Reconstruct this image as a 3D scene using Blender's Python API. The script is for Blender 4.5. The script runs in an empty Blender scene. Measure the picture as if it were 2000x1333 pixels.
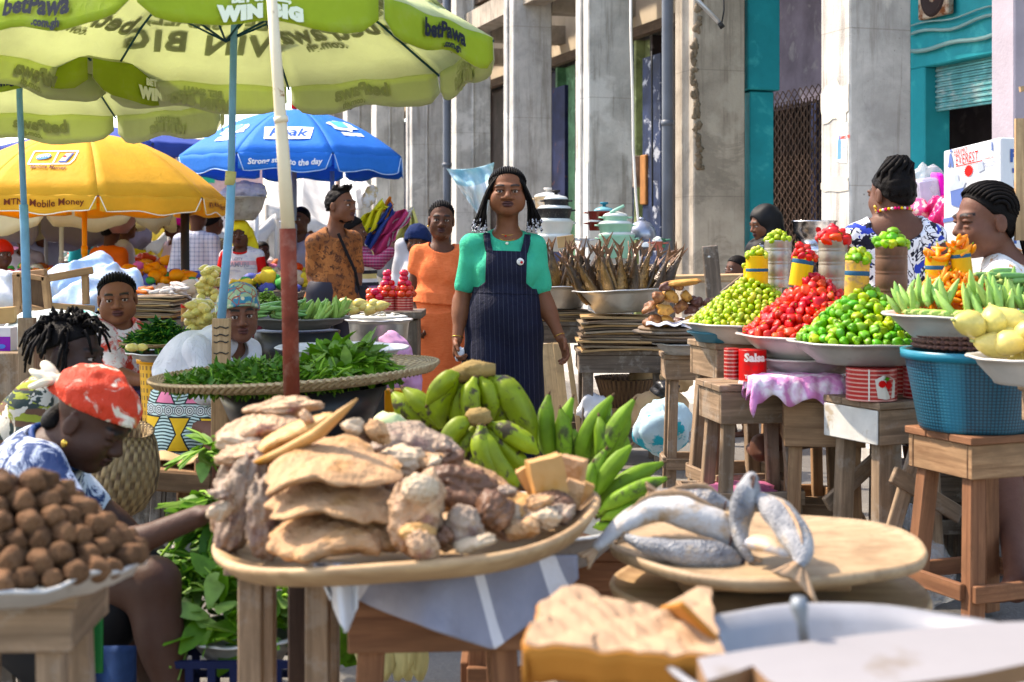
import bpy, math, random, numpy as np
from mathutils import Vector, Matrix
R_=math.radians; PI=math.pi
sc=bpy.context.scene; COL=sc.collection
# ---------------- camera, sky, sun, exposure ----------------
F=2778.0; HZ=470.0; CH=1.28
cam=bpy.data.cameras.new('camera'); camo=bpy.data.objects.new('camera',cam); COL.objects.link(camo); sc.camera=camo
cam.sensor_width=36; cam.lens=50.0; cam.clip_start=.05; cam.clip_end=2000
camo.location=(0,0,CH); camo.rotation_euler=(R_(90),0,0)
cam.shift_y=-(666.5-HZ)/2000
cam.dof.use_dof=True; cam.dof.focus_distance=7.0; cam.dof.aperture_fstop=4.5
w=bpy.data.worlds.new('World'); sc.world=w; w.use_nodes=True
SUN_EL=R_(52); SUNV=Vector((-.78,.38,0)).normalized()
nt=w.node_tree; bg=nt.nodes['Background']; sky=nt.nodes.new('ShaderNodeTexSky'); sky.sky_type='NISHITA'; sky.sun_disc=False
sky.sun_elevation=SUN_EL; sky.sun_rotation=math.atan2(SUNV.x,SUNV.y); sky.dust_density=1.5; sky.air_density=1.0; sky.altitude=10
nt.links.new(sky.outputs[0],bg.inputs[0]); bg.inputs[1].default_value=.15
sl=bpy.data.lights.new('sun','SUN'); so=bpy.data.objects.new('sun',sl); COL.objects.link(so); sl.energy=2.15; sl.angle=R_(1.0); sl.color=(1,.94,.85)
sd=Vector((SUNV.x*math.cos(SUN_EL),SUNV.y*math.cos(SUN_EL),math.sin(SUN_EL)))
so.rotation_euler=sd.to_track_quat('Z','Y').to_euler(); so.location=(-10,8,15)
sc.view_settings.view_transform='Standard'; sc.view_settings.look='None'; sc.view_settings.exposure=1.95; sc.view_settings.gamma=1; sc.view_settings.use_white_balance=True; sc.view_settings.white_balance_temperature=7400; sc.view_settings.white_balance_tint=12
sc.cycles.max_bounces=8; sc.cycles.transparent_max_bounces=12; sc.cycles.use_denoising=True
sc.cycles.sample_clamp_indirect=4
def P(px,py,Y): return Vector(((px-1000)*Y/F,Y,CH+(HZ-py)*Y/F))
def L_(px,Y): return px*Y/F
# ---------------- node helper & materials ----------------
MATS={}
class NT:
    def __init__(s,name):
        s.m=bpy.data.materials.new(name); s.m.use_nodes=True; s.t=s.m.node_tree; s.b=s.t.nodes['Principled BSDF']; s.o=s.t.nodes['Material Output']
        s.tc=s.t.nodes.new('ShaderNodeTexCoord')
    def n(s,ty,ins={},out=0,**props):
        nd=s.t.nodes.new('ShaderNode'+ty)
        for k,v in props.items(): setattr(nd,k,v)
        for k,v in ins.items():
            if hasattr(v,'links'): s.t.links.new(v,nd.inputs[k])
            else: nd.inputs[k].default_value=v
        return nd.outputs[out]
    def ma(s,op,a,b=0.0,c=None):
        ins={0:a,1:b}
        if c is not None: ins[2]=c
        return s.n('Math',ins,operation=op)
    def mix(s,f,a,b,bt='MIX'):
        nd=s.t.nodes.new('ShaderNodeMix'); nd.data_type='RGBA'; nd.blend_type=bt
        for i,v in ((0,f),(6,a),(7,b)):
            if hasattr(v,'links'): s.t.links.new(v,nd.inputs[i])
            else: nd.inputs[i].default_value=(tuple(v)+(1,))[:4] if i else v
        return nd.outputs[2]
    def co(s,kind='Object',scale=None,rot=None):
        o=s.tc.outputs[kind]
        if scale or rot:
            o=s.n('Mapping',{0:o,3:scale or (1,1,1),2:rot or (0,0,0)})
        return o
    def noise(s,co,sc_,det=3,rough=.55,dist=0,col=False):
        return s.n('TexNoise',{'Vector':co,'Scale':sc_,'Detail':det,'Roughness':rough,'Distortion':dist},out=1 if col else 0)
    def ramp(s,f,lo,hi): return s.n('MapRange',{0:f,1:lo,2:hi,3:0.0,4:1.0})
    def link(s,a,k): s.t.links.new(a,s.b.inputs[k])
    def bump(s,hgt,st=.3,d=.01):
        s.link(s.n('Bump',{'Strength':st,'Distance':d,'Height':hgt}),'Normal')
    def xyz(s,co):
        nd=s.t.nodes.new('ShaderNodeSeparateXYZ'); s.t.links.new(co,nd.inputs[0]); return nd.outputs
def sat(c,s=1.28,m=.90):
    l=.3*c[0]+.55*c[1]+.15*c[2]; return tuple(max(0.004,min(.9,(l+(x-l)*s)*m)) for x in c)
def mat(name,c,r=.6,metal=0,v=.15,vs=8,b=0,bs=60,c2=None,t2=(.5,.6),s2=4,rnd=0,isl=0,trans=0,coat=0,spec=.28,stretch=None,bd=.01,alpha=1,trn=0,hue=0):
    if name in MATS: return MATS[name]
    c=sat(c); c2=sat(c2) if c2 else None
    if r>.5: spec=min(spec,.16)
    k=NT(name); co=k.co(scale=stretch)
    nz=k.noise(co,vs,4,.6)
    lo=tuple(max(0,x*(1-v)) for x in c); hi=tuple(min(1,x*(1+v)) for x in c)
    col=k.mix(k.ramp(nz,.3,.7),lo,hi)
    if c2: col=k.mix(k.ramp(k.noise(co,s2,5,.65,.4),*t2),col,c2)
    if rnd or isl or hue:
        if isl: rv=k.n('NewGeometry',out=8)
        else: rv=k.n('ObjectInfo',out=5)
        val=k.ma('ADD',k.ma('MULTIPLY',rv,2*(rnd or isl or 0)),1-(rnd or isl or 0))
        hv=k.ma('ADD',k.ma('MULTIPLY',k.ma('FRACT',k.ma('MULTIPLY',rv,7.31)),2*hue),.5-hue)
        col=k.n('HueSaturation',{'Hue':hv,'Value':val,'Color':col,'Saturation':1.0})
    k.link(col,'Base Color'); k.b.inputs['Roughness'].default_value=r; k.b.inputs['Metallic'].default_value=metal
    k.b.inputs['Specular IOR Level'].default_value=spec; k.b.inputs['Coat Weight'].default_value=coat
    if alpha<1: k.b.inputs['Alpha'].default_value=alpha
    if trn: k.b.inputs['Transmission Weight'].default_value=trn
    if b: k.bump(k.noise(co,bs,4,.6),b,bd)
    if trans: translucent(k,col,trans)
    MATS[name]=k.m; return k.m
def translucent(k,col,f):
    tr=k.n('BsdfTranslucent',{'Color':col}); mx=k.t.nodes.new('ShaderNodeMixShader'); mx.inputs[0].default_value=f
    k.t.links.new(k.b.outputs[0],mx.inputs[1]); k.t.links.new(tr,mx.inputs[2]); k.t.links.new(mx.outputs[0],k.o.inputs[0])
def flat(c,r=.6): return mat('paint_%03d_%03d_%03d'%tuple(int(x*255) for x in c),c,r,v=.06)
def wood(name,c,dark=None,r=.75,isl=.22,worn=0):
    if name in MATS: return MATS[name]
    c=sat(c,1.2,.92); dark=sat(dark,1.2,.8) if dark else None
    k=NT(name); uv=k.tc.outputs['UV']
    g=k.noise(k.n('Mapping',{0:uv,3:(2.2,38,1)}),1.0,5,.65,.6)
    st=k.noise(k.n('Mapping',{0:uv,3:(3,9,1)}),1.6,4,.6)
    d=dark or tuple(x*.45 for x in c)
    col=k.mix(k.ramp(g,.35,.68),d,c)
    col=k.mix(k.ma('MULTIPLY',k.ramp(st,.45,.7),.7),col,tuple(x*.42 for x in c)); col=k.mix(k.ma('MULTIPLY',k.ramp(k.noise(k.co(),9,6,.75),.52,.66),.55),col,tuple(x*.5 for x in c))
    if worn: col=k.mix(k.ma('MULTIPLY',k.ramp(k.noise(k.co(),7,5,.7),.52,.6),worn),col,(.32,.29,.25))
    rv=k.n('NewGeometry',out=8)
    col=k.n('HueSaturation',{'Hue':.5,'Value':k.ma('ADD',k.ma('MULTIPLY',rv,2*isl),1-isl),'Color':col,'Saturation':.95})
    k.link(col,'Base Color'); k.b.inputs['Roughness'].default_value=r; k.b.inputs['Specular IOR Level'].default_value=.25
    k.bump(g,.35,.004); MATS[name]=k.m; return k.m
def concrete(name,c,stain=(.16,.13,.10),light=(.62,.58,.52),amt=.8):
    if name in MATS: return MATS[name]
    k=NT(name); co=k.co('Object')
    a=k.noise(co,2.2,7,.65,.3); b=k.noise(k.co(scale=(7,7,.5)),1.5,5,.7); p=k.noise(co,34,4,.7); f=k.noise(co,120,2,.5)
    col=k.mix(k.ramp(a,.35,.7),tuple(x*.68 for x in c),tuple(x*1.22 for x in c))
    col=k.mix(k.ma('MULTIPLY',k.ramp(b,.50,.64),amt*.6),col,stain); col=k.mix(k.ma('MULTIPLY',k.ramp(k.noise(co,.8,8,.75,.8),.56,.60),.6),col,tuple(x*.55 for x in c)); col=k.mix(k.ma('MULTIPLY',k.ramp(k.noise(k.co(scale=(40,40,.5)),1,3,.6),.62,.70),.22),col,stain)
    col=k.mix(k.ma('MULTIPLY',k.ramp(k.noise(co,1.1,6,.6),.56,.6),.7),col,light)
    col=k.mix(k.ramp(p,.66,.74),col,tuple(x*.35 for x in c))
    z=k.xyz(co)[2]; line=k.ma('LESS_THAN',k.ma('ABSOLUTE',k.ma('SUBTRACT',k.ma('FRACT',k.ma('MULTIPLY',z,.9)),.5)),.004)
    col=k.mix(k.ma('MULTIPLY',line,.35),col,stain)
    k.link(col,'Base Color'); k.b.inputs['Roughness'].default_value=.9; k.b.inputs['Specular IOR Level'].default_value=.2
    k.bump(k.ma('ADD',k.ma('MULTIPLY',p,.6),k.ma('ADD',a,k.ma('MULTIPLY',f,.25))),.6,.012); MATS[name]=k.m; return k.m
# ---------------- mesh kit ----------------
def rot(rx=0,ry=0,rz=0): return np.array((Matrix.Rotation(R_(rz),3,'Z')@Matrix.Rotation(R_(ry),3,'Y')@Matrix.Rotation(R_(rx),3,'X')))
def basis(z,up=(0,0,1)):
    z=np.array(z,float); z/=np.linalg.norm(z)+1e-9; x=np.cross(up,z)
    if np.linalg.norm(x)<1e-4: x=np.cross((0,1,0),z)
    x/=np.linalg.norm(x); return np.array((x,np.cross(z,x),z)).T
class G:
    def __init__(s): s.v=[];s.f=[];s.n=0;s.mi=[];s.sm=[];s.uv=[];s.cur=0
    def add(s,V,Fc,smooth=True,uv=None,mi=None):
        V=np.asarray(V,float); s.v.append(V)
        for i,q in enumerate(Fc):
            s.f.append(tuple(int(x)+s.n for x in q)); s.mi.append(s.cur if mi is None else mi); s.sm.append(smooth)
            s.uv.append(uv[i] if uv is not None else None)
        s.n+=len(V); return s
    def m(s,i): s.cur=i; return s
    def box(s,c,d,R=None,tap=1,smooth=False):
        d=np.array(d,float)/2; c=np.array(c,float); ax=int(np.argmax(d)); o=random.random()*9
        V=[];L=[]
        for z in (-1,1):
            for y in (-1,1):
                for x in (-1,1):
                    q=np.array((x,y,z))*d
                    if z>0 and tap!=1: q[0]*=tap;q[1]*=tap
                    L.append(q)
        L=np.array(L); V=L@(np.array(R).T if R is not None else np.eye(3))+c
        Fs=[(0,2,3,1),(4,5,7,6),(0,1,5,4),(2,6,7,3),(0,4,6,2),(1,3,7,5)]; uv=[]
        for q in Fs:
            pts=L[list(q)]; sp=np.ptp(pts,axis=0); axs=[i for i in range(3) if sp[i]>1e-9]
            if ax in axs and len(axs)>1: b=[i for i in axs if i!=ax][0]; uv.append([(p[ax]+o,p[b]+o) for p in pts])
            else: uv.append([(p[axs[0]]+o if axs else 0,p[axs[-1]]+o if axs else 0) for p in pts])
        return s.add(V,Fs,smooth,uv)
    def beam(s,a,b,w,t,up=(0,0,1)):
        a=np.array(a,float); b=np.array(b,float); l=np.linalg.norm(b-a); return s.box((a+b)/2,(w,t,l),basis(b-a,up))
    def tube(s,pts,rad,n=8,cap=True,sq=1):
        pts=np.array([tuple(p) for p in pts],float); k=len(pts); rad=np.broadcast_to(np.array(rad,float),(k,)) ; V=[];Fs=[]; B=None
        for i in range(k):
            d=pts[min(i+1,k-1)]-pts[max(i-1,0)]
            if B is None: B=basis(d)
            else:
                z=d/(np.linalg.norm(d)+1e-9); x=B[:,0]-z*np.dot(B[:,0],z); x/=np.linalg.norm(x)+1e-9; B=np.array((x,np.cross(z,x),z)).T
            for j in range(n):
                a=2*PI*j/n; V.append(pts[i]+B@np.array((math.cos(a)*rad[i],math.sin(a)*rad[i]*sq,0)))
        for i in range(k-1):
            for j in range(n): Fs.append((i*n+j,i*n+(j+1)%n,(i+1)*n+(j+1)%n,(i+1)*n+j))
        if cap: Fs+= [tuple(range(n))[::-1],tuple((k-1)*n+j for j in range(n))]
        uv=[[(x*0+((q[0]//n)/max(1,k))*np.linalg.norm(pts[-1]-pts[0]),(y%n)/n*.3) for x,y in zip(q,q)] for q in Fs]
        return s.add(V,Fs,True,uv)
    def cyl(s,c,r,h,n=24,r2=None,R=None):
        r2=r if r2 is None else r2; return s.lathe([(0,0),(r,0),(r,0),(r2,h),(r2,h),(0,h)],n,c,R)
    def lathe(s,prof,n=32,c=(0,0,0),R=None,sx=1,sy=1,fn=None):
        V=[];Fs=[];k=len(prof)
        for (r,z) in prof:
            for j in range(n):
                a=2*PI*j/n; p=np.array((math.cos(a)*r*sx,math.sin(a)*r*sy,z))
                V.append(p)
        V=np.array(V)
        if fn is not None: V=fn(V)
        if R is not None: V=V@np.array(R).T
        V=V+np.array(tuple(c))
        for i in range(k-1):
            for j in range(n): Fs.append((i*n+j,i*n+(j+1)%n,(i+1)*n+(j+1)%n,(i+1)*n+j))
        uv=[[((x%n)/n*2,(x//n)*.05) for x in q] for q in Fs]
        return s.add(V,Fs,True,uv)
    def ell(s,c,r,R=None,n=16,fn=None):
        r=(r,r,r) if np.isscalar(r) else r; m=max(6,n//2)
        prof=[(math.sin(PI*i/m),-math.cos(PI*i/m)) for i in range(m+1)]; prof[0]=(1e-4,-1);prof[-1]=(1e-4,1)
        def g(V):
            if fn is not None: V=fn(V)
            return V*np.array(r)
        return s.lathe(prof,n,c,R,fn=g)
    def grid(s,fn,nu,nv,smooth=True,su=1,sv=1):
        V=[fn(i/nu,j/nv) for j in range(nv+1) for i in range(nu+1)]
        Fs=[(j*(nu+1)+i,j*(nu+1)+i+1,(j+1)*(nu+1)+i+1,(j+1)*(nu+1)+i) for j in range(nv) for i in range(nu)]
        uv=[[((x%(nu+1))/nu*su,(x//(nu+1))/nv*sv) for x in q] for q in Fs]
        return s.add([tuple(v) for v in V],Fs,smooth,uv)
    def prism(s,pts,z0,z1,R=None,c=(0,0,0)):
        k=len(pts); V=np.array([(x,y,z0) for x,y in pts]+[(x,y,z1) for x,y in pts])
        if R is not None: V=V@np.array(R).T
        V=V+np.array(tuple(c)); return s.add(V,[tuple(range(k))[::-1],tuple(range(k,2*k))]+[(i,(i+1)%k,k+(i+1)%k,k+i) for i in range(k)],False)
    def blob(s,c,r,R=None,n=20,amp=.12,fr=2.2,seed=0,fine=.03):
        return s.ell(c,r,R,n,lambda V:V*(1+amp*sn(V,fr,seed)+fine*(sn(V,fr*4,seed+5)+.5*(.5-np.abs(sn(V,fr*2.6,seed+9)))+.35*sn(V,fr*9,seed+3)))[:,None])
def sn(V,f,seed=0,k=5):
    rg=np.random.RandomState(seed%100000+1); o=0
    for i in range(k):
        d=rg.normal(size=3); d/=np.linalg.norm(d); ff=f*(1+.9*i/k)
        o=o+np.sin((V[...,0]*d[0]+V[...,1]*d[1]+V[...,2]*d[2])*ff*2+rg.rand()*6.28)
    return o/k*1.5
def mesh_from(V,Fs,name='mesh'):
    me=bpy.data.meshes.new(name); me.from_pydata([tuple(v) for v in V],[],Fs); return me
def mk(name,g,mats,parent=None,loc=None,bevel=0,solid=0,sub=0,label=None,cat=None,group=None,kind=None,local=False,smooth=None,bseg=1):
    mats=mats if isinstance(mats,(list,tuple)) else [mats]
    V=np.concatenate(g.v) if g.v else np.zeros((0,3))
    org=np.zeros(3)
    if parent is not None and not local:
        p=parent; 
        while p is not None: org=org+np.array(p.location); p=p.parent
    if loc is not None: org=np.array(tuple(loc)) if not local else org
    me=bpy.data.meshes.new(name); me.from_pydata((V-org).tolist(),[],g.f)
    if any(u is not None for u in g.uv):
        ul=me.uv_layers.new(name='UVMap'); d=[]
        for q,u in zip(g.f,g.uv):
            d+= [x for t in (u if u is not None else [(0,0)]*len(q)) for x in t]
        ul.data.foreach_set('uv',np.array(d,dtype=np.float32))
    me.polygons.foreach_set('material_index',g.mi); me.polygons.foreach_set('use_smooth',g.sm if smooth is None else [smooth]*len(g.f))
    for m in mats: me.materials.append(m)
    me.update(); o=bpy.data.objects.new(name,me); COL.objects.link(o)
    if parent is not None: o.parent=parent
    elif loc is not None: o.location=tuple(loc)
    if solid:
        md=o.modifiers.new('solid','SOLIDIFY'); md.thickness=solid; md.offset=0
    if bevel:
        md=o.modifiers.new('bevel','BEVEL'); md.width=bevel; md.segments=bseg; md.limit_method='ANGLE'; md.angle_limit=R_(40)
    if sub:
        md=o.modifiers.new('sub','SUBSURF'); md.levels=sub; md.render_levels=sub
    return tag(o,label,cat,group,kind)
def tag(o,label=None,cat=None,group=None,kind=None):
    for k,v in (('label',label),('category',cat),('group',group),('kind',kind)):
        if v: o[k]=v
    return o
def T(name,label,cat,loc,group=None,rz=0):
    o=bpy.data.objects.new(name,None); COL.objects.link(o); o.location=tuple(loc); o.rotation_euler[2]=rz; o.empty_display_size=.1
    return tag(o,label,cat,group)
def dup(o,loc=None,rz=None,label=None,group=None,parent=None,scale=None,rotm=None):
    c=o.copy(); COL.objects.link(c)
    if parent is not None: c.parent=parent
    if loc is not None: c.location=tuple(loc)
    if rz is not None: c.rotation_euler[2]=rz
    if rotm is not None: c.rotation_euler=Matrix(rotm).to_euler()
    if scale is not None: c.scale=(scale,)*3 if np.isscalar(scale) else scale
    if label: c['label']=label
    if group: c['group']=group
    for ch in list(o.children): dup(ch,parent=c)
    return c
# ---------------- text as mesh ----------------
def text_v(txt,size=1,bold=0.0,shear=0,align='CENTER',sp=1.0):
    cu=bpy.data.curves.new('t','FONT'); cu.body=txt; cu.size=size; cu.offset=bold; cu.shear=shear; cu.align_x=align; cu.align_y='CENTER'; cu.resolution_u=2; cu.space_character=sp
    ob=bpy.data.objects.new('t',cu); COL.objects.link(ob); bpy.context.view_layer.update()
    me=ob.evaluated_get(bpy.context.evaluated_depsgraph_get()).to_mesh()
    V=np.array([tuple(v.co) for v in me.vertices]).reshape(-1,3); Fs=[tuple(p.vertices) for p in me.polygons]
    ob.to_mesh_clear(); bpy.data.objects.remove(ob); bpy.data.curves.remove(cu); return V,Fs
def text_on(g,txt,fn,size,bold=0,shear=0,sp=1.0,mi=None,align='CENTER'):
    V,Fs=text_v(txt,size,bold,shear,align,sp)
    if len(V): g.add([tuple(fn(v[0],v[1])) for v in V],Fs,False,mi=mi)
def plane_fn(o,ux,uy,off=0):
    o=np.array(tuple(o));ux=np.array(tuple(ux),float);uy=np.array(tuple(uy),float);ux/=np.linalg.norm(ux);uy/=np.linalg.norm(uy);n=np.cross(ux,uy)
    return lambda x,y:o+ux*x+uy*y+n*off
# ---------------- SDF modelling ----------------
class SDF:
    def __init__(s): s.p=[]
    def add(s,fn,lo,hi,k=.02,op='u'): s.p.append((fn,None if lo is None else np.array(lo),None if hi is None else np.array(hi),k,op)); return s
    def cone(s,a,ra,b,rb,k=.02,op='u'):
        a=np.array(tuple(a),float);b=np.array(tuple(b),float);ba=b-a;l2=max(1e-9,ba@ba);rm=max(ra,rb)
        def fn(X):
            pa=X-a; t=np.clip((pa@ba)/l2,0,1); return np.sqrt(((pa-t[...,None]*ba)**2).sum(-1))-(ra+(rb-ra)*t)
        return s.add(fn,np.minimum(a,b)-rm,np.maximum(a,b)+rm,k,op)
    def ell(s,c,r,R=None,k=.03,op='u'):
        c=np.array(tuple(c),float); r=np.array((r,r,r) if np.isscalar(r) else r,float); m=r.max(); RR=None if R is None else np.array(R)
        def fn(X):
            q=X-c
            if RR is not None: q=q@RR
            k0=np.sqrt(((q/r)**2).sum(-1)); k1=np.sqrt(((q/(r*r))**2).sum(-1))+1e-9; return k0*(k0-1)/k1
        ext=m if R is not None else r
        return s.add(fn,c-ext,c+ext,k,op)
    def frus(s,c0,r0,c1,r1,R=None,k=.02,op='u'):   # elliptical frustum between centres, radii (rx,ry) in frame R
        c0=np.array(tuple(c0),float);c1=np.array(tuple(c1),float);m=max(*r0,*r1); RR=np.eye(3) if R is None else np.array(R)
        r0=np.array(r0,float);r1=np.array(r1,float); ba=c1-c0; L=np.linalg.norm(ba)
        def fn(X):
            q=(X-c0); t=np.clip(q@ba/(L*L),0,1); q2=(q-(q@ba/(L*L))[...,None]*ba)@RR; r=r0+(r1-r0)*t[...,None]
            e=np.sqrt((q2[...,0]/r[...,0])**2+(q2[...,1]/r[...,1])**2)+1e-9; d=(e-1)*np.minimum(r[...,0],r[...,1])
            dz=np.abs(q@ba/L-L/2)-L/2; return np.maximum(d,dz)
        return s.add(fn,np.minimum(c0,c1)-m,np.maximum(c0,c1)+m,k,op)
    def cut(s,p,n,k=.004):
        p=np.array(tuple(p),float);n=np.array(tuple(n),float);n/=np.linalg.norm(n); return s.add(lambda X:(X-p)@n,None,None,k,'i')
    def wob(s,amp,fr,seed=0): return s.add(lambda X:amp*sn(X,fr,seed),None,None,0,'d')
    def mesh(s,h):
        lo=np.min([p[1] for p in s.p if p[1] is not None and p[4]=='u'],0)-4*h; hi=np.max([p[2] for p in s.p if p[2] is not None and p[4]=='u'],0)+4*h
        n=np.ceil((hi-lo)/h).astype(int)+1; f=np.full(n,.3,np.float32); ax=[lo[i]+h*np.arange(n[i]) for i in range(3)]
        for fn,a,b,k,op in s.p:
            if a is None: i0=np.zeros(3,int);i1=n
            else:
                m=k+3*h; i0=np.clip(((a-m-lo)/h).astype(int),0,n); i1=np.clip(((b+m-lo)/h).astype(int)+2,0,n)
            if (i1<=i0).any(): continue
            sl=tuple(slice(x,y) for x,y in zip(i0,i1)); cur=f[sl]
            if a is None:
                near=np.abs(cur)<.12+k if op!='i' else cur<.1
                idx=np.nonzero(near); X=np.stack([ax[i][idx[i]] for i in range(3)],-1); d=fn(X).astype(np.float32); c=cur[idx]
                if op=='i': c=np.maximum(c,d)
                elif op=='d': c=c+d
                elif op=='s': c=np.maximum(c,-d)
                cur[idx]=c; continue
            X=np.stack(np.meshgrid(*[ax[i][sl[i]] for i in range(3)],indexing='ij'),-1); d=fn(X).astype(np.float32)
            if op=='u': hh=np.maximum(k-np.abs(cur-d),0)/max(k,1e-6); f[sl]=np.minimum(cur,d)-hh*hh*k*.25
            elif op=='s': hh=np.maximum(k-np.abs(cur+d),0)/max(k,1e-6); f[sl]=np.maximum(cur,-d)+hh*hh*k*.25
            elif op=='i': f[sl]=np.maximum(cur,d)
        f[0]=f[-1]=.3; f[:,0]=f[:,-1]=.3; f[:,:,0]=f[:,:,-1]=.3
        ins=f<0; o=[(i,j,k) for i in (0,1) for j in (0,1) for k in (0,1)]
        cs=sum(ins[i:n[0]-1+i,j:n[1]-1+j,k:n[2]-1+k].astype(np.int8) for i,j,k in o); act=np.nonzero((cs>0)&(cs<8)); A=np.stack(act,-1)
        if len(A)==0: return np.zeros((0,3)),np.zeros((0,4),int)
        acc=np.zeros((len(A),3));cnt=np.zeros(len(A)); val={q:f[act[0]+q[0],act[1]+q[1],act[2]+q[2]] for q in o}
        for q in o:
            for d in range(3):
                if q[d]==0:
                    q2=list(q);q2[d]=1;q2=tuple(q2); a=val[q];b=val[q2]; m=(a<0)!=(b<0); t=np.where(m,a/np.where(m,a-b,1),0)
                    pos=np.array(q,float)[None]+np.zeros((len(A),3)); pos[:,d]+=t; acc+=pos*m[:,None]; cnt+=m
        V=lo+h*(A+acc/cnt[:,None]); id_=np.full(n,-1,np.int64); id_[act]=np.arange(len(A)); Fs=[]
        for d in range(3):
            e,g=[(1,2),(2,0),(0,1)][d]; a=ins.take(range(0,n[d]-1),d); b=ins.take(range(1,n[d]),d); m=np.stack(np.nonzero(a!=b),-1)
            m=m[(m[:,e]>0)&(m[:,g]>0)]; ee=np.eye(3,dtype=int)[e]; gg=np.eye(3,dtype=int)[g]
            c=[id_[tuple((m-x).T)] for x in (ee+gg,gg,0*ee,ee)]; Q=np.stack(c,-1); fl=ins[tuple(m.T)]; Q[~fl]=Q[~fl][:,::-1]; Fs.append(Q)
        Fs=np.concatenate(Fs); return V,Fs
def mk_sdf(name,s,h,mt,parent=None,col=None,loc=None,sub=0,**kw):
    V,Fs=s.mesh(h); org=np.zeros(3); p=parent
    while p is not None: org=org+np.array(p.location); p=p.parent
    if parent is None and loc is not None: org=np.array(tuple(loc))
    me=bpy.data.meshes.new(name); me.vertices.add(len(V)); me.vertices.foreach_set('co',(V-org).astype(np.float32).ravel())
    me.loops.add(4*len(Fs)); me.loops.foreach_set('vertex_index',Fs.astype(np.int32).ravel()); me.polygons.add(len(Fs))
    me.polygons.foreach_set('loop_start',np.arange(0,4*len(Fs),4,dtype=np.int32)); me.update(calc_edges=True); me.validate()
    me.polygons.foreach_set('use_smooth',[True]*len(me.polygons))
    if col is not None:
        ca=me.color_attributes.new('pig','FLOAT_COLOR','POINT'); cc=np.ones((len(V),4),np.float32); cc[:,:3]=col(V); ca.data.foreach_set('color',cc.ravel())
    for m in (mt if isinstance(mt,(list,tuple)) else [mt]): me.materials.append(m)
    o=bpy.data.objects.new(name,me); COL.objects.link(o)
    if parent is not None: o.parent=parent
    elif loc is not None: o.location=tuple(loc)
    return tag(o,**kw)
# ---------------- people ----------------
def skinmat():
    if 'skin' in MATS: return MATS['skin']
    k=NT('skin'); a=k.n('Attribute',out=0,attribute_name='pig'); co=k.co()
    col=k.mix(k.ma('MULTIPLY',k.ramp(k.noise(co,18,5,.7),.35,.7),.6),a,k.mix(1.0,a,(.72,.62,.6),'MULTIPLY'))
    k.link(col,'Base Color'); k.link(k.ma('ADD',k.ma('MULTIPLY',k.noise(co,30,3,.6),.25),.42),'Roughness'); k.b.inputs['Specular IOR Level'].default_value=.22
    k.b.inputs['Subsurface Weight'].default_value=.12; k.b.inputs['Subsurface Radius'].default_value=(.012,.005,.003); k.b.inputs['Subsurface Scale'].default_value=1
    k.bump(k.ma('ADD',k.noise(co,260,3,.6),k.ma('MULTIPLY',k.noise(co,60,3,.6),1.2)),.3,.003); MATS['skin']=k.m; return k.m
def hairmat():
    return mat('black_hair',(.006,.005,.005),.55,b=.9,bs=150,v=.4,vs=30,spec=.07,bd=.004)
EYE_W=lambda:mat('eye_white',(.40,.35,.32),.25,v=.05)
EYE_D=lambda:mat('eye_iris',(.02,.010,.007),.12,v=.02)
def headR(yaw=0,pitch=0,roll=0):   # yaw>0 turns the face to viewer's right (+X); pitch>0 looks down
    return np.array(Matrix.Rotation(R_(yaw),3,'Z')@Matrix.Rotation(R_(pitch),3,'X')@Matrix.Rotation(R_(roll),3,'Y'))
def head_sdf(s,C0,Rh,u,female=True,wide=1.0,nose=1.0,ears=True,open_eye=1):
    f=lambda x,y,z:np.array(tuple(C0))+Rh@(np.array((x*wide,y,z))*u)
    E=lambda c,r,k=.02,op='u':s.ell(f(*c),np.array(r)*u*np.array((wide,1,1)),Rh,k*u,op)
    E((0,.014,.036),(.073,.092,.076),.0)
    E((0,-.022,-.034),(.061,.063,.077),.03)
    E((0,-.060,-.088),(.030 if female else .034,.027,.022),.035)
    if wide>=1.1:
        for q in (-1,1): E((q*.044,-.040,-.050),(.026,.034,.034),.03)
    for q in (-1,1):
        E((q*.037,-.056,-.030),(.026,.024,.028),.03)
        E((q*.027,-.078,.022),(.028,.014,.009),.02)
        E((q*.045,-.015,-.058),(.02,.035,.03),.03)
        E((q*.031,-.090,.001),(.021,.010,.013),.014,'s')
        E((q*.0315,-.0770,.0085),(.0195,.0145,.0082),.004)
        E((q*.0315,-.0765,-.0105),(.0185,.0128,.0065),.005)
        E((q*.0125*nose,-.093,-.032),(.0125*nose,.012,.009),.008)
        if ears:
            E((q*.076,.014,-.010),(.009,.020,.031),.008); E((q*.086,.008,-.008),(.004,.010,.018),.006,'s')
    s.cone(f(0,-.080,.010),.009*u,f(0,-.103,-.026),.0125*u*nose,.012*u)
    E((0,-.090,-.0545),(.024,.0125,.0062),.006); E((0,-.088,-.0665),(.020,.0130,.0072),.006)
    E((0,-.104,-.0605),(.022,.010,.0016),.004,'s')
    for q in (-1,1): E((q*.007*nose,-.100,-.040),(.0040,.004,.0045),.003,'s')
    return f
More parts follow.
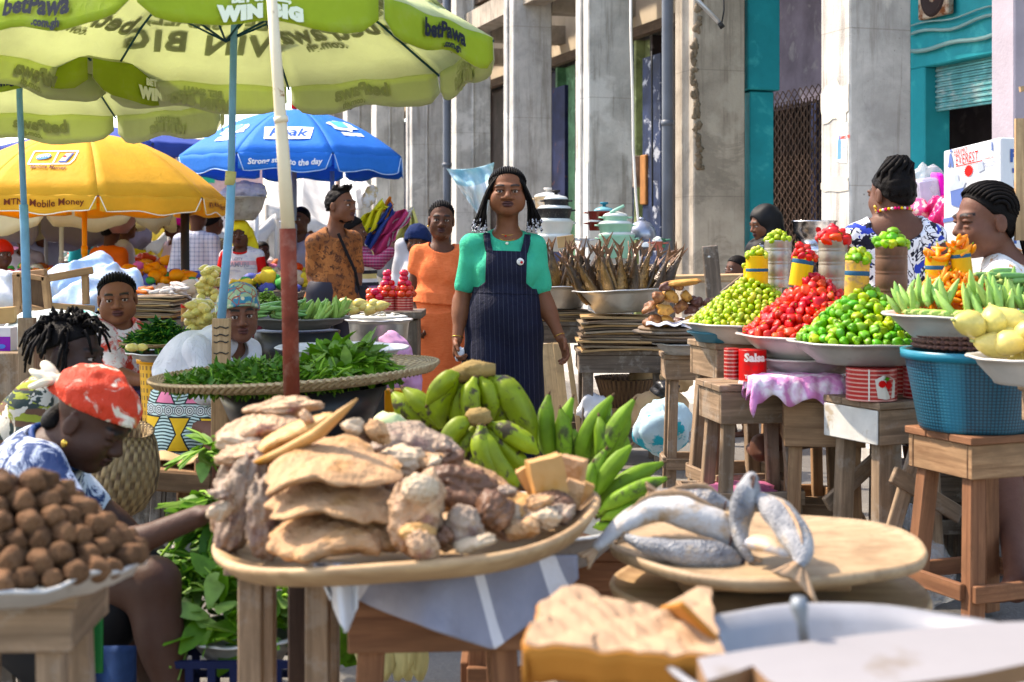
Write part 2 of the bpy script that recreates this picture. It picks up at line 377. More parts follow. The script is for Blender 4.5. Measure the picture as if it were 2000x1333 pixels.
def face_col(C0,Rh,u,skin,lip,wide=1,brow=(.012,.009,.008),hair=None):
    sk=np.array(skin)
    def fn(V):
        q=((V-np.array(tuple(C0)))@Rh)/u; q[:,0]/=wide; c=np.tile(sk,(len(V),1))
        def put(m,cl,):
            m=np.clip(m,0,1)[:,None]; c[:]=c*(1-m)+np.array(cl)*m
        x=np.abs(q[:,0]); fr=q[:,1]<-.055
        e=1-np.sqrt((x/.026)**2+((q[:,2]+.0605)/.0165)**2); put(np.where(fr,e*7,0),lip)
        put(np.where(fr,(1.3-np.abs(q[:,2]+.0605)/.0022)*(x<.02),0)*.8,[.03,.01,.008])
        yb=.0245+.004*np.cos((x-.032)/.022*1.5); put(np.where(fr&(x>.012)&(x<.050),1.8-np.abs(q[:,2]-yb)/.0040,0),brow)
        put(np.where(fr&(x>.014)&(x<.049),1.3-np.abs(q[:,2]-(.0065-.9*np.abs(x-.031)**1.35))/.0022,0)*.9,[.008,.005,.005])
        if hair is not None:
            put(np.where((q[:,2]*.75+q[:,1]*.55>hair)&(q[:,2]>-.06),1,0)*.0,brow)
        hl=q[:,2]-.062+1.1*np.clip(-q[:,1]-.0,0,1)*-.15
        return c
    return fn
def eyes(par,f,Rh,u,look=(0,0),wide=1):
    for q in (-1,1):
        g=G(); c=f(q*.0315,-.0762,-.001); g.ell(c,.0125*u,None,14)
        d=Rh@np.array((look[0],-1,look[1])); d/=np.linalg.norm(d)
        g.m(1); g.ell(c+d*.0086*u,(.0070*u,.0070*u,.0062*u),basis(d),12); g.m(2); g.ell(c+d*.0135*u+np.array((-.002,0,.002))*u,.0011*u,None,6)  # last tiny white ball is a catchlight added on the iris
        mk('eye',g,[EYE_W(),EYE_D(),EYE_W()],par)
def hand(s,wr,d,pn,u=1.0,side=1,curl=.5,spread=.12,grip=None):
    """wr wrist, d hand direction, pn palm normal (fingers curl towards it), side: +1 thumb at cross(d,pn)"""
    d=np.array(tuple(d),float);d/=np.linalg.norm(d);pn=np.array(tuple(pn),float);pn-=d*(pn@d);pn/=np.linalg.norm(pn);t=np.cross(d,pn)*side
    wr=np.array(tuple(wr)); R=np.array((t,pn,d)).T
    s.ell(wr+d*.045*u,np.array((.041,.016,.050))*u,R,.012*u); s.ell(wr+d*.06*u+t*.0*u,np.array((.038,.013,.036))*u,R,.01*u)
    for i,(o,l) in enumerate(((.030,.070),(.010,.078),(-.010,.073),(-.029,.058))):
        b=wr+d*(.082-.004*abs(i-1.3))*u+t*o*u; a=curl*(1+.12*i); dd=d*math.cos(a*.6)+pn*math.sin(a*.6)+t*(o*spread*6); dd/=np.linalg.norm(dd)
        m=b+dd*l*.45*u; d2=d*math.cos(a*1.5)+pn*math.sin(a*1.5)+t*(o*spread*3); d2/=np.linalg.norm(d2); e=m+d2*l*.33*u
        d3=d*math.cos(a*2.2)+pn*math.sin(a*2.2); d3/=np.linalg.norm(d3); z=e+d3*l*.26*u
        s.cone(b-d*.02*u,.0098*u,m,.0088*u,.004*u); s.cone(m,.0088*u,e,.008*u,.003*u); s.cone(e,.008*u,z,.0068*u,.003*u)
    b=wr+d*.025*u+t*.032*u; m=b+(d*.6+t*.65+pn*.35)*.038*u; e=m+(d*.9+t*.1+pn*.45)*.032*u
    s.cone(b,.013*u,m,.0105*u,.012*u); s.cone(m,.0105*u,e,.008*u,.004*u)
def arr(*a): return np.array(a,float)
class Person:
    def __init__(p,label,base,H=1.65,yaw=0,J={},head=(0,0,0),fat=1.0,skin=(.085,.040,.024),lip=(.09,.03,.028),h=.008,female=True,group=None,
                 wide=1.0,hw=1.0,nose=1.0,look=(0,0),parts='all',hands={},bare=('head','neck','arms','legs'),eye=True,feet=True,bust=1.0,name='person'):
        p.u=u=H/1.65; p.fat=fat; p.h=h; base=arr(*base); Ry=np.array(Matrix.Rotation(R_(yaw),3,'Z')); p.Ry=Ry; p.base=base; p.female=female;p.bust=bust; p.wide=wide
        D=dict(head=(0,-.02,1.515),neck=(0,.01,1.355),hip=(0,0,.87),
            shL=(-.148,.01,1.288),elL=(-.205,.02,1.02),wrL=(-.24,-.04,.80),hpL=(-.09,0,.84),knL=(-.10,-.01,.47),anL=(-.10,.02,.075),
            shR=(.148,.01,1.288),elR=(.205,.02,1.02),wrR=(.24,-.04,.80),hpR=(.09,0,.84),knR=(.10,-.01,.47),anR=(.10,.02,.075))
        p.J={k:(arr(*J[k]) if k in J else base+Ry@(arr(*v)*u)) for k,v in D.items()}; j=p.J
        p.root=T(name,label,'person',base,group)
        ez=j['neck']-j['hip']; p.tl=np.linalg.norm(ez); ez/=p.tl; ex=j['shR']-j['shL']; ex-=ez*(ex@ez); ex/=np.linalg.norm(ex); p.R=np.array((ex,np.cross(ez,ex),ez)).T
        p.Rh=headR(*head); p.hu=u*hw*1.05; p.handspec=hands; p.bare=bare; p.feet=feet; p.nose=nose
        s=SDF(); p.body(s,0,bare+('torso',)); p.f=head_sdf(s,j['head'],p.Rh,p.hu,female,wide,nose)
        b=j['neck']; hb=p.f(0,.028,-.055); s.cone(b-ez*.02,.056*u*fat**.4,hb,.052*u*fat**.3,.035*u)
        mk_sdf('body',s,h,skinmat(),p.root,face_col(j['head'],p.Rh,p.hu,skin,lip,wide))
        if eye: eyes(p.root,p.f,p.Rh,p.hu,look,wide)
    def body(p,s,o,parts,slv=1.0,leg=1.0):
        u=p.u;F_=p.fat;j=p.J;R=p.R;H0=j['hip'];tl=p.tl; at=lambda x,y,t:H0+R@arr(x*u,y*u,t*tl)
        if 'torso' in parts:
            s.ell(at(0,.0,.70),arr(.138*F_,.092*F_,.16)*u+o,R,.05*u); s.ell(at(0,0,.36),arr(.122*F_,.092*F_,.14)*u+o,R,.07*u); s.ell(at(0,.01,.04),arr(.160*F_,.118*F_,.12)*u+o,R,.07*u)
            s.ell(at(0,-.01,.20),arr(.14*F_,.112*F_,.12)*u+o,R,.06*u)
            for q in 'LR': s.cone(at((-.04 if q=='L' else .04),.01,.92),.042*u+o,j['sh'+q],.044*u*F_**.5+o,.04*u)
            if p.female:
                for q in (-1,1): s.ell(at(q*.066*F_,-.058*F_,.62),arr(.060,.050,.062)*u*F_*p.bust+o,R,.05*u)
            for q in (-1,1): s.ell(at(q*.07*F_,.05*F_,-.03),arr(.08,.075,.09)*u*F_+o,R,.05*u)
        for q in 'LR':
            sh,el,wr=j['sh'+q],j['el'+q],j['wr'+q]; hp,kn,an=j['hp'+q],j['kn'+q],j['an'+q]; fa=F_**.8
            if 'arms' in parts or 'sleeves' in parts:
                t=min(1,slv*2); e=sh+(el-sh)*t; fl=.003*u if 'sleeves' in parts else 0
                s.cone(sh,.044*u*fa+o,e,(.044+(.035-.044)*t)*u*fa+o+fl,.03*u)
                if slv>.5:
                    t2=(slv-.5)*2; e2=el+(wr-el)*t2; s.cone(el,.035*u*fa+o,e2,(.035+(.024-.035)*t2)*u*fa+o+fl,.02*u)
                if 'arms' in parts:
                    s.ell(el+(wr-el)*.22,arr(.037,.037,.07)*u*fa,basis(wr-el),.03*u)
                    hs=p.handspec.get(q)
                    if hs!='none':
                        hs=hs or {}; d=hs.get('d',tuple((wr-el)/np.linalg.norm(wr-el))); pn=hs.get('pn',tuple(p.R@arr(1 if q=='L' else -1,-.25,0)))
                        hand(s,wr,d,pn,u*1.0,hs.get('side',(1 if q=='L' else -1)),hs.get('curl',.45))
            if 'legs' in parts or 'trousers' in parts:
                fl=F_**.9; s.cone(hp,.088*u*fl+o,kn,.057*u*fl+o,.05*u)
                if leg>.5: s.cone(kn,.054*u*fl+o,kn+(an-kn)*min(1,(leg-.5)*2),.036*u+o,.03*u); s.ell(kn+(an-kn)*.3+p.Ry@arr(0,.018*u,0),arr(.046,.046,.11)*u*fl+o,basis(an-kn),.04*u)
                if 'legs' in parts and p.feet:
                    to=p.J.get('to'+q); fd=p.Ry@arr(0,-1,0); a=an+arr(0,0,-.035*u); s.ell(a+fd*.07*u,arr(.043,.125,.030)*u,np.array((np.cross(fd,(0,0,1)),fd,(0,0,1))).T,.03*u); s.cone(an,.036*u,a,.036*u,.02*u)
    def at(p,x,y,t): return p.J['hip']+p.R@arr(x*p.u,y*p.u,t*p.tl)
    def top(p,m,sleeve=.3,hem=-.05,off=.010,neck=(.95,.075),ny=-.03,flare=0,name='shirt',wob=.004,sleeveless=False,fr=14,h=None,scoop=None,**kw):
        s=SDF(); p.body(s,off,('torso',) if sleeveless else ('torso','sleeves'),slv=sleeve); u=p.u;F_=p.fat
        if hem<-.05 or flare: s.frus(p.at(0,0,hem),((.165*F_+flare)*u+off,(.125*F_+flare)*u+off),p.at(0,0,.3),(.128*F_*u+off,.1*F_*u+off),p.R,.05*u)
        if wob: s.wob(wob,fr,int(abs(p.base[0])*100)); s.wob(wob*.4,fr*2.6,3)
        s.cut(p.at(0,0,hem),-p.R[:,2])
        ne=p.at(0,ny,neck[0]+.02); s.ell(ne,arr(neck[1],neck[1]*1.05,neck[1]*.7)*u,p.R,.006,'s')
        s.cone(p.J['neck']+p.R[:,2]*.02*u,.05*u,p.J['neck']+p.R[:,2]*.22,.15,.004,'s')
        if scoop: s.ell(p.at(*scoop[0]),arr(*scoop[1])*u,p.R,.006,'s')
        return mk_sdf(name,s,h or p.h,m,p.root,**kw)
    def skirt(p,m,z0=.35,r0=.2,z1=.42,off=.012,name='skirt',wob=.007,fr=11,ry=.75,**kw):
        s=SDF();u=p.u;F_=p.fat; top=p.at(0,0,z1); p.body(s,off,('torso',))
        hb=p.J['hip'].copy(); bot=arr((p.J['knL'][0]+p.J['knR'][0])/2,(p.J['knL'][1]+p.J['knR'][1])/2,p.base[2]+z0)
        s.frus(bot,(r0*u,r0*ry*u),p.at(0,0,.05),(.172*F_*u+off,.140*F_*u+off),p.Ry,.06*u)
        for q in (-1,1): s.ell(p.at(q*.07*F_,.055*F_,-.03),arr(.085,.08,.1)*u*F_+off,p.R,.05*u)
        if wob: s.wob(wob,fr,7)
        s.cut(bot,(0,0,-1)); s.cut(top,p.R[:,2]); return mk_sdf(name,s,p.h,m,p.root,**kw)
    def trousers(p,m,off=.014,wide=.0,leg=1.0,z1=.3,name='trousers',wob=.005,hem=.1,**kw):
        s=SDF();u=p.u;F_=p.fat; j=p.J
        p.body(s,off,('torso',))
        for q in (-1,1): s.ell(p.at(q*.07*F_,.05*F_,-.03),arr(.08,.075,.09)*u*F_+off,p.R,.05*u)
        for q in 'LR':
            hp,kn,an=j['hp'+q],j['kn'+q],j['an'+q]; an=an+arr(0,0,hem-.075)
            s.cone(hp,.092*u*F_+off,kn,.062*u*F_+off+wide*.6,.04*u); s.cone(kn,.062*u*F_+off+wide*.6,an,.046*u+off+wide,.03*u)
        s.wob(wob,9,4); s.cut(p.at(0,0,z1),p.R[:,2]); s.cut((0,0,p.base[2]+hem),(0,0,-1)); return mk_sdf(name,s,p.h,m,p.root,**kw)
    def cap(p,m=None,off=.008,line=.052,name='hair',bump=0,fr=60,tilt=.62,low=-.07,extra=None,h=None,**kw):
        s=SDF();u=p.hu;w_=p.wide; s.ell(p.f(0,.016,.038),(arr(.073*w_,.092,.076)+off)*u,p.Rh,0); s.ell(p.f(0,.030,-.005),(arr(.069*w_,.074,.075)+off*.8)*u,p.Rh,.03*u)
        if extra: extra(s)
        if bump: s.wob(bump*u,fr,9)
        s.cut(p.f(0,-.070,line),-(p.Rh@arr(0,-tilt,1)) * -1 * -1, .006) if False else s.add(lambda X,c=p.f(0,-.060,line+.012),n=(p.Rh@arr(0,-tilt,-1.0)/math.hypot(tilt,1)):(X-c)@n,None,None,.004,'i')
        s.add(lambda X,c=p.f(0,.0,low),n=p.Rh@arr(0,-.25,-1.0)/1.03:(X-c)@n,None,None,.004,'i')
        for q in (-1,1): s.ell(p.f(q*.085,-.005,-.02),arr(.03,.03,.045)*u,p.Rh,.004,'s')
        return mk_sdf(name,s,h or min(p.h,.006),m or hairmat(),p.root,**kw)
    def rows(p,n=15,r=.006,m=None,k=1.0,a0=-.93,a1=2.0,ph=1.3,tail=None,name='braids'):
        g=G()
        for i in range(n):
            f=-ph+2*ph*i/(n-1); pts=[]
            for j in range(13):
                t=a0+(a1-a0)*j/12; d=arr(math.sin(f)*.079*p.wide,-(-math.sin(t))*math.cos(f)*.099,math.cos(t)*math.cos(f)*.083)*k; pts.append(p.f(d[0]/p.wide,.014+d[1],.037+d[2]))
            if tail: pts+= [p.f(*(arr(*tail[0])+arr(.3*(i/(n-1)-.5)*.1,0,0))),p.f(*(arr(*tail[1])+arr((i/(n-1)-.5)*.05,0,0)))]
            g.tube(pts,[r*p.hu*min(1,.5+.3*j) for j in range(len(pts))],6)
        return mk(name,g,m or hairmat(),p.root)
    def wrap(p,m,off=.016,line=.03,h=None,bumps=(),tilt=.35,low=-.05,name='headwrap',wob=.004,**kw):
        s=SDF();u=p.hu; s.ell(p.f(0,.016,.038),(arr(.073*p.wide,.092,.076)+off)*u,p.Rh,0); s.ell(p.f(0,.04,.0),(arr(.066,.062,.07)+off)*u,p.Rh,.03*u)
        for c,r in bumps: s.ell(p.f(*c),arr(*r)*u,p.Rh,.03*u)
        s.wob(wob,26,3); s.wob(wob*.5,60,8)
        s.add(lambda X,c=p.f(0,-.09,line),n=(p.Rh@arr(0,-tilt,-1.0)/math.hypot(tilt,1)):(X-c)@n,None,None,.004,'i')
        s.add(lambda X,c=p.f(0,.0,low),n=p.Rh@arr(0,-.2,-1.0)/1.02:(X-c)@n,None,None,.004,'i')
        return mk_sdf(name,s,h or min(p.h,.006),m,p.root,**kw)
    def prop(p,name,g,m,**kw): return mk(name,g,m,p.root,**kw)
# ---------------- ground ----------------
k=NT('dusty_ground'); co=k.co(); a=k.noise(co,.9,7,.65,.4); bnz=k.noise(co,9,6,.7); p=k.noise(co,70,3,.6)
col=k.mix(k.ramp(a,.35,.65),(.11,.10,.09),(.20,.185,.165)); col=k.mix(k.ma('MULTIPLY',k.ramp(bnz,.55,.7),.6),col,(.11,.095,.08)); col=k.mix(k.ma('MULTIPLY',k.ramp(p,.6,.7),.5),col,(.27,.25,.22))
k.link(col,'Base Color'); k.b.inputs['Roughness'].default_value=.92; k.bump(k.ma('ADD',bnz,p),.5,.02); MATS['ground']=k.m
g=G(); rg=np.random.RandomState(3)
def gz(x,y): return .012*math.sin(x*1.3+y*.7)+.008*math.sin(x*3.1-y*2.3)
ys=[-6+i*.35 for i in range(80)]+[22+i*i*.9 for i in range(1,40)]
g.grid(lambda u,v:(( -1+2*u)*(14+max(0,ys[int(round(v*(len(ys)-1)))])*1.6), ys[int(round(v*(len(ys)-1)))], gz((-1+2*u)*14,ys[int(round(v*(len(ys)-1)))])),60,len(ys)-1)
mk('ground',g,MATS['ground'],kind='structure')
# ---------------- arcade building ----------------
D_=arr(-.308,.951,0); N_=arr(.951,.308,0); O_=arr(2.376,10,0)
def fp(t,n,z): return O_+D_*t+N_*n+arr(0,0,z)
BR=np.array((D_,-N_,(0,0,1))).T   # local x along street facade
def ft(x,n): Y=(15600+2921*n)/(x-100.0); return (Y-10-.308*n)/.951
def bbox(g,t0,t1,n0,n1,z0,z1): return g.box(fp((t0+t1)/2,(n0+n1)/2,(z0+z1)/2),(abs(t1-t0),abs(n1-n0),z1-z0),BR)
B=T('arcade_building','long unfinished concrete arcade building with tall pillars and dark shops behind','building',O_)
CG=concrete('grey_concrete',(.50,.475,.44)); CB=concrete('brown_concrete',(.38,.325,.26),stain=(.13,.10,.075),light=(.42,.37,.30)); CL=concrete('pale_concrete',(.56,.53,.48),light=(.68,.65,.60))
for i in range(9):
    t=2.555*i; g=G(); w_=.40;dn=.5
    bbox(g,t,t+w_,0,dn,0,8.5)
    bbox(g,t+w_*.42,t+w_*.62,-.028,-.001,0,8.5) if i in(2,3,5) else None
    if i>3: bbox(g,t-.022,t-.001,.22,.26,0,8.5)
    o=mk('column',g,[CG,CB,CL,CG,CL,CG,CL,CG,CG][i],B,bevel=.012)
    if i in (0,1): o['label']=['grey concrete column with peeling white patches and a small notice','brown stained concrete column with a crumbling corner'][i]
# rough plaster lumps and patches on the columns
for t,n0,n1,z0,z1,m,sd_ in ((0,-.012,0,2.12,2.42,flat((.55,.51,.45)),1),(0,-.01,0,1.62,1.74,flat((.50,.47,.42)),2),(5.11,-.012,0,.2,2.3,flat((.60,.59,.57)),3)):
    g=G(); rg=random.Random(sd_); pts=[]
    for i in range(26):
        a=2*PI*i/26; q=1+.22*rg.uniform(-1,1); pts.append((max(-.19,min(.19,.19*1.25*math.cos(a)*q)),(z1-z0)/2*math.sin(a)*q))
    Rr=np.array((D_,(0,0,1),-N_)).T
    g.prism(pts,0,.006,Rr,fp(t+.20,0,(z0+z1)/2)); mk('plaster_patch',g,m,B)
g=G(); rg=random.Random(4)
for i in range(90):
    z=1.9+rg.random()*1.6; g.blob(fp(2.555-.004,rg.uniform(0,.05)+.06*math.sin(z*4)*.5,z),(.012+.018*rg.random(),.01,.02+.02*rg.random()),None,7,.3,3,i)
mk('crumbling_edge',g,concrete('rubble',(.20,.15,.10)),B)
# inner wall, beams, ceiling
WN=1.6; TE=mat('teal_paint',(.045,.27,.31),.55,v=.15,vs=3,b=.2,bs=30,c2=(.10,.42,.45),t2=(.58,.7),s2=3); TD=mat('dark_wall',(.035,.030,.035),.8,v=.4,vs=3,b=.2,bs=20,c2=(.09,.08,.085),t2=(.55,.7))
MV=mat('mauve_plaster',(.40,.36,.40),.8,v=.1,vs=4,b=.3,bs=40); CR=mat('cream_fascia',(.58,.50,.40),.8,v=.12,vs=2,b=.2,bs=20,c2=(.30,.24,.17),t2=(.58,.72),s2=2,stretch=(1,1,.4))
BW=wood('dark_beam_wood',(.16,.11,.08))
g=G(); bbox(g,-5,25,0,.32,5.6,6.2); bbox(g,-5,25,.4,WN+2.2,6.25,6.4); mk('roof_slab',g,CG,B)
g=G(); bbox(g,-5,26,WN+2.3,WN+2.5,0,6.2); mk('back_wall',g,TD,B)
tA,tB_=ft(2300,WN),ft(1806,WN); tC=ft(1775,WN)+.3
g=G(); bbox(g,tA,tC,WN,WN+.25,2.73,4.6); bbox(g,tB_,tC,WN,WN+.25,0,2.73); mk('shop_front_wall',g,TE,B,bevel=.01,label='teal painted shop front wall')
g=G(); nsl=18
for i in range(nsl):
    z=2.36+i*.022; bbox(g,ft(2300,WN+.1),tB_,WN+.10+(.0 if i%2 else .012),WN+.13+(.0 if i%2 else .012),z,z+.021)
mk('rolling_shutter',g,mat('shutter_teal',(.16,.38,.40),.4,metal=.4,v=.3,vs=9,c2=(.42,.52,.52),t2=(.5,.65)),B,bevel=.004)
g=G(); bbox(g,ft(2300,WN),tB_,WN+1.5,WN+1.6,0,3); mk('shop_interior_wall',g,mat('olive_wall',(.14,.19,.01),.8,v=.2),B)
g=G(); bbox(g,ft(2300,WN),tB_,WN+1.3,WN+1.45,0,1.05); mk('shop_counter',g,mat('red_brown',(.25,.05,.02),.7),B)
# teal pilaster with stepped capital, mauve pilaster
g=G(); t1=ft(1465,.62); bbox(g,t1,t1+.40,.62,.86,0,2.62); bbox(g,t1-.04,t1+.44,.58,.90,2.63,6.2); mk('pilaster',g,TE,B,bevel=.01)
g=G(); t1=ft(1981,.62); bbox(g,t1,t1+.24,.62,1.3,0,6.2); mk('pilaster',g,MV,B,bevel=.01)
# purple grey wall over the grille
tP0,tP1=tC+.02,ft(1437,WN)+.3
g=G(); bbox(g,tC+.02,tP1,WN+.02,WN+.2,2.62,6.2); mk('upper_wall',g,mat('purple_wall',(.13,.115,.14),.85,v=.35,vs=2.5,b=.2,bs=30,c2=(.22,.21,.22),t2=(.55,.7)),B)
g=G()
for i in range(22):
    tt=tC+.55+i*.055; g.beam(fp(tt,WN-.3,0),fp(tt,WN-.3,2.6),.012,.012)
for i in range(26):
    z=.1+i*.1
    for j in range(11): g.beam(fp(tC+.55+j*.11,WN-.31,z),fp(tC+.66+j*.11,WN-.31,z+.1),.008,.005); g.beam(fp(tC+.66+j*.11,WN-.315,z),fp(tC+.55+j*.11,WN-.315,z+.1),.008,.005)
mk('folding_grille',g,mat('rusty_grille',(.12,.085,.07),.6,metal=.5,v=.4),B)
g=G(); bbox(g,tC+.9,tC+1.05,WN+.05,WN+.15,0,2.6); bbox(g,tC+1.3,tC+1.4,WN+.03,WN+.13,0,2.6); mk('door_frame',g,mat('navy_paint',(.015,.022,.06),.6,v=.4,vs=5,c2=(.2,.2,.25),t2=(.62,.7)),B)
# fascia and lintels further along
tF=tP1+.02
g=G(); bbox(g,tF,25,WN,WN+.2,3.92,4.75); mk('cream_fascia',g,CR,B)
g=G(); bbox(g,tF,25,.25,.5,4.55,4.85); bbox(g,tF,25,WN-.1,WN+.1,4.85,5.1); mk('cross_beam',g,BW,B)
g=G(); bbox(g,-5,25,.12,.4,4.15,4.42); mk('cross_beam',g,CB,B)
for i in range(3,9):
    g=G(); t=2.555*i+.1; g.beam(fp(t,.5,4.2),fp(t,WN+2.2,4.2),.25,.25); mk('cross_beam',g,CB,B)
g=G(); bbox(g,tF,25,WN-.12,WN-.02,3.78,3.90); mk('door_lintel',g,BW,B)
rg=random.Random(8); cols=[(.012,.016,.045),(.03,.022,.02),(.26,.29,.16),(.02,.03,.07),(.025,.02,.02),(.10,.20,.12),(.02,.02,.04),(.05,.04,.035)]
t=tF; i=0
while t<25:
    w2=[.8,1.1,.5,.9,1.2][i%5]; g=G(); bbox(g,t+.02,t+w2-.06,WN+.1,WN+.16,0,3.77); bbox(g,t+w2-.05,t+w2+.02,WN-.02,WN+.12,0,3.77)
    c=cols[i%8]; mk('shop_door',g,mat('door_paint_%d'%(i%8),c,.55,v=.5,vs=4,c2=tuple(min(1,x*2.5+.05) for x in c),t2=(.6,.72),s2=5),B); t+=w2; i+=1
# dark panels nearer the street between columns C/D and E/F
g=G(); bbox(g,ft(1290,.9),ft(1255,.9),.9,1.0,0,3.3); mk('open_door_leaf',g,mat('navy_flaking',(.022,.032,.07),.6,v=.5,vs=4,c2=(.38,.40,.45),t2=(.56,.62),s2=6,b=.2),B)
g=G(); bbox(g,ft(1103,1.0),ft(1075,1.0),1.0,1.05,0,3.3); mk('open_door_leaf',g,mat('navy_rust',(.014,.018,.045),.6,v=.5,vs=4,c2=(.12,.05,.03),t2=(.62,.7),s2=5),B)
g=G(); bbox(g,-3,25,-.9,WN+2.3,-.05,.10); mk('plinth',g,CG,B,bevel=.01)
# electric boxes, speaker vent, conduits on the teal lintel
g=G(); q=ft(1268,.95); g.box(fp(q,.9,1.95),(.16,.06,.55),BR); g.m(1).box(fp(q+.25,.88,2.05),(.22,.1,.35),BR); mk('meter_board',g,[wood('orange_board',(.42,.19,.07)),mat('old_meter',(.32,.26,.22),.6,v=.4)],B,bevel=.01)
g=G(); q=ft(1838,WN); c=fp(q,WN-.05,3.28); g.box(c,(.42,.06,.34),BR); Rr=np.array((D_,(0,0,1),-N_)).T; g.m(1).lathe([(.05,.035),(.13,.033),(.15,.05),(.16,.035),(.17,.03)],24,c,Rr); mk('rusty_fan_vent',g,[mat('rust_cream',(.42,.36,.30),.8,c2=(.15,.06,.03),t2=(.45,.6),s2=9),flat((.03,.02,.02))],B,bevel=.01)
for zz,sg,r in ((3.02,.018,.014),(2.88,-.014,.018),(3.09,.012,.008)):
    g=G(); g.tube([fp(ft(1785,WN)+(ft(1990,WN)-ft(1785,WN))*i/12,WN-.04-.01*sg*50*0,zz+sg*math.sin(i*.9)-abs(sg)*math.sin(PI*i/12)*1.2) for i in range(13)],r,7); mk('conduit',g,flat((.22,.34,.34)),B)
# drain pipes and loose cables
for x,n,r,tp in ((1304,-.12,.052,6.5),(873,-.14,.06,8)):
    g=G(); q=ft(x,n); g.tube([fp(q,n,z) for z in (0.1,2,4,tp)],r,16); 
    for z in (.8,2.3,3.8): g.tube([fp(q,n,z),fp(q,n,z+.05)],r*1.12,16)
    mk('drain_pipe',g,mat('grey_pipe',(.10,.11,.13),.45,v=.2,vs=3),B)
g=G(); Y=11.7; g.tube([P(1232,-60,Y),P(1232,60,Y),P(1236,200,Y),P(1237,290,Y+.02),P(1242,380,Y),P(1250,470,Y),P(1252,560,Y)],.011,7); mk('hanging_cable',g,flat((.75,.72,.68)),label='white cable hanging loose between two concrete columns',cat='cable',loc=P(1240,300,Y))
g=G(); Y=9.6; g.tube([P(1333,-30,Y),P(1405,45,Y)],.016,10); g.m(1).tube([P(1405,45,Y),P(1412,55,Y)],.018,10); g.tube([P(1412,-30,Y),P(1414,20,Y),P(1408,55,Y)],.006,6)
mk('lamp_bracket',g,[mat('galvanised',(.45,.46,.47),.4,metal=.7),flat((.02,.02,.02))],loc=P(1370,10,Y),label='thin slanting metal lamp bracket at the top of the brown column',cat='bracket')
g=G(); Y=13.5; g.tube([P(1273+i*.2,100+i*38+0,Y) for i in range(9)],.01,6); mk('hanging_cable',g,flat((.02,.02,.02)),label='black cable hanging in the dark doorway left of the drain pipe',cat='cable',loc=P(1280,200,Y))
# notice on the big grey column
g=G(); c=fp(.10,-.003,1.98); uf=plane_fn(c,-D_,(0,0,1)); ang=.05
g.add([tuple(uf(x,y)) for x,y in ((-.075,-.14),(.065,-.155),(.075,.135),(-.065,.15))],[(0,1,2,3)],False)
g.m(1).add([tuple(plane_fn(c,-D_,(0,0,1),.002)(x,y)) for x,y in ((-.06,-.12),(-.015,-.12),(-.012,.0),(-.03,.06),(-.055,.0))],[(0,1,2,3,4)],False)
text_on(g,'KUAKO YE',plane_fn(c+arr(0,0,.03)-D_*.03,-D_,(0,0,1),.002),.03,.001,mi=2); g.m(3)
for i in range(5): text_on(g,'mmmmmm',plane_fn(c+arr(0,0,.08-i*.03-(.03 if i else 0))-D_*.03,-D_,(0,0,1),.002),.012,mi=3)
mk('poster',g,[flat((.72,.78,.80)),flat((.15,.28,.5)),flat((.7,.1,.08)),flat((.3,.35,.4))],loc=c,label='small faded notice pasted on the grey concrete column',cat='poster',solid=.001)
# ---------------- shared materials and builders ----------------
ALU=mat('aluminium',(.60,.60,.59),.38,metal=.85,v=.18,vs=5,b=.12,bs=40,c2=(.42,.40,.38),t2=(.52,.66),s2=6)
ALD=mat('dull_aluminium',(.50,.49,.47),.5,metal=.6,v=.2,vs=7,b=.15,bs=30,c2=(.30,.28,.25),t2=(.55,.7),s2=9)
W1=wood('pale_wood',(.52,.36,.21),(.33,.21,.12)); W2=wood('grey_wood',(.20,.155,.12),(.09,.07,.055),worn=.4); W3=wood('red_wood',(.27,.13,.07),(.15,.065,.035)); W4=wood('warm_wood',(.36,.225,.13),(.20,.11,.06))
W5=wood('weathered_wood',(.33,.23,.155),(.17,.115,.075),worn=.3); W6=wood('tray_wood',(.62,.42,.23),(.44,.27,.13),r=.6,isl=.02)
CARD=mat('cardboard',(.42,.29,.17),.85,v=.12,vs=6,b=.1,bs=50); PAP=mat('paper_scrap',(.48,.35,.23),.85,v=.25,vs=5,b=.3,bs=18)
WHT=mat('white_cloth',(.72,.73,.76),.8,v=.05,vs=6,b=.25,bs=14,bd=.02); PLS=mat('clear_plastic',(.75,.77,.79),.25,v=.1,vs=9,b=.8,bs=14,bd=.02,alpha=.3)
DUSTB=mat('black_plastic',(.015,.015,.017),.35,v=.2)
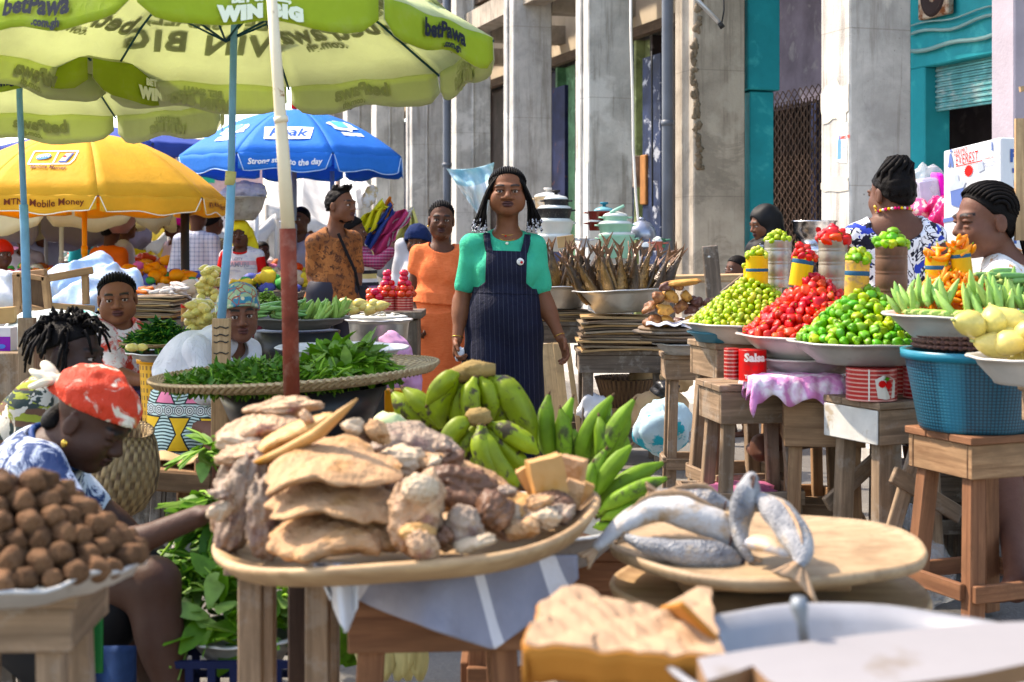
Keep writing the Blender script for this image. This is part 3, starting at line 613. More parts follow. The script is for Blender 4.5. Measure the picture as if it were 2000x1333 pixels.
def umbrella(label,c,R,zr,ap,rot0,m,n=8,tilt=(0,0),val=.13,sag=.02,prints=(),pole=None,ribm=None,curv=1.6,group=None,piping=None,finial=None,flare=.10,seed=0,seen_ribs=True,solid=.003,base=0,name='market_umbrella',inner=None,rnd=.55,vm=None):
    c=arr(*c); U=T(name,label,'umbrella',(c[0],c[1],base),group); rg=random.Random(seed)
    ph=[rg.uniform(0,6.28) for _ in range(n*3)]
    def rib(i,v):
        a=R_(rot0+360.0*i/n); x=R*v*math.cos(a);y=R*v*math.sin(a); return arr(c[0]+x,c[1]+y,zr+ap*(1-v**curv)+tilt[0]*x+tilt[1]*y)
    def can(i,s,v,off=0):
        p=rib(i,v)*(1-s)+rib(i+1,v)*s; cc=4*s*(1-s); p[2]+=-sag*cc*v*(1-v)*1.5+.006*v*math.sin(s*17+ph[i%n]+v*5)*cc; p[2]+=off; return p
    def vln(i,s,t,off=0):
        e=can(i,s,1); o=e-arr(c[0],c[1],e[2]); o/=np.linalg.norm(o); d=val*(1-rnd+rnd*min(1,math.sin(PI*s)*3)**.6)*(1+.10*math.sin(s*9+ph[i%n]))
        fl=flare*(.5+.5*math.sin(ph[(i+n)%(2*n)]))+.018*math.sin(s*11+ph[i%n])*t
        e=e+o*(fl*t*d+off); e[2]-=t*d; return e
    g=G()
    for i in range(n): g.grid(lambda u,v:can(i,u,.02+.98*v),10,9)
    o=mk('canopy',g,[m,inner or m],U,solid=solid); o.modifiers[0].material_offset=IOFF if inner else 0
    g=G()
    for i in range(n): g.grid(lambda u,v:vln(i,.015+.97*u,v),14,4)
    o=mk('valance',g,[m,vm or inner or m],U,solid=solid); o.modifiers[0].material_offset=IOFF if inner else 0
    if piping:
        g=G()
        for i in range(n): g.tube([vln(i,.015+.97*j/16,.97 if 0<j<16 else .1,.003) for j in range(17)],.0045,5)
        mk('piping',g,piping,U)
    for (i,where,txt,size,col,x0,y0,kw) in prints:
        g=G(); 
        def pt(x,y,off):
            if where=='val': wd=np.linalg.norm(can(i,1,1)-can(i,0,1)); s=.5+(x+x0)/wd; t=min(1.0,max(.01,(.5*val-(y+y0))/val)); return vln(i,min(.98,max(.02,s)),t,off)
            v=max(.05,min(.995,1-(y+y0)/R)); wd=np.linalg.norm(can(i,1,v)-can(i,0,v)); s=.5+(x+x0)/max(wd,.05); return can(i,s,v,off)
        if callable(txt): txt(g,pt)
        else: text_on(g,txt,lambda x,y:pt(x,y,.013 if where=='val' else .008),size,kw.get('bold',0),kw.get('shear',0),kw.get('sp',1))
        mk('print',g,col,U)
        if kw.get('back'):
            g=G(); text_on(g,txt,lambda x,y:pt(x,y,-.012 if where=='val' else -.007),size,kw.get('bold',0),kw.get('shear',0),kw.get('sp',1)); mk('print',g,kw['back'],U)
    rm=ribm or flat((.05,.09,.11))
    if seen_ribs:
        for i in range(n):
            g=G(); g.tube([rib(i,v)-arr(0,0,.012) for v in (.03,.35,.7,1.0)],.005,6); g.tube([rib(i,.5)-arr(0,0,.015),arr(c[0]+tilt[0]*-.1,c[1],zr-.08+ap*.2)],.0045,6); mk('rib',g,rm,U)
    if pole:
        z0,r,pm=pole; top=arr(c[0],c[1],zr+ap+.03); bt=arr(c[0]+pole_dx.get(label,0),c[1],z0); g=G(); g.tube([bt,bt*.4+top*.6,top],r,14); g.tube([bt*.45+top*.55,bt*.42+top*.58],r*1.25,14); mk('pole',g,pm,U)
    if finial: g=G(); g.ell((c[0],c[1],zr+ap+.05),(.03,.03,.06)); mk('finial',g,finial,U)
    return U
pole_dx={}; IOFF=1
def stool(label,x,y,w,d,z,m,rz=0,leg=.05,apron=.12,over=.01,splay=.06,th=.025,rungs=((.18),),cat='stool',name='wooden_stool',group=None,z0=0,am=None,lm=None,braces=(),top=True,aplab=None):
    S=T(name,label,cat,(x,y,z0)); Rz=rot(0,0,rz); f=lambda a,b,c:arr(x,y,0)+Rz@arr(a,b,0)+arr(0,0,c)
    if group: S['group']=group
    if top:
        g=G(); nb=3
        for i in range(nb): g.box(f(0,(-.5+(i+.5)/nb)*(d+2*over),z-th/2),(w+2*over,(d+2*over)/nb-.003,th),Rz)
        mk('top',g,m,S,bevel=.003)
    g=G(); za=z-th-apron/2-.001
    for sx,sy,ww,dd in ((0,-1,w,.022),(0,1,w,.022)): g.box(f(0,sy*(d/2-.011),za),(ww,dd,apron),Rz)
    for sx in (-1,1): g.box(f(sx*(w/2-.012),0,za),(.022,d-.05,apron),Rz)
    o=mk('apron',g,am or m,S,bevel=.003)
    if aplab: o['label']=aplab
    zt=z-th-.01
    for sx in (-1,1):
        for sy in (-1,1):
            g=G(); a=f(sx*(w/2-.024-leg/2),sy*(d/2-.024-leg/2),zt); b=f(sx*(w/2-.024-leg/2+splay),sy*(d/2-.024-leg/2+splay),z0); g.beam(b,a,leg,leg*.8,up=tuple(Rz[:,1])); mk('leg',g,lm or m,S,bevel=.003)
    for r in rungs:
        k=(zt-r)/(zt-z0); ex=w/2-.024-leg/2+splay*k; ey=d/2-.024-leg/2+splay*k
        for a,b in (((-ex-.03,-ey-leg/2-.01),(ex+.03,-ey-leg/2-.01)),((-ex-.03,ey+leg/2+.01),(ex+.03,ey+leg/2+.01)),((-ex-leg/2-.01,-ey),(-ex-leg/2-.01,ey)),((ex+leg/2+.01,-ey),(ex+leg/2+.01,ey))):
            g=G(); g.beam(f(*a,r),f(*b,r+random.uniform(-.01,.01)),.02,.055,up=(0,0,1)) if False else g.beam(f(*a,r),f(*b,r),.055,.02,up=tuple(np.cross(f(*b,0)-f(*a,0),(0,0,1)))); mk('rung',g,m,S,bevel=.003)
    for a,b in braces: g=G(); g.beam(f(*a),f(*b),.02,.06); mk('brace',g,m,S,bevel=.003)
    return S
def pan(label,c,r,h,m=None,bot=.7,lip=.02,name='metal_basin',cat='basin',sy=1,tilt=(0,0),wob=.0009,handles=False,group=None,part=None):
    m=m or ALU; g=G(); c=arr(*c); b=r*bot
    pr=[(0,-h),(b*.96,-h),(b,-h+.01),(r*.93,-.02),(r-.006,-.004),(r+lip,0),(r+lip+.004,.004),(r+lip,.008),(r-.004,.005),(r*.93-.006,-.012),(b-.004,-h+.014),(b*.9,-h+.006),(0,-h+.006)]
    sd=random.random()*6
    def fn(V):
        a=np.arctan2(V[:,1],V[:,0]); V=V.copy(); rr=np.hypot(V[:,0],V[:,1]); V[:,2]+=(wob*np.sin(a*5+sd)+wob*.7*np.sin(a*11+sd*2))*(rr/r)**4; return V
    g.lathe(pr,56,(0,0,0),rot(*tilt,0),1,sy,fn=fn)
    V=[v+c for v in g.v]; g.v=V
    if handles:
        for q in (-1,1): g.tube([c+arr(q*(r-.01),-.05,-.03),c+arr(q*(r+.05),-.03,-.025),c+arr(q*(r+.05),.03,-.025),c+arr(q*(r-.01),.05,-.03)],.006,6)
    if part: return mk(name,g,m,part)
    return mk(name,g,m,loc=c,label=label,cat=cat,group=group)
def leaf(g,p,d,up,l,w,curl=.2,n=4,fold=.15):
    d=arr(*d);d/=np.linalg.norm(d);s=np.cross(d,up);s/=np.linalg.norm(s)+1e-9;u=np.cross(s,d); V=[];Fs=[]
    for i in range(n+1):
        t=i/n; ww=w*math.sin(PI*(t*.92+.04))**.8*(1.15-.5*t); q=arr(*p)+d*l*t-u*curl*l*t*t
        V+= [q-s*ww+u*fold*ww,q,q+s*ww+u*fold*ww]
    for i in range(n): a=3*i; Fs+= [(a,a+1,a+4,a+3),(a+1,a+2,a+5,a+4)]
    g.add(V,Fs)
def greens(name,label,c,rx,ry,h,m,n=900,l=.06,w=.014,seed=0,cat='greens',stem=.25,kind='stuff',stemw=.0025,up=.5,part=None,peak=1.3,tails=0):
    rg=np.random.RandomState(seed); g=G(); c=arr(*c)
    for i in range(n):
        a=rg.rand()*6.28; q=rg.rand()**.5; z=h*max(0,1-q**peak)*(.55+.45*rg.rand()); p=c+arr(math.cos(a)*q*rx,math.sin(a)*q*ry,z)
        d=arr(math.cos(a)*.35+rg.normal()*.7,math.sin(a)*.35+rg.normal()*.7,rg.normal()*.35+up*.25-q*.25); ll=l*(.6+.8*rg.rand())
        g.cur=0 if rg.rand()>.25 else 1
        leaf(g,p,d,arr(rg.normal()*.4,rg.normal()*.4,1),ll,w*(.6+.8*rg.rand()),rg.uniform(-.2,.5))
        if rg.rand()<stem: dn=d/np.linalg.norm(d); g.m(2).tube([p,p+dn*ll*.5,p+(dn+arr(0,0,-.15))*ll*.95],stemw,4,False)
    ms=list(m)
    o=mk(name,g,ms,part,loc=None if part is not None else c,solid=0,label=label,cat=cat if kind!='structure' else None,kind=kind); return o
LG=[mat('leaf_dark',(.03,.10,.02),.5,v=.35,vs=20,trans=.25),mat('leaf_mid',(.08,.18,.035),.5,v=.3,vs=20,trans=.25),mat('leaf_stem',(.22,.36,.08),.5,v=.2)]
LB=[mat('leaf_bright',(.115,.235,.045),.5,v=.35,vs=20,trans=.3),mat('leaf_pale',(.24,.37,.13),.5,v=.3,vs=20,trans=.3),LG[2]]
LDK=[mat('leaf_deep',(.025,.10,.025),.5,v=.35,vs=14,trans=.2),mat('leaf_mid2',(.06,.18,.04),.5,v=.3,vs=14,trans=.2),LG[2]]
LGB=[mat('leaf_cut',(.065,.155,.032),.5,v=.35,vs=30,trans=.25),mat('leaf_cut_pale',(.17,.29,.09),.5,v=.3,vs=30,trans=.25),LG[2]]
def drape(g,fn,nu=30,nv=30): g.grid(fn,nu,nv)
def woven_mat(name,c,c2,f1=60,f2=30):
    if name in MATS: return MATS[name]
    k=NT(name); uv=k.tc.outputs['UV']; x,y,_=[k.xyz(uv)[i] for i in range(3)]
    a=k.ma('SINE',k.ma('MULTIPLY',x,f1)); b_=k.ma('SINE',k.ma('ADD',k.ma('MULTIPLY',y,f2),k.ma('MULTIPLY',k.ma('GREATER_THAN',a,0),PI)))
    col=k.mix(k.ramp(b_,-.6,.7),c2,c); col=k.mix(k.ramp(k.noise(k.co(),25,3,.6),.4,.7),col,tuple(q*.7 for q in c))
    k.link(col,'Base Color'); k.b.inputs['Roughness'].default_value=.8; k.bump(k.ma('ADD',k.ma('MULTIPLY',b_,.5),k.ma('MULTIPLY',k.ma('ABSOLUTE',a),.5)),.9,.006); MATS[name]=k.m; return k.m
STRAW=woven_mat('straw_weave',(.55,.40,.20),(.22,.13,.05),140,160)
# pepper-like meshes ---------------------------------------------------------
def ridge(V,f,s): return 1-2*np.abs(sn(V,f,s))
def lobed(V,n=3,am=.13,ph=0,dent=.25):
    a=np.arctan2(V[:,1],V[:,0]); V=V.copy(); k=1+am*np.cos(n*a+ph)*(1-np.abs(V[:,2])*.4); V[:,0]*=k;V[:,1]*=k; r=np.hypot(V[:,0],V[:,1]); V[:,2]-=dent*np.sign(V[:,2])*np.exp(-(r/.35)**2)*np.abs(V[:,2]); return V
def pepper_mesh(kind,seed):
    rg=random.Random(seed); g=G()
    if kind=='small': r=.0155; g.ell((0,0,0),(r,r,r*.82),None,12,lambda V:lobed(V,4,.07,rg.random()*6,.2))
    elif kind=='hab': r=.018; g.ell((0,0,0),(r*.92,r*.86,r*1.5),None,14,lambda V:lobed(V*np.where(V[:,2:3]<0,[[1,1,1]],[[1,1,1]])*(1-.28*np.clip(-V[:,2:3],0,1)),3,.20,rg.random()*6,.3)+.17*np.stack([sn(V,3,seed),sn(V,3,seed+1),0*V[:,0]],-1))
    elif kind=='finger':
        n=7; pts=[(math.sin(i*.45)*.009,0,-.028+.056*i/(n-1)) for i in range(n)]; g.tube(pts,[.003,.0075,.0098,.0102,.009,.0065,.0015],8)
    if kind!='finger': zt=(.0155*.62 if kind=='small' else .018*.95); g.m(1).tube([(0,0,zt-.002),(0.001,0,zt+.006),(.004,.002,zt+.013)],.0016,5); g.tube([(0,0,zt-.003),(0,0,zt+.001)],.005,6)
    else: g.m(1).tube([(math.sin(6*.45)*.009,0,.027),(.006,0,.036)],.0018,5)
    V=np.concatenate(g.v); me=bpy.data.meshes.new(kind); me.from_pydata(V.tolist(),[],g.f); me.polygons.foreach_set('material_index',g.mi); me.polygons.foreach_set('use_smooth',[True]*len(g.f)); return me
def shiny(name,c,rnd=.2,hue=.03,coat=.12,r=.42,c2=None): return mat(name,c,r,v=.14,vs=60,rnd=rnd,hue=hue,coat=coat,c2=c2,t2=(.5,.75),s2=40)
def spread(R,H,dr,seed,n,ry=1,prof=1.25,front=True,ymax=.25):
    rg=np.random.RandomState(seed); pts=[]; tries=0
    while len(pts)<n and tries<n*60:
        tries+=1; a=rg.rand()*6.28; q=rg.rand()**.5; x=math.cos(a)*q*R; y=math.sin(a)*q*R*ry
        if front and y>ymax*R: continue
        z=H*(1-q**prof); 
        if all((x-p[0])**2+(y-p[1])**2+(z-p[2])**2>dr*dr for p in pts): pts.append((x,y,z))
    return pts
def pile(what,label,group,c,R,H,meshes,mats_,dr,n,seed,size=1.0,core=None,ry=1,prof=1.25,cat='pepper',name='pepper',ymax=.3,lift=.006,tiltmax=180):
    c=arr(*c); rg=random.Random(seed); g=G(); g.lathe([(R*.90*q,H*(1-q**prof)-.014) for q in (1.0,.9,.8,.65,.5,.35,.2,.08,.001)],36,c,None,1,ry)
    # loose fruit under and behind the ones built singly
    V0=[np.array([tuple(v.co) for v in m.vertices]) for m in meshes]; F0=[[tuple(p.vertices) for p in m.polygons] for m in meshes]
    under=spread(R*.86,H*.97,dr*1.25,seed+50,260,ry,prof,False); rr=np.random.RandomState(seed)
    for q in under:
        i=rg.randrange(len(meshes)); Rm=rot(rg.uniform(0,360),rg.uniform(0,360),0); g.add(V0[i]@Rm.T*size+c+arr(q[0],q[1],q[2]-.010),F0[i],True,mi=rg.randrange(len(mats_)-1) if len(mats_)>2 else 0)
    mk(name+'_heap',g,core or [m for m in mats_[:-1]],loc=c,label=what,cat=cat,kind='stuff')
    for me in meshes:
        if not len(me.materials): me.materials.append(mats_[0]); me.materials.append(mats_[-1])
    for q in spread(R,H,dr,seed,n,ry,prof,True,ymax):
        o=bpy.data.objects.new(name,rg.choice(meshes)); COL.objects.link(o); o.location=c+arr(q[0],q[1],q[2]+lift)
        o.rotation_euler=(R_(rg.uniform(0,tiltmax)),R_(rg.uniform(0,180)),rg.uniform(0,6.28)); o.scale=(size*rg.uniform(.82,1.18),)*3; tag(o,label,cat,group)
def can(label,px0,px1,py0,py1,Y,m,band=None,bandpos=(.45,.6),tilt=(0,0),ridges=(),name='tin_can',cat='can',open_=True,group=None,zb=None):
    x=(px0+px1)/2; r=L_(px1-px0,Y)/2; h=L_(py1-py0,Y); c=P(x,py1,Y); g=G(); pr=[(0,0),(r*.98,0),(r,.004)]
    for t in ridges: pr+=[(r,h*t-.004),(r*.97,h*t),(r,h*t+.004)]
    pr+=[(r,h-.004),(r*1.02,h),(r*.97,h),(r*.96,h-.02),(0,h-.02)]
    ext=[]
    if band:
        z0,z1=h*bandpos[0],h*bandpos[1]
        g.m(1).lathe([(r*1.002,z0),(r*1.012,z0+.001),(r*1.012,z1-.001),(r*1.002,z1)],28,(0,0,0)); g.m(0)
    g.lathe(pr,28,(0,0,0)); Rt=rot(*tilt,0); g.v=[v@Rt.T+np.array(c) for v in g.v]
    o=mk(name,g,[m]+([band] if band else []),loc=c,label=label,cat=cat,group=group); return np.array(c)+Rt@arr(0,0,h),r
def topping(label,group,p,r,h,meshes,mats_,size,n,seed,name='pepper',cat='pepper'):
    rg=random.Random(seed); 
    for me in meshes:
        if not len(me.materials): me.materials.append(mats_[0]); me.materials.append(mats_[-1])
    for q in spread(r*.95,h,.022*size,seed,n,1,1.5,False):
        o=bpy.data.objects.new(name,rg.choice(meshes)); COL.objects.link(o); o.location=arr(*p)+arr(q[0],q[1],q[2]-.002); o.rotation_euler=(rg.uniform(0,3),rg.uniform(0,3),rg.uniform(0,6)); o.scale=(size*rg.uniform(.85,1.15),)*3; tag(o,label,cat,group)
# ---------------- umbrellas ----------------
def cloth_mat(name,c,tr=.5,v=.12,c2=None,r=.7):
    if name in MATS: return MATS[name]
    k=NT(name); co=k.co(); nz=k.noise(co,3,5,.6); col=k.mix(k.ramp(nz,.3,.7),tuple(x*(1-v) for x in c),tuple(min(1,x*(1+v)) for x in c))
    if c2: col=k.mix(k.ma('MULTIPLY',k.ramp(k.noise(co,6,6,.7),.5,.75),.5),col,c2)
    wr=k.noise(k.co(scale=(1,1,.5)),22,3,.6,.8); k.link(col,'Base Color'); k.b.inputs['Roughness'].default_value=r; k.b.inputs['Specular IOR Level'].default_value=.25
    k.bump(k.ma('ADD',wr,k.ma('MULTIPLY',k.noise(co,260,1,.5),.2)),.35,.012); translucent(k,col,tr); MATS[name]=k.m; return k.m
GRN=cloth_mat('lime_canvas',(.40,.54,.035),.45,c2=(.42,.48,.16)); GRI=cloth_mat('faded_lime_lining',(.64,.65,.46),.5,c2=(.52,.53,.40)); GRP=cloth_mat('pale_lime_top',(.74,.80,.44),.5); INK=flat((.015,.018,.03)); INKW=flat((.80,.85,.70))
BK1=mat('ink_through_cloth',(.40,.43,.26),.8,trans=.4); BK2=mat('ink_through_grey',(.47,.51,.31),.8,trans=.4)
SKYB=mat('pale_blue_pole',(.20,.38,.55),.4,v=.15,vs=10,c2=(.30,.33,.30),t2=(.68,.72),s2=20)
def bp(i,w='val',sz=.085,**k):
    a=[(i,w,'betPawa',sz,INK,k.get('x',0),k.get('y',.012),dict(bold=.0035,shear=.12,back=BK1)),(i,w,'.com.gh',sz*.45,INK,k.get('x',0)+.05,k.get('y',.012)-(.052 if w=='val' else .075),dict(bold=.002,back=BK1))]
    return a
def bs(i,w='val',sz=.060,**k): 
    y=k.get('y',-.006); return [(i,w,'BET SMALL,',sz*.62,INKW,0,y+sz*.42,dict(bold=.0025,back=BK2)),(i,w,'WIN BIG',sz,INKW,0,y-sz*.40,dict(bold=.006,sp=1.15,back=BK2))]
pr=[]
for i in range(8):
    pr+= bp(i,'val') if i%2 else bs(i,'val')
    pr+= bs(i,'can',.165,y=.30) if i%2==0 else bp(i,'can',.15,y=.30)
    if i%2==0: pr+=bp(i,'can',.075,y=.60)
Y=5.5; c=P(441,100,Y)
umbrella('big lime green umbrella nearest the camera, seen from below',(c.x,c.y),1.04,2.045,.42,-94.5,GRI,vm=GRN,inner=GRP,tilt=(-.0,-.058),val=.125,sag=.03,prints=pr,pole=None,ribm=flat((.02,.07,.09)),flare=.25,seed=2)
bpy.data.objects['market_umbrella']
U1=bpy.data.objects['market_umbrella']; g=G(); g.tube([P(431,640,5.5),P(448,440,5.5),P(452,345,5.5)],L_(17,5.5)/2,14); g.tube([P(451,365,5.5),P(456,100,5.5),P(460,-10,5.5),arr(c.x,c.y,2.40)],L_(14,5.5)/2,14)
g.m(1).tube([P(449,362,5.5),P(451,335,5.5)],L_(21,5.5)/2,14); mk('pole',g,[SKYB,flat((.45,.42,.22))],U1)
g=G(); g.beam(P(430,900,5.5),P(433,622,5.5),L_(33,5.5),.045,up=(0,1,0)); g.m(1)
for yy in (640,655,668,690,750): g.tube([P(417+i*6,yy+2*math.sin(i*2),5.5-.026) for i in range(6)],.003,5)
mk('wooden_stake',g,[W1,flat((.03,.03,.03))],loc=P(430,900,5.5),label='pale wooden stake bound with black wire under the near blue umbrella pole',cat='stake',bevel=.003)
pr2=[]
for i in range(8): pr2+= bs(i,'val') if i%2 else bp(i,'val')
Y=6.9; c=P(38,200,Y)
U2=umbrella('second lime green umbrella, on the blue pole at the left edge',(c.x,c.y),1.04,2.02,.40,-100,GRI,vm=GRN,inner=GRP,tilt=(0,-.045),val=.15,sag=.03,prints=pr2,ribm=flat((.02,.07,.09)),flare=.2,seed=5)
g=G(); g.tube([P(54,640,Y),P(48,450,Y),P(46,400,Y)],L_(17,Y)/2,14); g.tube([P(47,410,Y),P(38,190,Y),arr(c.x,c.y,2.4)],L_(12,Y)/2,14); mk('pole',g,SKYB,U2)
g=G(); g.beam(P(55,830,Y),P(53,621,Y),L_(31,Y),.05,up=(0,1,0)); mk('wooden_stake',g,W5,loc=P(55,800,Y),label='brown wooden stake holding the blue pole at the left edge',cat='stake',bevel=.003)
# yellow money-transfer umbrella
YEL=cloth_mat('amber_canvas',(.85,.46,.03),.35); YB=flat((.12,.03,.01)); WPI=flat((.85,.78,.62))
Y=11; c=P(165,300,Y)
def logo(g,pt):
    f=lambda x,y:pt(x,y,.008)
    for a,b_ in (((-.16,.075),(.16,.075)),((-.16,-.075),(.14,-.075)),((-.16,-.075),(-.16,.075)),((.02,-.075),(.02,.075)),((.16,.075),(.16,-.03)),((.16,-.03),(.14,-.075))): 
        d=arr(*b_)-arr(*a); n=arr(-d[1],d[0])/np.linalg.norm(d)*.006; g.add([tuple(f(*(arr(*q)+n*s))) for q in (a,b_) for s in (-1,1)],[(0,1,3,2)],False,mi=0)
    g.add([tuple(pt(-.07+.055*math.cos(t*.35),.0+.035*math.sin(t*.35),.009)) for t in range(18)],[tuple(range(18))],False,mi=1)
    text_on(g,'MTN',lambda x,y:pt(x-.07,y,.012),.042,.002,mi=0); g.add([tuple(pt(*q,.009)) for q in ((.05,-.06),(.11,-.06),(.14,.05),(.08,.05))],[(0,1,2,3)],False,mi=2)
    g.add([tuple(pt(*q,.012)) for q in ((.06,-.045),(.10,-.045),(.125,.035),(.085,.035))],[(0,1,2,3)],False,mi=0); g.add([tuple(pt(.085+.014*math.cos(t*.7),.0+.014*math.sin(t*.7),.014)) for t in range(9)],[tuple(range(9))],False,mi=3)
    text_on(g,'Mobile Money',lambda x,y:pt(x,y-.115,.012),.045,.001,mi=4)
LM=[flat((.85,.85,.82)),flat((.05,.22,.55)),flat((.05,.08,.25)),flat((.8,.05,.04)),YB]
U3=umbrella('amber yellow umbrella with mobile money lettering on an orange pole',(c.x,c.y),1.10,1.60,.50,-90-22.5-1,YEL,rnd=.2,val=.125,sag=-.02,piping=WPI,curv=2.2,pole=(.0,.02,flat((.75,.33,.01))),flare=.1,seed=9,
  prints=[(0,'val','MTN  Mobile Money',.066,YB,.04,.008,dict(bold=.001)),(0,'can',logo,0,LM,.0,.33,{}),(2,'val','MTN  Mobile Money',.062,YB,0,.008,dict(bold=.001))],seen_ribs=True)
# blue umbrella
BLU=cloth_mat('blue_canvas',(.01,.20,.72),.3,v=.1); WH=flat((.82,.86,.9)); Y=12.9; c=P(575,250,Y)
def banner(g,pt):
    pts=[(-.20,.09),(-.1,.10),(.1,.10),(.22,.085),(.21,-.02),(.20,-.085),(0,-.10),(-.19,-.09)]; g.add([tuple(pt(x,y,.009)) for x,y in pts],[tuple(range(8))],False,mi=0); text_on(g,'Peak',lambda x,y:pt(x,y,.014),.17,.002,.25,mi=1)
def splash(g,pt):
    rg=random.Random(5)
    g.add([tuple(pt(.15*math.cos(t*.4)*(1+.3*rg.uniform(-1,1)),.10*math.sin(t*.4)*(1+.3*rg.uniform(-1,1)),.009)) for t in range(16)],[tuple(range(16))],False,mi=0)
    g.add([tuple(pt(x,y,.013)) for x,y in ((-.07,.08),(.08,.08),(.07,-.03),(-.06,-.03))],[(0,1,2,3)],False,mi=2)
    g.add([tuple(pt(x,y,.009)) for x,y in ((-.08,-.1),(.16,-.1),(.16,-.15),(-.08,-.15))],[(0,1,2,3)],False,mi=0)
PKM=[WH,flat((.03,.10,.45)),flat((.15,.45,.55))]
U4=umbrella('bright blue dairy umbrella near the concrete columns',(c.x,c.y),1.05,2.02,.44,-90-22.5+4,BLU,rnd=.3,val=.155,sag=-.01,piping=flat((.45,.6,.8)),curv=1.9,pole=(0,.022,flat((.25,.27,.3))),finial=flat((.6,.04,.03)),flare=.1,seed=4,
  prints=[(0,'val','Strong start to the day',.066,WH,0,.0,dict(bold=.002,shear=.15)),(0,'can',banner,0,PKM,.0,.24,{}),(1,'can',splash,0,PKM,0,.38,{}),(7,'can',splash,0,PKM,0,.30,{})])
# cream and purple umbrella beneath the yellow one
CRE=cloth_mat('cream_canvas',(.72,.66,.42),.5); PUR=cloth_mat('purple_grey_canvas',(.26,.23,.30),.35)
Y=13.2; c=P(120,450,Y); U5=umbrella('worn cream umbrella hanging low behind the yellow one',(c.x,c.y),1.0,1.62,.30,-80,CRE,val=.28,tilt=(.05,-.02),flare=.3,seed=11,pole=(0,.02,flat((.5,.5,.5))))
Y=14.6; c=P(90,450,Y); umbrella('purple grey umbrella with a dark blue flap, lowest of the left umbrellas',(c.x,c.y),1.05,1.53,.28,-75,PUR,val=.32,tilt=(.02,-.02),flare=.2,seed=12,pole=(0,.02,flat((.5,.5,.5))))
NVY=cloth_mat('navy_canvas',(.03,.07,.35),.3); Y=16; c=P(235,430,Y); umbrella('dark blue umbrella showing behind the yellow one',(c.x,c.y),1.3,2.30,.25,-60,NVY,val=.15,flare=.2,seed=13,pole=(0,.02,flat((.5,.5,.5))))
# white and rusty pipe
Y=4.3; g=G(); g.tube([P(570,790,Y),P(566,600,Y),P(562,447,Y)],L_(32,Y)/2,18); g.m(1).tube([P(563,452,Y),P(553,300,Y),P(543,160,Y),P(528,-40,Y)],[L_(27,Y)/2,L_(25,Y)/2,L_(22,Y)/2,L_(20,Y)/2],18); g.tube([P(550,240,Y),P(548,228,Y)],L_(28,Y)/2,18); g.m(0).tube([P(571,1100,Y),P(570,780,Y)],L_(30,Y)/2,18)
RUS=mat('red_oxide_pipe',(.17,.050,.036),.8,v=.4,vs=9,b=.3,bs=50,c2=(.27,.14,.11),t2=(.5,.7),s2=14)
WHP=mat('chipped_white_pipe',(.70,.62,.47),.5,v=.06,vs=5,b=.2,bs=40,c2=(.22,.09,.03),t2=(.64,.68),s2=11)
o=mk('pole',g,[RUS,WHP],loc=P(570,1100,Y),label='tall pipe, chipped white above and rusty red below',cat='pole'); o.name='metal_pole'
# ---------------- pepper stall on the right ----------------
def S(px,Y): return px*Y/F
pj=lambda x,y,Y:arr(*P(x,y,Y))
YG=[shiny('pepper_yellow_green',(.32,.42,.055)),shiny('pepper_pale_green',(.44,.50,.13))]; GG=[shiny('pepper_mid_green',(.13,.31,.035)),shiny('pepper_light_green',(.30,.44,.07))]
RD=[shiny('pepper_red',(.50,.022,.010),.25,.006),shiny('pepper_orange_red',(.62,.075,.014),.2,.008)]; OR=[shiny('pepper_orange',(.75,.27,.012),.15,.008)]
STM=flat((.16,.30,.05)); DST=flat((.25,.28,.06))
# pans
Y1,Y2,Y3,Y4,Y5=5.9,5.55,5.2,4.75,4.2
c1,c2_,c3,c4,c5=pj(1468,632,Y1),pj(1592,655,Y2),pj(1690,668,Y3),pj(1893,616,Y4),pj(2025,700,Y5)
PANM=mat('worn_enamel',(.50,.48,.45),.45,metal=.35,v=.15,vs=6,c2=(.30,.25,.19),t2=(.6,.72),s2=8,b=.1,bs=30)
pan('grey metal basin heaped with small yellow green peppers',c1,.268,.075,PANM)
pan('grey metal basin heaped with red peppers',c2_,.285,.085,PANM)
pan('wide metal basin heaped with bright green peppers',c3,.262,.075,PANM)
pan('metal basin of okra and orange chillies on the teal basket',c4,.262,.085,PANM)
pan('metal basin of pale yellow peppers at the right edge',c5,.18,.075,PANM)
pan('empty metal basin under the basin of red peppers',c2_-arr(0.02,-.02,.088),.225,.055,PANM)
# pepper meshes: separate per colour so that materials can differ
def three(kind,m,s0):
    L=[]
    for i in range(3):
        me=pepper_mesh(kind,s0+i); me.materials.append(m[i%len(m)]); me.materials.append(STM); L.append(me)
    return L
MSM,MRD,MGR,MOR=three('small',YG,1),three('hab',RD,11),three('hab',GG,21),three('finger',OR,31)
pile('closely packed yellow green peppers filling the left basin','small yellow green pepper heaped in the left pepper basin','small yellow green peppers',c1+arr(0,0,-.005),.250,.200,MSM,YG+[STM],.0235,290,1,.95,prof=1.05,name='round_pepper',lift=.010)
pile('closely packed red peppers filling the second basin','red pepper heaped in the second basin','red peppers',c2_+arr(0,0,-.005),.262,.23,MRD,RD+[STM],.0285,230,2,1.12,prof=1.05,name='red_pepper',lift=.012)
pile('closely packed bright green peppers filling the third basin','bright green pepper heaped in the third basin','bright green peppers',c3+arr(0,0,-.005),.240,.20,MGR,GG+[STM],.0275,220,3,1.05,prof=1.1,name='green_pepper',lift=.012)
co_=c4+arr(-.03,.10,.0); pile('closely packed orange chillies at the back of the okra basin','orange chilli heaped behind the okra','orange chillies',co_,.17,.155,MOR,OR+[STM],.019,200,4,.95,prof=1.4,name='chilli',cat='chilli',ymax=.8)
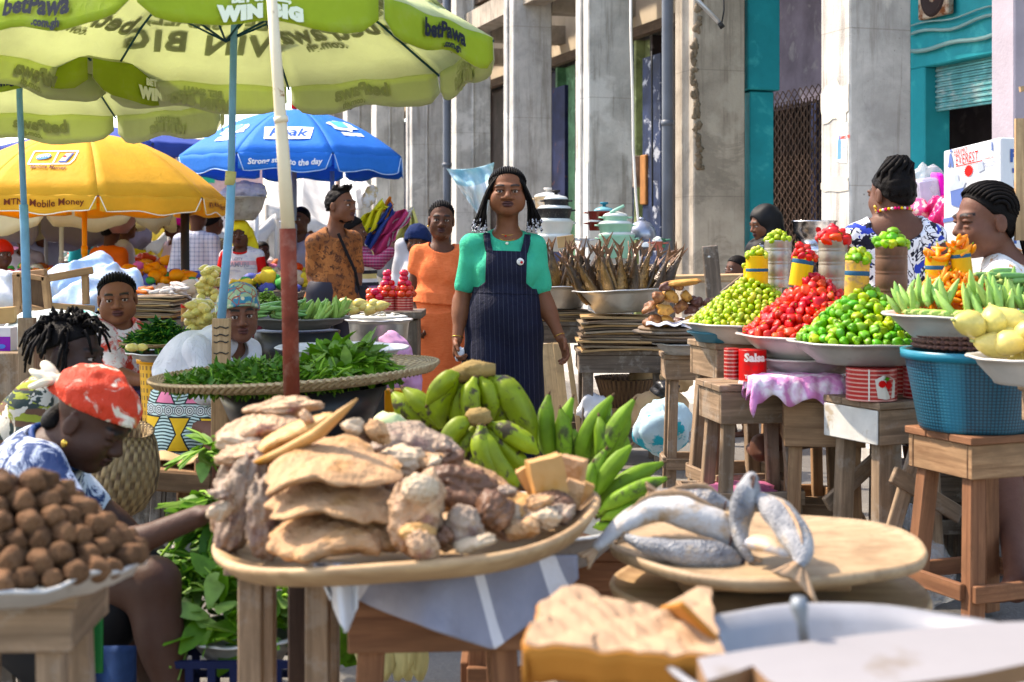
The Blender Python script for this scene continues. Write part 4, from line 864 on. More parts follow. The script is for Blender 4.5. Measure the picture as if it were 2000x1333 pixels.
# tins on the heaps
TY=mat('yellow_tin',(.70,.48,.02),.5,v=.06,vs=20,c2=(.5,.4,.12),t2=(.68,.75),s2=20); TYW=mat('worn_yellow_tin',(.62,.40,.14),.6,v=.2,vs=20,c2=(.35,.24,.14),t2=(.5,.6),s2=25); TB=flat((.03,.09,.16))
TSI=mat('ribbed_silver_tin',(.42,.41,.38),.4,metal=.7,v=.2,c2=(.30,.22,.15),t2=(.6,.75)); TBR=mat('brown_rust_tin',(.16,.10,.075),.6,metal=.35,v=.3,c2=(.25,.18,.14),t2=(.5,.65)); TSB=mat('rust_silver_tin',(.34,.31,.27),.45,metal=.6,v=.2,c2=(.26,.15,.09),t2=(.5,.7))
rd=(.18,.24,.5,.56,.78,.84)
p,r=can('yellow tin with a blue band topped with small green peppers, beside the silver tin',1457,1500,500,556,Y1+.0,TY,TB,(.45,.56)); topping('small yellow green pepper in the banded yellow tin on the left heap','small yellow green peppers in the yellow tin',p,r,.035,MSM,YG+[STM],.95,22,5,name='round_pepper')
p,r=can('tall ribbed silver tin topped with small green peppers',1493,1546,470,562,Y1+.1,TSI,None,ridges=rd); topping('small yellow green pepper in the tall silver tin','small yellow green peppers in the silver tin',p,r,.04,MSM,YG+[STM],.95,28,6,name='round_pepper')
p,r=can('leaning yellow tin with a dark band near its rim, topped with red peppers',1540,1582,503,560,Y2+.02,TY,TB,(.78,.93),tilt=(0,9)); topping('red pepper in the leaning yellow tin','red peppers in the yellow tin',p,r,.05,MRD,RD+[STM],.95,16,7,name='red_pepper')
p,r=can('tall rusty silver tin topped with large red peppers',1599,1655,470,565,Y2+.15,TSB,None,ridges=rd); topping('large red pepper in the tall rusty silver tin','red peppers in the rusty silver tin',p,r,.05,MRD,RD+[STM],1.3,14,8,name='red_pepper')
p,r=can('worn yellow tin with a faded blue band, topped with green peppers',1649,1696,510,585,Y3+.02,TYW,TB,(.62,.74),tilt=(0,2)); topping('green pepper in the worn yellow tin','green peppers in the worn yellow tin',p,r,.045,MGR,GG+[STM],1.0,16,9,name='green_pepper')
p,r=can('tall brown ribbed tin topped with green peppers',1710,1772,482,590,Y3+.1,TBR,None,ridges=rd); topping('green pepper in the tall brown tin','green peppers in the brown tin',p,r,.06,MGR,GG+[STM],1.1,20,10,name='green_pepper')
p,r=can('short yellow tin with a blue band topped with orange chillies',1808,1853,503,560,Y4+.13,mat('ochre_tin',(.62,.38,.03),.5),TB,(.58,.72)); topping('orange chilli in the short yellow tin','orange chillies in the short yellow tin',p,r,.04,MOR,OR+[STM],1,30,12,'chilli','chilli')
p,r=can('tilted yellow tin with a blue band topped with orange chillies, beside the face in profile',1862,1901,487,545,Y4+.10,MATS['ochre_tin'],TB,(.72,.84),tilt=(0,-7)); topping('orange chilli in the tilted yellow tin','orange chillies in the tilted yellow tin',p,r,.05,MOR,OR+[STM],1,34,13,'chilli','chilli')
p,r=can('small yellow tin half hidden behind the leftmost heap',1452,1475,520,556,Y1+.28,TY); topping('small green pepper in the half hidden yellow tin','peppers in the half hidden tin',p,r,.02,MSM,YG+[STM],.9,8,14,name='round_pepper')
# okra, gourds and pale peppers
OK_=shiny('okra_green',(.30,.46,.16),.15,.02,.15,.5); OKD=shiny('okra_dark',(.16,.30,.12),.15,.02,.15,.5); PY=shiny('pale_yellow_skin',(.62,.52,.22),.06,.01,.3,.35)
def okra_mesh(name,m,l=.10,r=.013,ribs=5):
    g=G(); g.lathe([(r*.35,0),(r*.8,.003),(r,l*.12),(r*.97,l*.4),(r*.72,l*.7),(r*.3,l*.93),(.0008,l)],15,fn=lambda V:V*np.stack([1+.10*np.cos(ribs*np.arctan2(V[:,1],V[:,0]))]*2+[1+0*V[:,0]],-1)+np.stack([.012*np.sin(V[:,2]/l*2),0*V[:,0],0*V[:,0]],-1)); g.m(1).lathe([(r*.9,.002),(r*.6,-.004),(r*.2,-.006),(r*.18,-.013),(0,-.013)],10)
    V=np.concatenate(g.v); me=bpy.data.meshes.new(name); me.from_pydata(V.tolist(),[],g.f); me.polygons.foreach_set('material_index',g.mi); me.polygons.foreach_set('use_smooth',[True]*len(g.f)); me.materials.append(m); me.materials.append(flat((.35,.42,.18))); return me
OM=[okra_mesh('okra',OK_),okra_mesh('okra',OK_,.085,.012)]; OMD=[okra_mesh('okra',OKD,.11,.011)]
def scatter(name,meshes,label,cat,group,pts,dirs,sc_=(.85,1.15),seed=1):
    rg=random.Random(seed)
    for q,d in zip(pts,dirs):
        o=bpy.data.objects.new(name,rg.choice(meshes)); COL.objects.link(o); o.location=tuple(q); o.rotation_euler=Matrix(basis(d).tolist()).to_euler(); s=rg.uniform(*sc_); o.scale=(s,s,s); tag(o,label,cat,group)
rg=random.Random(40); pts=[];ds=[]
for i in range(62):
    a=rg.uniform(-3.3,.2); q=rg.uniform(.35,.93)**.6; x=math.cos(a)*q*.24; y=math.sin(a)*q*.24
    pts.append(c4+arr(x,y,.0+.07*(1-q)+rg.random()*.03)); ds.append((rg.uniform(-.45,.45),rg.uniform(-.1,.6),rg.uniform(.5,1.3)))
scatter('okra',OM,'fat pale green okra pod standing in the basin on the teal basket','okra','okra pods in the right basin',pts,ds,(.8,1.1),3)
pts=[];ds=[]
for i in range(16): a=-2.9+i*.17; pts.append(c4+arr(math.cos(a)*.235,math.sin(a)*.22,.012)); ds.append((1,rg.uniform(-.3,.3),.05))
scatter('okra',OM,'pale green okra pod lying along the front rim of the right basin','okra','okra pods along the rim',pts,ds,(.9,1.1),4)
pts=[];ds=[]
for i in range(34): pts.append(c4+arr(.05+rg.uniform(0,.2),rg.uniform(-.05,.16),.07+rg.uniform(0,.07))); ds.append((1,rg.uniform(-.3,.5),rg.uniform(-.15,.15)))
scatter('okra',OMD,'dark green okra pod lying on the heap at the right edge','okra','dark okra pods',pts,ds,(.9,1.2),5)
def gourd_mesh(m,l=.10,r=.036,name='garden_egg'):
    g=G(); g.lathe([(.001,0),(r*.75,.006),(r,l*.28),(r*.92,l*.55),(r*.62,l*.82),(r*.3,l*.97),(.001,l)],18,fn=lambda V:V+np.stack([.10*r*sn(V,30,3),.1*r*sn(V,30,5),0*V[:,0]],-1)); g.m(1).tube([(0,0,l*.97),(.003,0,l*1.1)],.004,6)
    V=np.concatenate(g.v); me=bpy.data.meshes.new(name); me.from_pydata(V.tolist(),[],g.f); me.polygons.foreach_set('material_index',g.mi); me.polygons.foreach_set('use_smooth',[True]*len(g.f)); me.materials.append(m); me.materials.append(flat((.4,.42,.2))); return me
GM=[gourd_mesh(PY),gourd_mesh(PY,.085,.034)]
pts=[];ds=[]
for i in range(22):
    pts.append(c5+arr(rg.uniform(-.15,.10),rg.uniform(-.12,.12),.01+rg.random()*.085)); ds.append((rg.uniform(-1,1),rg.uniform(-.8,.3),rg.uniform(-.1,.4)))
scatter('garden_egg',GM,'pale yellow garden egg in the basin at the right edge','vegetable','pale yellow vegetables at the right edge',pts,ds,(1.0,1.25),6)
# teal basket, flat straw coil above it
k=NT('teal_basket'); uv=k.tc.outputs['UV']; x,y,_=[k.xyz(uv)[i] for i in range(3)]; a=k.ma('ABSOLUTE',k.ma('SINE',k.ma('MULTIPLY',x,150))); b_=k.ma('ABSOLUTE',k.ma('SINE',k.ma('MULTIPLY',y,90)))
col=k.mix(k.ramp(k.ma('MULTIPLY',a,b_),.2,.5),(.004,.035,.06),(.008,.095,.15)); col=k.mix(k.ma('MULTIPLY',k.ramp(k.ma('SINE',k.ma('MULTIPLY',x,11)),.6,.95),.5),col,(.02,.22,.32)); k.link(col,'Base Color'); k.b.inputs['Roughness'].default_value=.38; k.bump(k.ma('MULTIPLY',a,b_),.25,.004); MATS['teal_basket']=k.m
def basket(label,c,r,h,m,taper=.8,rimm=None,name='plastic_basket',cat='basket',n=48,parent=None):
    g=G(); b=r*taper; pr=[(0,0),(b*.97,0),(b,.01)]+[(b+(r-b)*i/10,.01+(h-.03)*i/10) for i in range(1,11)]; g.lathe([(q[0],q[1]) for q in pr],n)
    for f in range(len(g.uv)): pass
    g.uv=[[((v%n)/n*2*(1 if True else 1) if not(v%n==0 and any((w%n)==n-1 for w in q)) else 2.0,(v//n)/len(pr)*1.0) for v in q] for q in g.f]
    g2=len(g.f); g.m(1).lathe([(r,h-.03),(r+.012,h-.028),(r+.014,h),(r-.004,h),(r-.008,h-.02)],n); g.m(0).lathe([(r-.01,h-.03),(b-.012,.015),(0,.012)],n)
    g.v=[v+arr(*c) for v in g.v]; return mk(name,g,[m,rimm or m],loc=c,label=label,cat=cat)
Yb=4.72; zb=.657; cb=arr((1903-1000)*Yb/F,Yb,zb); basket('large teal blue plastic basket under the okra basin',cb,.225,.262,MATS['teal_basket'],.8,mat('teal_rim',(.02,.17,.24),.35))
g=G(); 
for i in range(4): g.lathe([(0,0),(.19,0),(.20,.008),(.19,.015),(0,.015)],36,cb+arr(0,.02,.267+i*.0165))
mk('coiled_mat',g,woven_mat('brown_coil',(.16,.07,.05),(.06,.02,.02),130,40),loc=cb+arr(0,0,.267),label='dark brown coiled base between the teal basket and the okra basin',cat='mat')
# stools
RW=mat('x',(.5,.5,.5))
def at(px,Y): return (px-1000)*Y/F
stool('tall pale stool with a worn teal marking on its block, under the yellow green peppers',at(1440,5.95),5.97,.30,.30,.860,W5,rz=14,leg=.055,apron=.12,splay=.05,rungs=((.30),))
stool('pale wooden stool holding two red tomato tins',at(1466,5.62),5.64,.33,.28,.722,W5,rz=10,leg=.05,apron=.125,splay=.04,rungs=((.28),))
stool('brown box-topped stool below the pink cloth',at(1610,5.45),5.5,.30,.34,.70,W4,rz=-8,leg=.05,apron=.17,splay=.02,rungs=((.2),))
o=stool('stool with a white painted side and crossed braces, under the green peppers',at(1735,5.15),5.17,.31,.30,.712,W5,rz=25,leg=.06,apron=.125,splay=.02,rungs=(),braces=(((-.13,-.19,.28),(-.02,-.19,.56)),((.17,-.19,.30),(-.14,-.2,.47)),((-.14,.17,.3),(.16,.17,.5))))
g=G(); Rz=rot(0,0,25); f=lambda a,b,c:arr(at(1735,5.15),5.17,0)+Rz@arr(a,b,0)+arr(0,0,c); g.box(f(-.155-.009,0,.712-.026-.062),(.008,.30,.12),Rz); mk('painted_side',g,mat('white_board_paint',(.66,.64,.60),.6,c2=(.45,.38,.30),t2=(.6,.7),s2=14),o,bevel=.003)
stool('tall red brown stool under the teal basket',at(1920,4.7),4.72,.34,.32,.655,W3,rz=22,leg=.06,apron=.11,splay=.045,rungs=((.16),),am=W4)
stool('low grey stool behind the tall red brown stool',at(1820,5.6),5.6,.32,.3,.40,W2,rz=5,leg=.05,apron=.1,splay=.02)
stool('thin legged stool between the brown box and white sided stool',at(1560,6.1),6.1,.3,.3,.66,W4,rz=5,leg=.045,apron=.1,splay=.02)
stool('shadowed stool behind the braced stool',at(1800,6.2),6.25,.3,.3,.68,W5,rz=-12,leg=.05,apron=.1,splay=.02)
stool('dark stool at the right edge behind the others',at(1985,5.4),5.45,.36,.3,.70,W2,rz=8,leg=.055,apron=.1,splay=.02)
stool('narrow stool under the basin of pale yellow peppers',at(2078,4.2),4.22,.15,.24,.848,W5,rz=0,leg=.04,apron=.09,splay=.01,rungs=())
# crate under the tins stool
g=G(); x0=at(1385,5.6); 
for sx in (-1,1): g.box((at(1438,5.7)+sx*.21,5.7,.24),(.02,.36,.09))
for sy in (-1,1): g.box((at(1438,5.7),5.7+sy*.19,.24),(.44,.02,.09))
g.box((at(1438,5.7),5.7,.20),(.42,.36,.015)); mk('open_crate',g,W5,loc=(x0,5.7,.2),label='shallow wooden tray-shaped crate at the foot of the pale stools',cat='crate',bevel=.003)
g=G(); g.blob((at(1440,5.7),5.68,.275),(.16,.1,.04),None,20,.25,3,3); mk('pink_bag',g,mat('pink_plastic',(.55,.20,.32),.35,b=.6,bs=18),loc=(at(1440,5.7),5.68,.24),label='crumpled pink plastic bag in the shallow crate',cat='bag')
# tomato tins under the pans
k=NT('tomato_tin'); z=k.xyz(k.co())[2]; s_=k.ma('SINE',k.ma('MULTIPLY',z,420)); col=k.mix(k.ramp(s_,.2,.8),(.42,.012,.01),(.62,.30,.25)); k.link(col,'Base Color'); k.b.inputs['Roughness'].default_value=.3; k.b.inputs['Metallic'].default_value=.2; MATS['tomato_tin']=k.m
TM=k.m; TMR=mat('tin_red',(.50,.015,.012),.35)
def tin(label,px,pw,py,Y,h,ridg=True,txt=None,rest='',z=None):
    r=S(pw,Y)/2; c=pj(px,py,Y); 
    if z is not None: c[2]=z
    t=T('tomato_tin',label,'tin',c); g=G(); g.cyl((c[0],c[1],c[2]),r,h,32); mk('tin_wall',g,TM if ridg else TMR,t,bevel=.003)
    g=G(); wr=lambda x,y,o=.002:c+arr(math.sin(x/r)*(r+o),-math.cos(x/r)*(r+o),h/2+y)
    if txt=='salsa':
        text_on(g,'Salsa',lambda x,y:wr(x,y+.030,.003),.042,.002,sp=1,mi=0)
        for i in range(3): g.add([tuple(wr(-.028+i*.028+.011*math.cos(a*.6),-.008+.011*math.sin(a*.6))) for a in range(10)],[tuple(range(10))],False,mi=1)
        text_on(g,'TOMATO',lambda x,y:wr(x,y-.042,.003),.018,.001,mi=0)
    if txt=='label':
        g.add([tuple(wr(x,y)) for x,y in ((-.01,.02),(.02,.035),(.05,.03),(.075,.015),(.07,-.045),(.03,-.05),(0,-.045))],[tuple(range(7))],False,mi=0)
        g.add([tuple(wr(-.03+.0025*s,y)) for y in (-.055,.055) for s in (-1,1)],[(0,1,3,2)],False,mi=0)
        for x,y in ((.015,.005),(.04,0)): g.add([tuple(wr(x+.014*math.cos(a*.6),y+.013*math.sin(a*.6),.004)) for a in range(10)],[tuple(range(10))],False,mi=1)
        g.add([tuple(wr(x,y,.004)) for x,y in ((.02,.02),(.03,.03),(.045,.025),(.035,.016))],[(0,1,2,3)],False,mi=2)
    if txt: mk('printed_label',g,[flat((.8,.74,.66)),flat((.62,.02,.02)),flat((.08,.25,.04))],t)
tin('ridged red tomato tin beside the salsa tin',1429,30,740,5.5,.118); tin('red tomato tin printed Salsa under the basin of red peppers',1470,54,743,5.45,.118,False,'salsa')
zC=.715
tin('large red tomato tin with a pale label under the green peppers',1702,98,773,5.06,.115,True,'label',z=zC); tin('red tomato tin behind the teal basket',1800,70,772,5.12,.115,z=zC); tin('third red tomato tin in the shade under the green peppers',1755,70,760,5.28,.112,z=zC)
g=G(); g.lathe([(0,0),(.13,0),(.14,.02),(.165,.035),(.17,.04),(.165,.045),(.0,.044)],36,(at(1425,5.85),5.9,.862-.0)); mk('plastic_disc',g,flat((.05,.16,.22),.35),loc=(at(1425,5.85),5.9,.862),label='dark blue plastic lid between the pale stool and the yellow green pepper basin',cat='lid')
# pink tie-dye cloth on a box
k=NT('pink_tiedye'); co=k.co(); n_=k.noise(co,9,5,.6,1.2); col=k.mix(k.ramp(n_,.42,.6),(.62,.22,.48),(.80,.70,.76)); k.link(col,'Base Color'); k.b.inputs['Roughness'].default_value=.7; k.bump(k.noise(co,12,4),.5,.03); MATS['pink']=k.m
g=G(); cx,cy,zt=at(1556,5.35),5.42,.772
def dr(u,v):
    a=(u-.5)*.40; b=(v-.5)*.355; x=max(-.165,min(.165,a)); y=max(-.15,min(.15,b)); dx=abs(a)-.165; dy=abs(b)-.15; z=zt
    if dy>0: z-=dy*2.6*(1+.25*math.sin(u*19)); y+=math.copysign(dy*.3+.012*math.sin(u*24),b)
    if dx>0: z-=dx*2.2*(1+.25*math.sin(v*21)); x+=math.copysign(dx*.35+.012*math.sin(v*24),a)
    if dy>0 and b<0: z-=.02*math.sin(u*PI)
    return (cx+x,cy+y,z+.004*math.sin(u*31+v*17))
g.grid(dr,50,44); mk('tie_dye_cloth',g,k.m,loc=(cx,cy,zt),label='pink and white tie-dye cloth hanging over a box',cat='cloth',solid=.004)
g=G(); g.box((cx,cy,.745),(.31,.28,.045)); g.box((cx,cy,.71),(.25,.24,.02)); mk('flat_box',g,CARD,loc=(cx,cy,.7),label='flat cardboard box under the pink tie-dye cloth',cat='box',bevel=.004)
# white ice box carton
Yx=6.3; BX=T('freezer_carton','large white cardboard carton printed with a chest freezer, behind the seated women','carton',pj(1900,470,Yx))
A=pj(1842,296,Yx); Bq=pj(1956,268,6.0); Cq=arr(*Bq)+arr(.55,.28,0); zlow=.11
g=G()
def quadbox(g,a,b,c,z0,z1a,z1b,z1c):
    d=a+(c-b); V=[(a[0],a[1],z0),(b[0],b[1],z0),(c[0],c[1],z0),(d[0],d[1],z0),(a[0],a[1],z1a),(b[0],b[1],z1b),(c[0],c[1],z1c),(d[0],d[1],z1c-.02)]
    g.add(V,[(0,1,5,4),(1,2,6,5),(2,3,7,6),(3,0,4,7),(4,5,6,7),(3,2,1,0)],False)
quadbox(g,A,Bq,Cq,zlow,A[2],Bq[2],Bq[2]+.0); mk('carton_body',g,mat('white_carton',(.68,.69,.71),.7,v=.04,vs=3,b=.1,bs=10),BX,bevel=.006)
ux=(Bq-A)*arr(1,1,0); wx=np.linalg.norm(ux); ux/=wx; sl=(Bq[2]-A[2])/wx; fn=lambda x,y,o=.003:A+ux*x+arr(0,0,A[2]*0+sl*x+y)+np.cross(ux,(0,0,1))*o
g=G(); kx=wx/114.0   # metres per photo pixel across the front
q=lambda px,py:((px-1842)*kx,-(py-296)*Yx/F*.97-(px-1842)*sl*kx*0)
text_on(g,'ESKIMO',lambda x,y:fn(*(arr(*q(1878,305))+arr(x,y*1.8))),.022,.0,.1,sp=1.05); text_on(g,'EVEREST',lambda x,y:fn(*(arr(*q(1890,322))+arr(x,y*1.9))),.033,.0,.08,sp=1.08)
for a,b_ in (((1869,333),(1921,333)),): g.add([tuple(fn(*(arr(*q(*t))+arr(0,s)))) for t in (a,b_) for s in (-.002,.002)],[(0,2,3,1)],False)
st=[(math.cos(i*PI/16)*(.021 if i%2 else .027),math.sin(i*PI/16)*(.021 if i%2 else .027)) for i in range(32)]; cq=arr(*q(1894,347)); g.add([tuple(fn(*(cq+arr(*t)))) for t in st],[tuple(range(32))],False)
g.m(1)
def poly(pts,mi,o=.003): g.add([tuple(fn(*q(*t),o)) for t in pts],[tuple(range(len(pts)))],False,mi=mi)
poly([(1857,371),(1884,364),(1884,420),(1860,408)],1); poly([(1857,371),(1870,362),(1890,366),(1884,378),(1857,380)],2,.004); poly([(1866,350),(1874,348),(1875,364),(1867,366)],2); poly([(1911,336),(1922,333),(1924,352),(1913,355)],2); poly([(1938,300),(1940,300),(1941,318),(1938,318)],1)
poly([(1856,305),(1859,303),(1862,316),(1864,332),(1860,333),(1859,320),(1857,332),(1853,331)],1); poly([(1857,297),(1861,296),(1861,302),(1857,302)],1)
for i,yy in enumerate((340,346)): text_on(g,'1 year - 5 years' if i==0 else 'Guarantee',lambda x,y,yy=yy:fn(*(arr(*q(1934,yy))+arr(x,y))),.013,0,mi=1)
text_on(g,'MADE IN',lambda x,y:fn(*(arr(*q(1934,331))+arr(x,y))),.012,.0,mi=0); poly([(1843,432),(1956,432),(1956,440),(1843,440)],1)
mk('carton_print',g,[flat((.72,.06,.035)),flat((.12,.17,.36)),flat((.42,.46,.55))],BX)
ux2=(Cq-Bq)*arr(1,1,0); ux2/=np.linalg.norm(ux2); f2=lambda x,y,o=.003:arr(*Bq)+ux2*x+arr(0,0,y)+np.cross(ux2,(0,0,1))*o
g=G(); text_on(g,'FREE',lambda x,y:f2(x+.12,y-.08),.07,.004,mi=0); g.add([tuple(f2(*t)) for t in ((.06,-.13),(.18,-.13),(.18,-.15),(.06,-.15))],[(0,1,2,3)],False,mi=0)
for i in range(8): g.add([tuple(f2(*t)) for t in ((.07,-.18-i*.035),(.085,-.18-i*.035),(.085,-.205-i*.035),(.07,-.205-i*.035))],[(0,1,2,3)],False,mi=0)
text_on(g,'E',lambda x,y:f2(x+.20,y-.05),.07,.003,mi=1); mk('carton_print',g,[flat((.07,.12,.30)),flat((.72,.06,.035))],BX)
# board at the right edge, magenta bags, plastic tubs behind
g=G(); g.beam(pj(1998,470,5.4),pj(1998,232,5.4),.06,.02,up=(0,1,0)); g.beam(pj(1992,175,5.38),pj(2010,172,5.38),.02,.02); mk('plywood_edge',g,W1,loc=pj(1998,470,5.4),label='strip of pale plywood cut by the right edge of the picture',cat='board')
MG=mat('magenta_satin',(.45,.01,.12),.35,v=.3,vs=8,b=.6,bs=9); LP_=mat('leopard_pink',(.62,.12,.25),.5,c2=(.75,.6,.55),t2=(.48,.52),s2=22,b=.5,bs=10)
s=SDF(); s.ell(pj(1830,410,6.55),arr(.055,.06,.06)); s.ell(pj(1838,430,6.5),arr(.05,.06,.07)); s.wob(.012,30,2); s.wob(.006,70,2); mk_sdf('satin_bundle',s,.007,MG,loc=pj(1830,410,6.5),label='bright magenta satin bundle beside the woman seen from behind',cat='bundle')
s=SDF(); s.ell(pj(1797,408,6.6),arr(.06,.06,.04),rot(0,25,0)); s.wob(.01,30,4); mk_sdf('patterned_bundle',s,.007,LP_,loc=pj(1797,408,6.6),label='pink patterned cloth bundle behind the bare shoulder',cat='bundle')
g=G(); g.box(pj(1815,375,6.75),(.13,.1,.13),rot(5,-8,10)); g.m(1).box(pj(1834,370,6.73),(.02,.11,.16),rot(5,-12,10)); g.m(2).box(pj(1783,375,6.8),(.03,.1,.12),rot(0,5,0)); mk('plastic_tubs',g,[mat('lilac_tub',(.45,.43,.55),.3),flat((.62,.04,.42)),flat((.75,.5,.1))],loc=pj(1815,375,6.75),label='stacked lilac, magenta and yellow tubs wrapped in clear film',cat='tubs',bevel=.012)
g=G(); g.blob(pj(1812,360,6.75),(.09,.06,.09),None,24,.15,4,6,.08); mk('plastic_film',g,PLS,loc=pj(1812,360,6.75),label='crinkled clear film around the lilac tubs',cat='film')
# silver striped pot in the doorway
c=pj(1590,475,9.4); g=G(); g.lathe([(0,-.02),(.06,-.02),(.10,.02),(.135,.08),(.14,.135),(.15,.14),(.15,.147),(.13,.147),(.09,.05),(0,.03)],32,c,fn=lambda V:V*np.stack([1+.02*np.cos(np.arctan2(V[:,1],V[:,0])*16)]*2+[1+0*V[:,0]],-1)); g.m(1).ell(c+arr(0.0,-.137,.085),(.018,.01,.018)); g.m(0)
g.lathe([(0,-.10),(.11,-.10),(.13,-.05),(.12,-.02),(0,-.02)],28,c); mk('silver_pot',g,[mat('bright_steel',(.7,.7,.72),.2,metal=1,v=.05),flat((.5,.02,.03))],loc=c,label='shiny ribbed steel bowl with a red sticker in the dark doorway',cat='bowl')
g=G(); c=arr(*pj(1590,500,9.4)); g.box((c[0],c[1],.52),(.5,.4,1.04)); mk('display_crate',g,W2,loc=(c[0],c[1],0),label='dark crate under the ribbed steel bowl',cat='crate')
# crumpled clear bags, foot level rubbish
for i,(px,py,Y,rx,rz_) in enumerate(((1780,1010,5.3,.07,.04),(1800,1130,5.0,.12,.12),(1240,690,8.3,.07,.03))):
    g=G(); c=pj(px,py,Y); g.blob(c,(rx,rx*.8,rz_),rot(0,10,30*i),26,.25,3.5,i+20,.1); mk('clear_bag',g,PLS,loc=c,label=['crumpled clear plastic bag behind the round trays','large clear plastic bag on the ground between stool legs','clear plastic lying on the dark fish table'][i],cat='bag')
# ---------------- middle: smoked fish stall, cookware, basins, crates ----------------
def PZ(px,py,z): Y=F*(CH-z)/(py-HZ); return arr((px-1000)*Y/F,Y,z)
def layers(label,c,w,d,h,n,m,name='cardboard_stack',cat='stack',rz=0,jit=.02,seed=0):
    rg=random.Random(seed); g=G()
    for i in range(n):
        t=h/n; ww=w*(1-rg.random()*.12); dd=d*(1-rg.random()*.12); nu=8; x0=rg.uniform(-jit,jit); y0=rg.uniform(-jit,jit); R=rot(0,0,rz+rg.uniform(-4,4)); ph=rg.uniform(0,6); z=i*t
        V=[];top=lambda u,v,o:tuple(arr(*c)+R@arr(x0+(u-.5)*ww,y0+(v-.5)*dd,z+o+.006*math.sin(u*5+ph)*abs(u-.5)*2-.01*abs(u-.5)**3*4))
        g.m(i%3).grid(lambda u,v:top(u,v,t*.72),nu,3); b=len(g.f); g.grid(lambda u,v:top(1-u,v,0),nu,3)
        for k_ in range(2): g.grid(lambda u,v,k_=k_:top(u if k_ else 1-u,k_*1.0,v*t*.72),nu,1)
        for k_ in range(2): g.grid(lambda u,v,k_=k_:top(k_*1.0,(1-u) if not k_ else u,v*t*.72),3,1)
    return mk(name,g,m,loc=c,label=label,cat=cat)
CS=[CARD,mat('grey_card',(.30,.24,.18),.9,v=.2,vs=12),mat('dark_card',(.16,.12,.09),.9,v=.3,vs=12)]
Y=8.1
stool('dark wooden table carrying the basin of smoked fish',at(1214,Y),Y+.05,.50,.42,.665,W2,leg=.06,apron=.10,splay=.01,rungs=((.15),),cat='table',name='fish_table')
layers('tall stack of flattened grey cardboard under the fish basin',arr(at(1212,Y),Y,.667),.50,.40,.19,13,CS,seed=2)
c=pj(1214,566,Y); pan('wide aluminium basin holding upright smoked fish',c,.262,.125,ALU,bot=.62,handles=False,tilt=(0,-3))
stool('grey weathered table behind the woman in blue overalls',at(1085,8.6),8.6,.45,.42,.80,W2,leg=.06,apron=.10,splay=.01,cat='table',name='fish_table')
layers('low stack of cardboard under the left fish basin',arr(at(1088,8.6),8.55,.802),.42,.36,.07,6,CS,seed=3)
cB=pj(1092,560,8.5); pan('second aluminium basin of smoked fish, partly hidden by the woman',cB,.22,.13,ALU,bot=.62)
k=NT('smoked_fish'); co=k.co(); z=k.xyz(co)[2]; x=k.xyz(co)[0]; bell=k.ramp(x,-.006,.016); sc_=k.n('TexVoronoi',{'Vector':co,'Scale':150.0}); n1=k.noise(co,16,4,.7)
col=k.mix(bell,(.050,.026,.012),(.42,.23,.065)); col=k.mix(k.ramp(n1,.45,.62),col,(.03,.015,.008)); col=k.mix(k.ma('MULTIPLY',k.ramp(sc_,.2,.6),.4),col,(.05,.03,.012)); col=k.mix(k.ramp(z,.21,.24),col,(.15,.07,.03))
k.link(col,'Base Color'); k.b.inputs['Roughness'].default_value=.33; k.b.inputs['Metallic'].default_value=.25; k.bump(sc_,.5,.004); MATS['smoked_fish']=k.m
def fish_mesh(seed):
    rg=random.Random(seed); g=G(); L=.26; n=11; b=rg.uniform(-.012,.012)
    pts=[(b*math.sin(i/n*3),0,L*i/n) for i in range(n)]; r=[.012,.026,.034,.037,.036,.032,.027,.021,.015,.010,.007]
    g.tube(pts,r,14,True,.55)
    zt=L*10/n
    for q in (-1,1): g.add([(0,.003,zt-.01),(q*.006,.003,zt),(q*.030,.002,zt+.055+rg.uniform(-.008,.008)),(q*.012,.002,zt+.035),(0,.003,zt+.022),(0,-.003,zt-.01),(q*.006,-.003,zt),(q*.030,-.001,zt+.055),(q*.012,-.001,zt+.035),(0,-.003,zt+.022)],[(0,1,2,3,4),(9,8,7,6,5),(1,6,7,2),(2,7,8,3),(3,8,9,4)],False)
    for zz in (.10,.15): 
        for q in (-1,1): g.add([(q*.030,0,zz),(q*.045,.002,zz+.03),(q*.026,.002,zz+.028),(q*.03,-.002,zz)],[(0,1,2,3)],False)
    V=np.concatenate(g.v); V[:,0]+=.006*np.sin(V[:,2]*30+seed); me=bpy.data.meshes.new('smoked_fish'); me.from_pydata(V.tolist(),[],g.f); me.polygons.foreach_set('use_smooth',g.sm); me.materials.append(k.m); return me
FM=[fish_mesh(i) for i in range(5)]; rg=random.Random(7)
def stand_fish(c,R,n,label,group,z0,tail=.35,seed=0):
    rg=random.Random(seed); i=0; tr=0; P0=[]
    while i<n and tr<4000:
        tr+=1; a=rg.uniform(0,6.28); q=rg.random()**.5*R; x=math.cos(a)*q;y=math.sin(a)*q*.9
        if any((x-p[0])**2+(y-p[1])**2<.042**2 for p in P0): continue
        P0.append((x,y)); d=(x/R*tail+rg.uniform(-.08,.08),y/R*.2+rg.uniform(-.08,.08),1); B_=basis(d)@rot(0,0,rg.uniform(0,360))
        o=bpy.data.objects.new('smoked_fish',rg.choice(FM)); COL.objects.link(o); o.location=tuple(c+arr(x*.8,y*.8,z0+rg.uniform(-.01,.03))); o.rotation_euler=Matrix(B_.tolist()).to_euler(); s=rg.uniform(1.1,1.35); o.scale=(s,s,s); tag(o,label,'fish',group); i+=1
stand_fish(c,.235,30,'golden brown smoked fish standing tail up in the wide basin','smoked fish in the wide basin',-.09,.62,1)
stand_fish(cB,.20,17,'dark smoked fish standing tail up in the basin behind the woman','smoked fish in the left basin',-.085,.45,2)
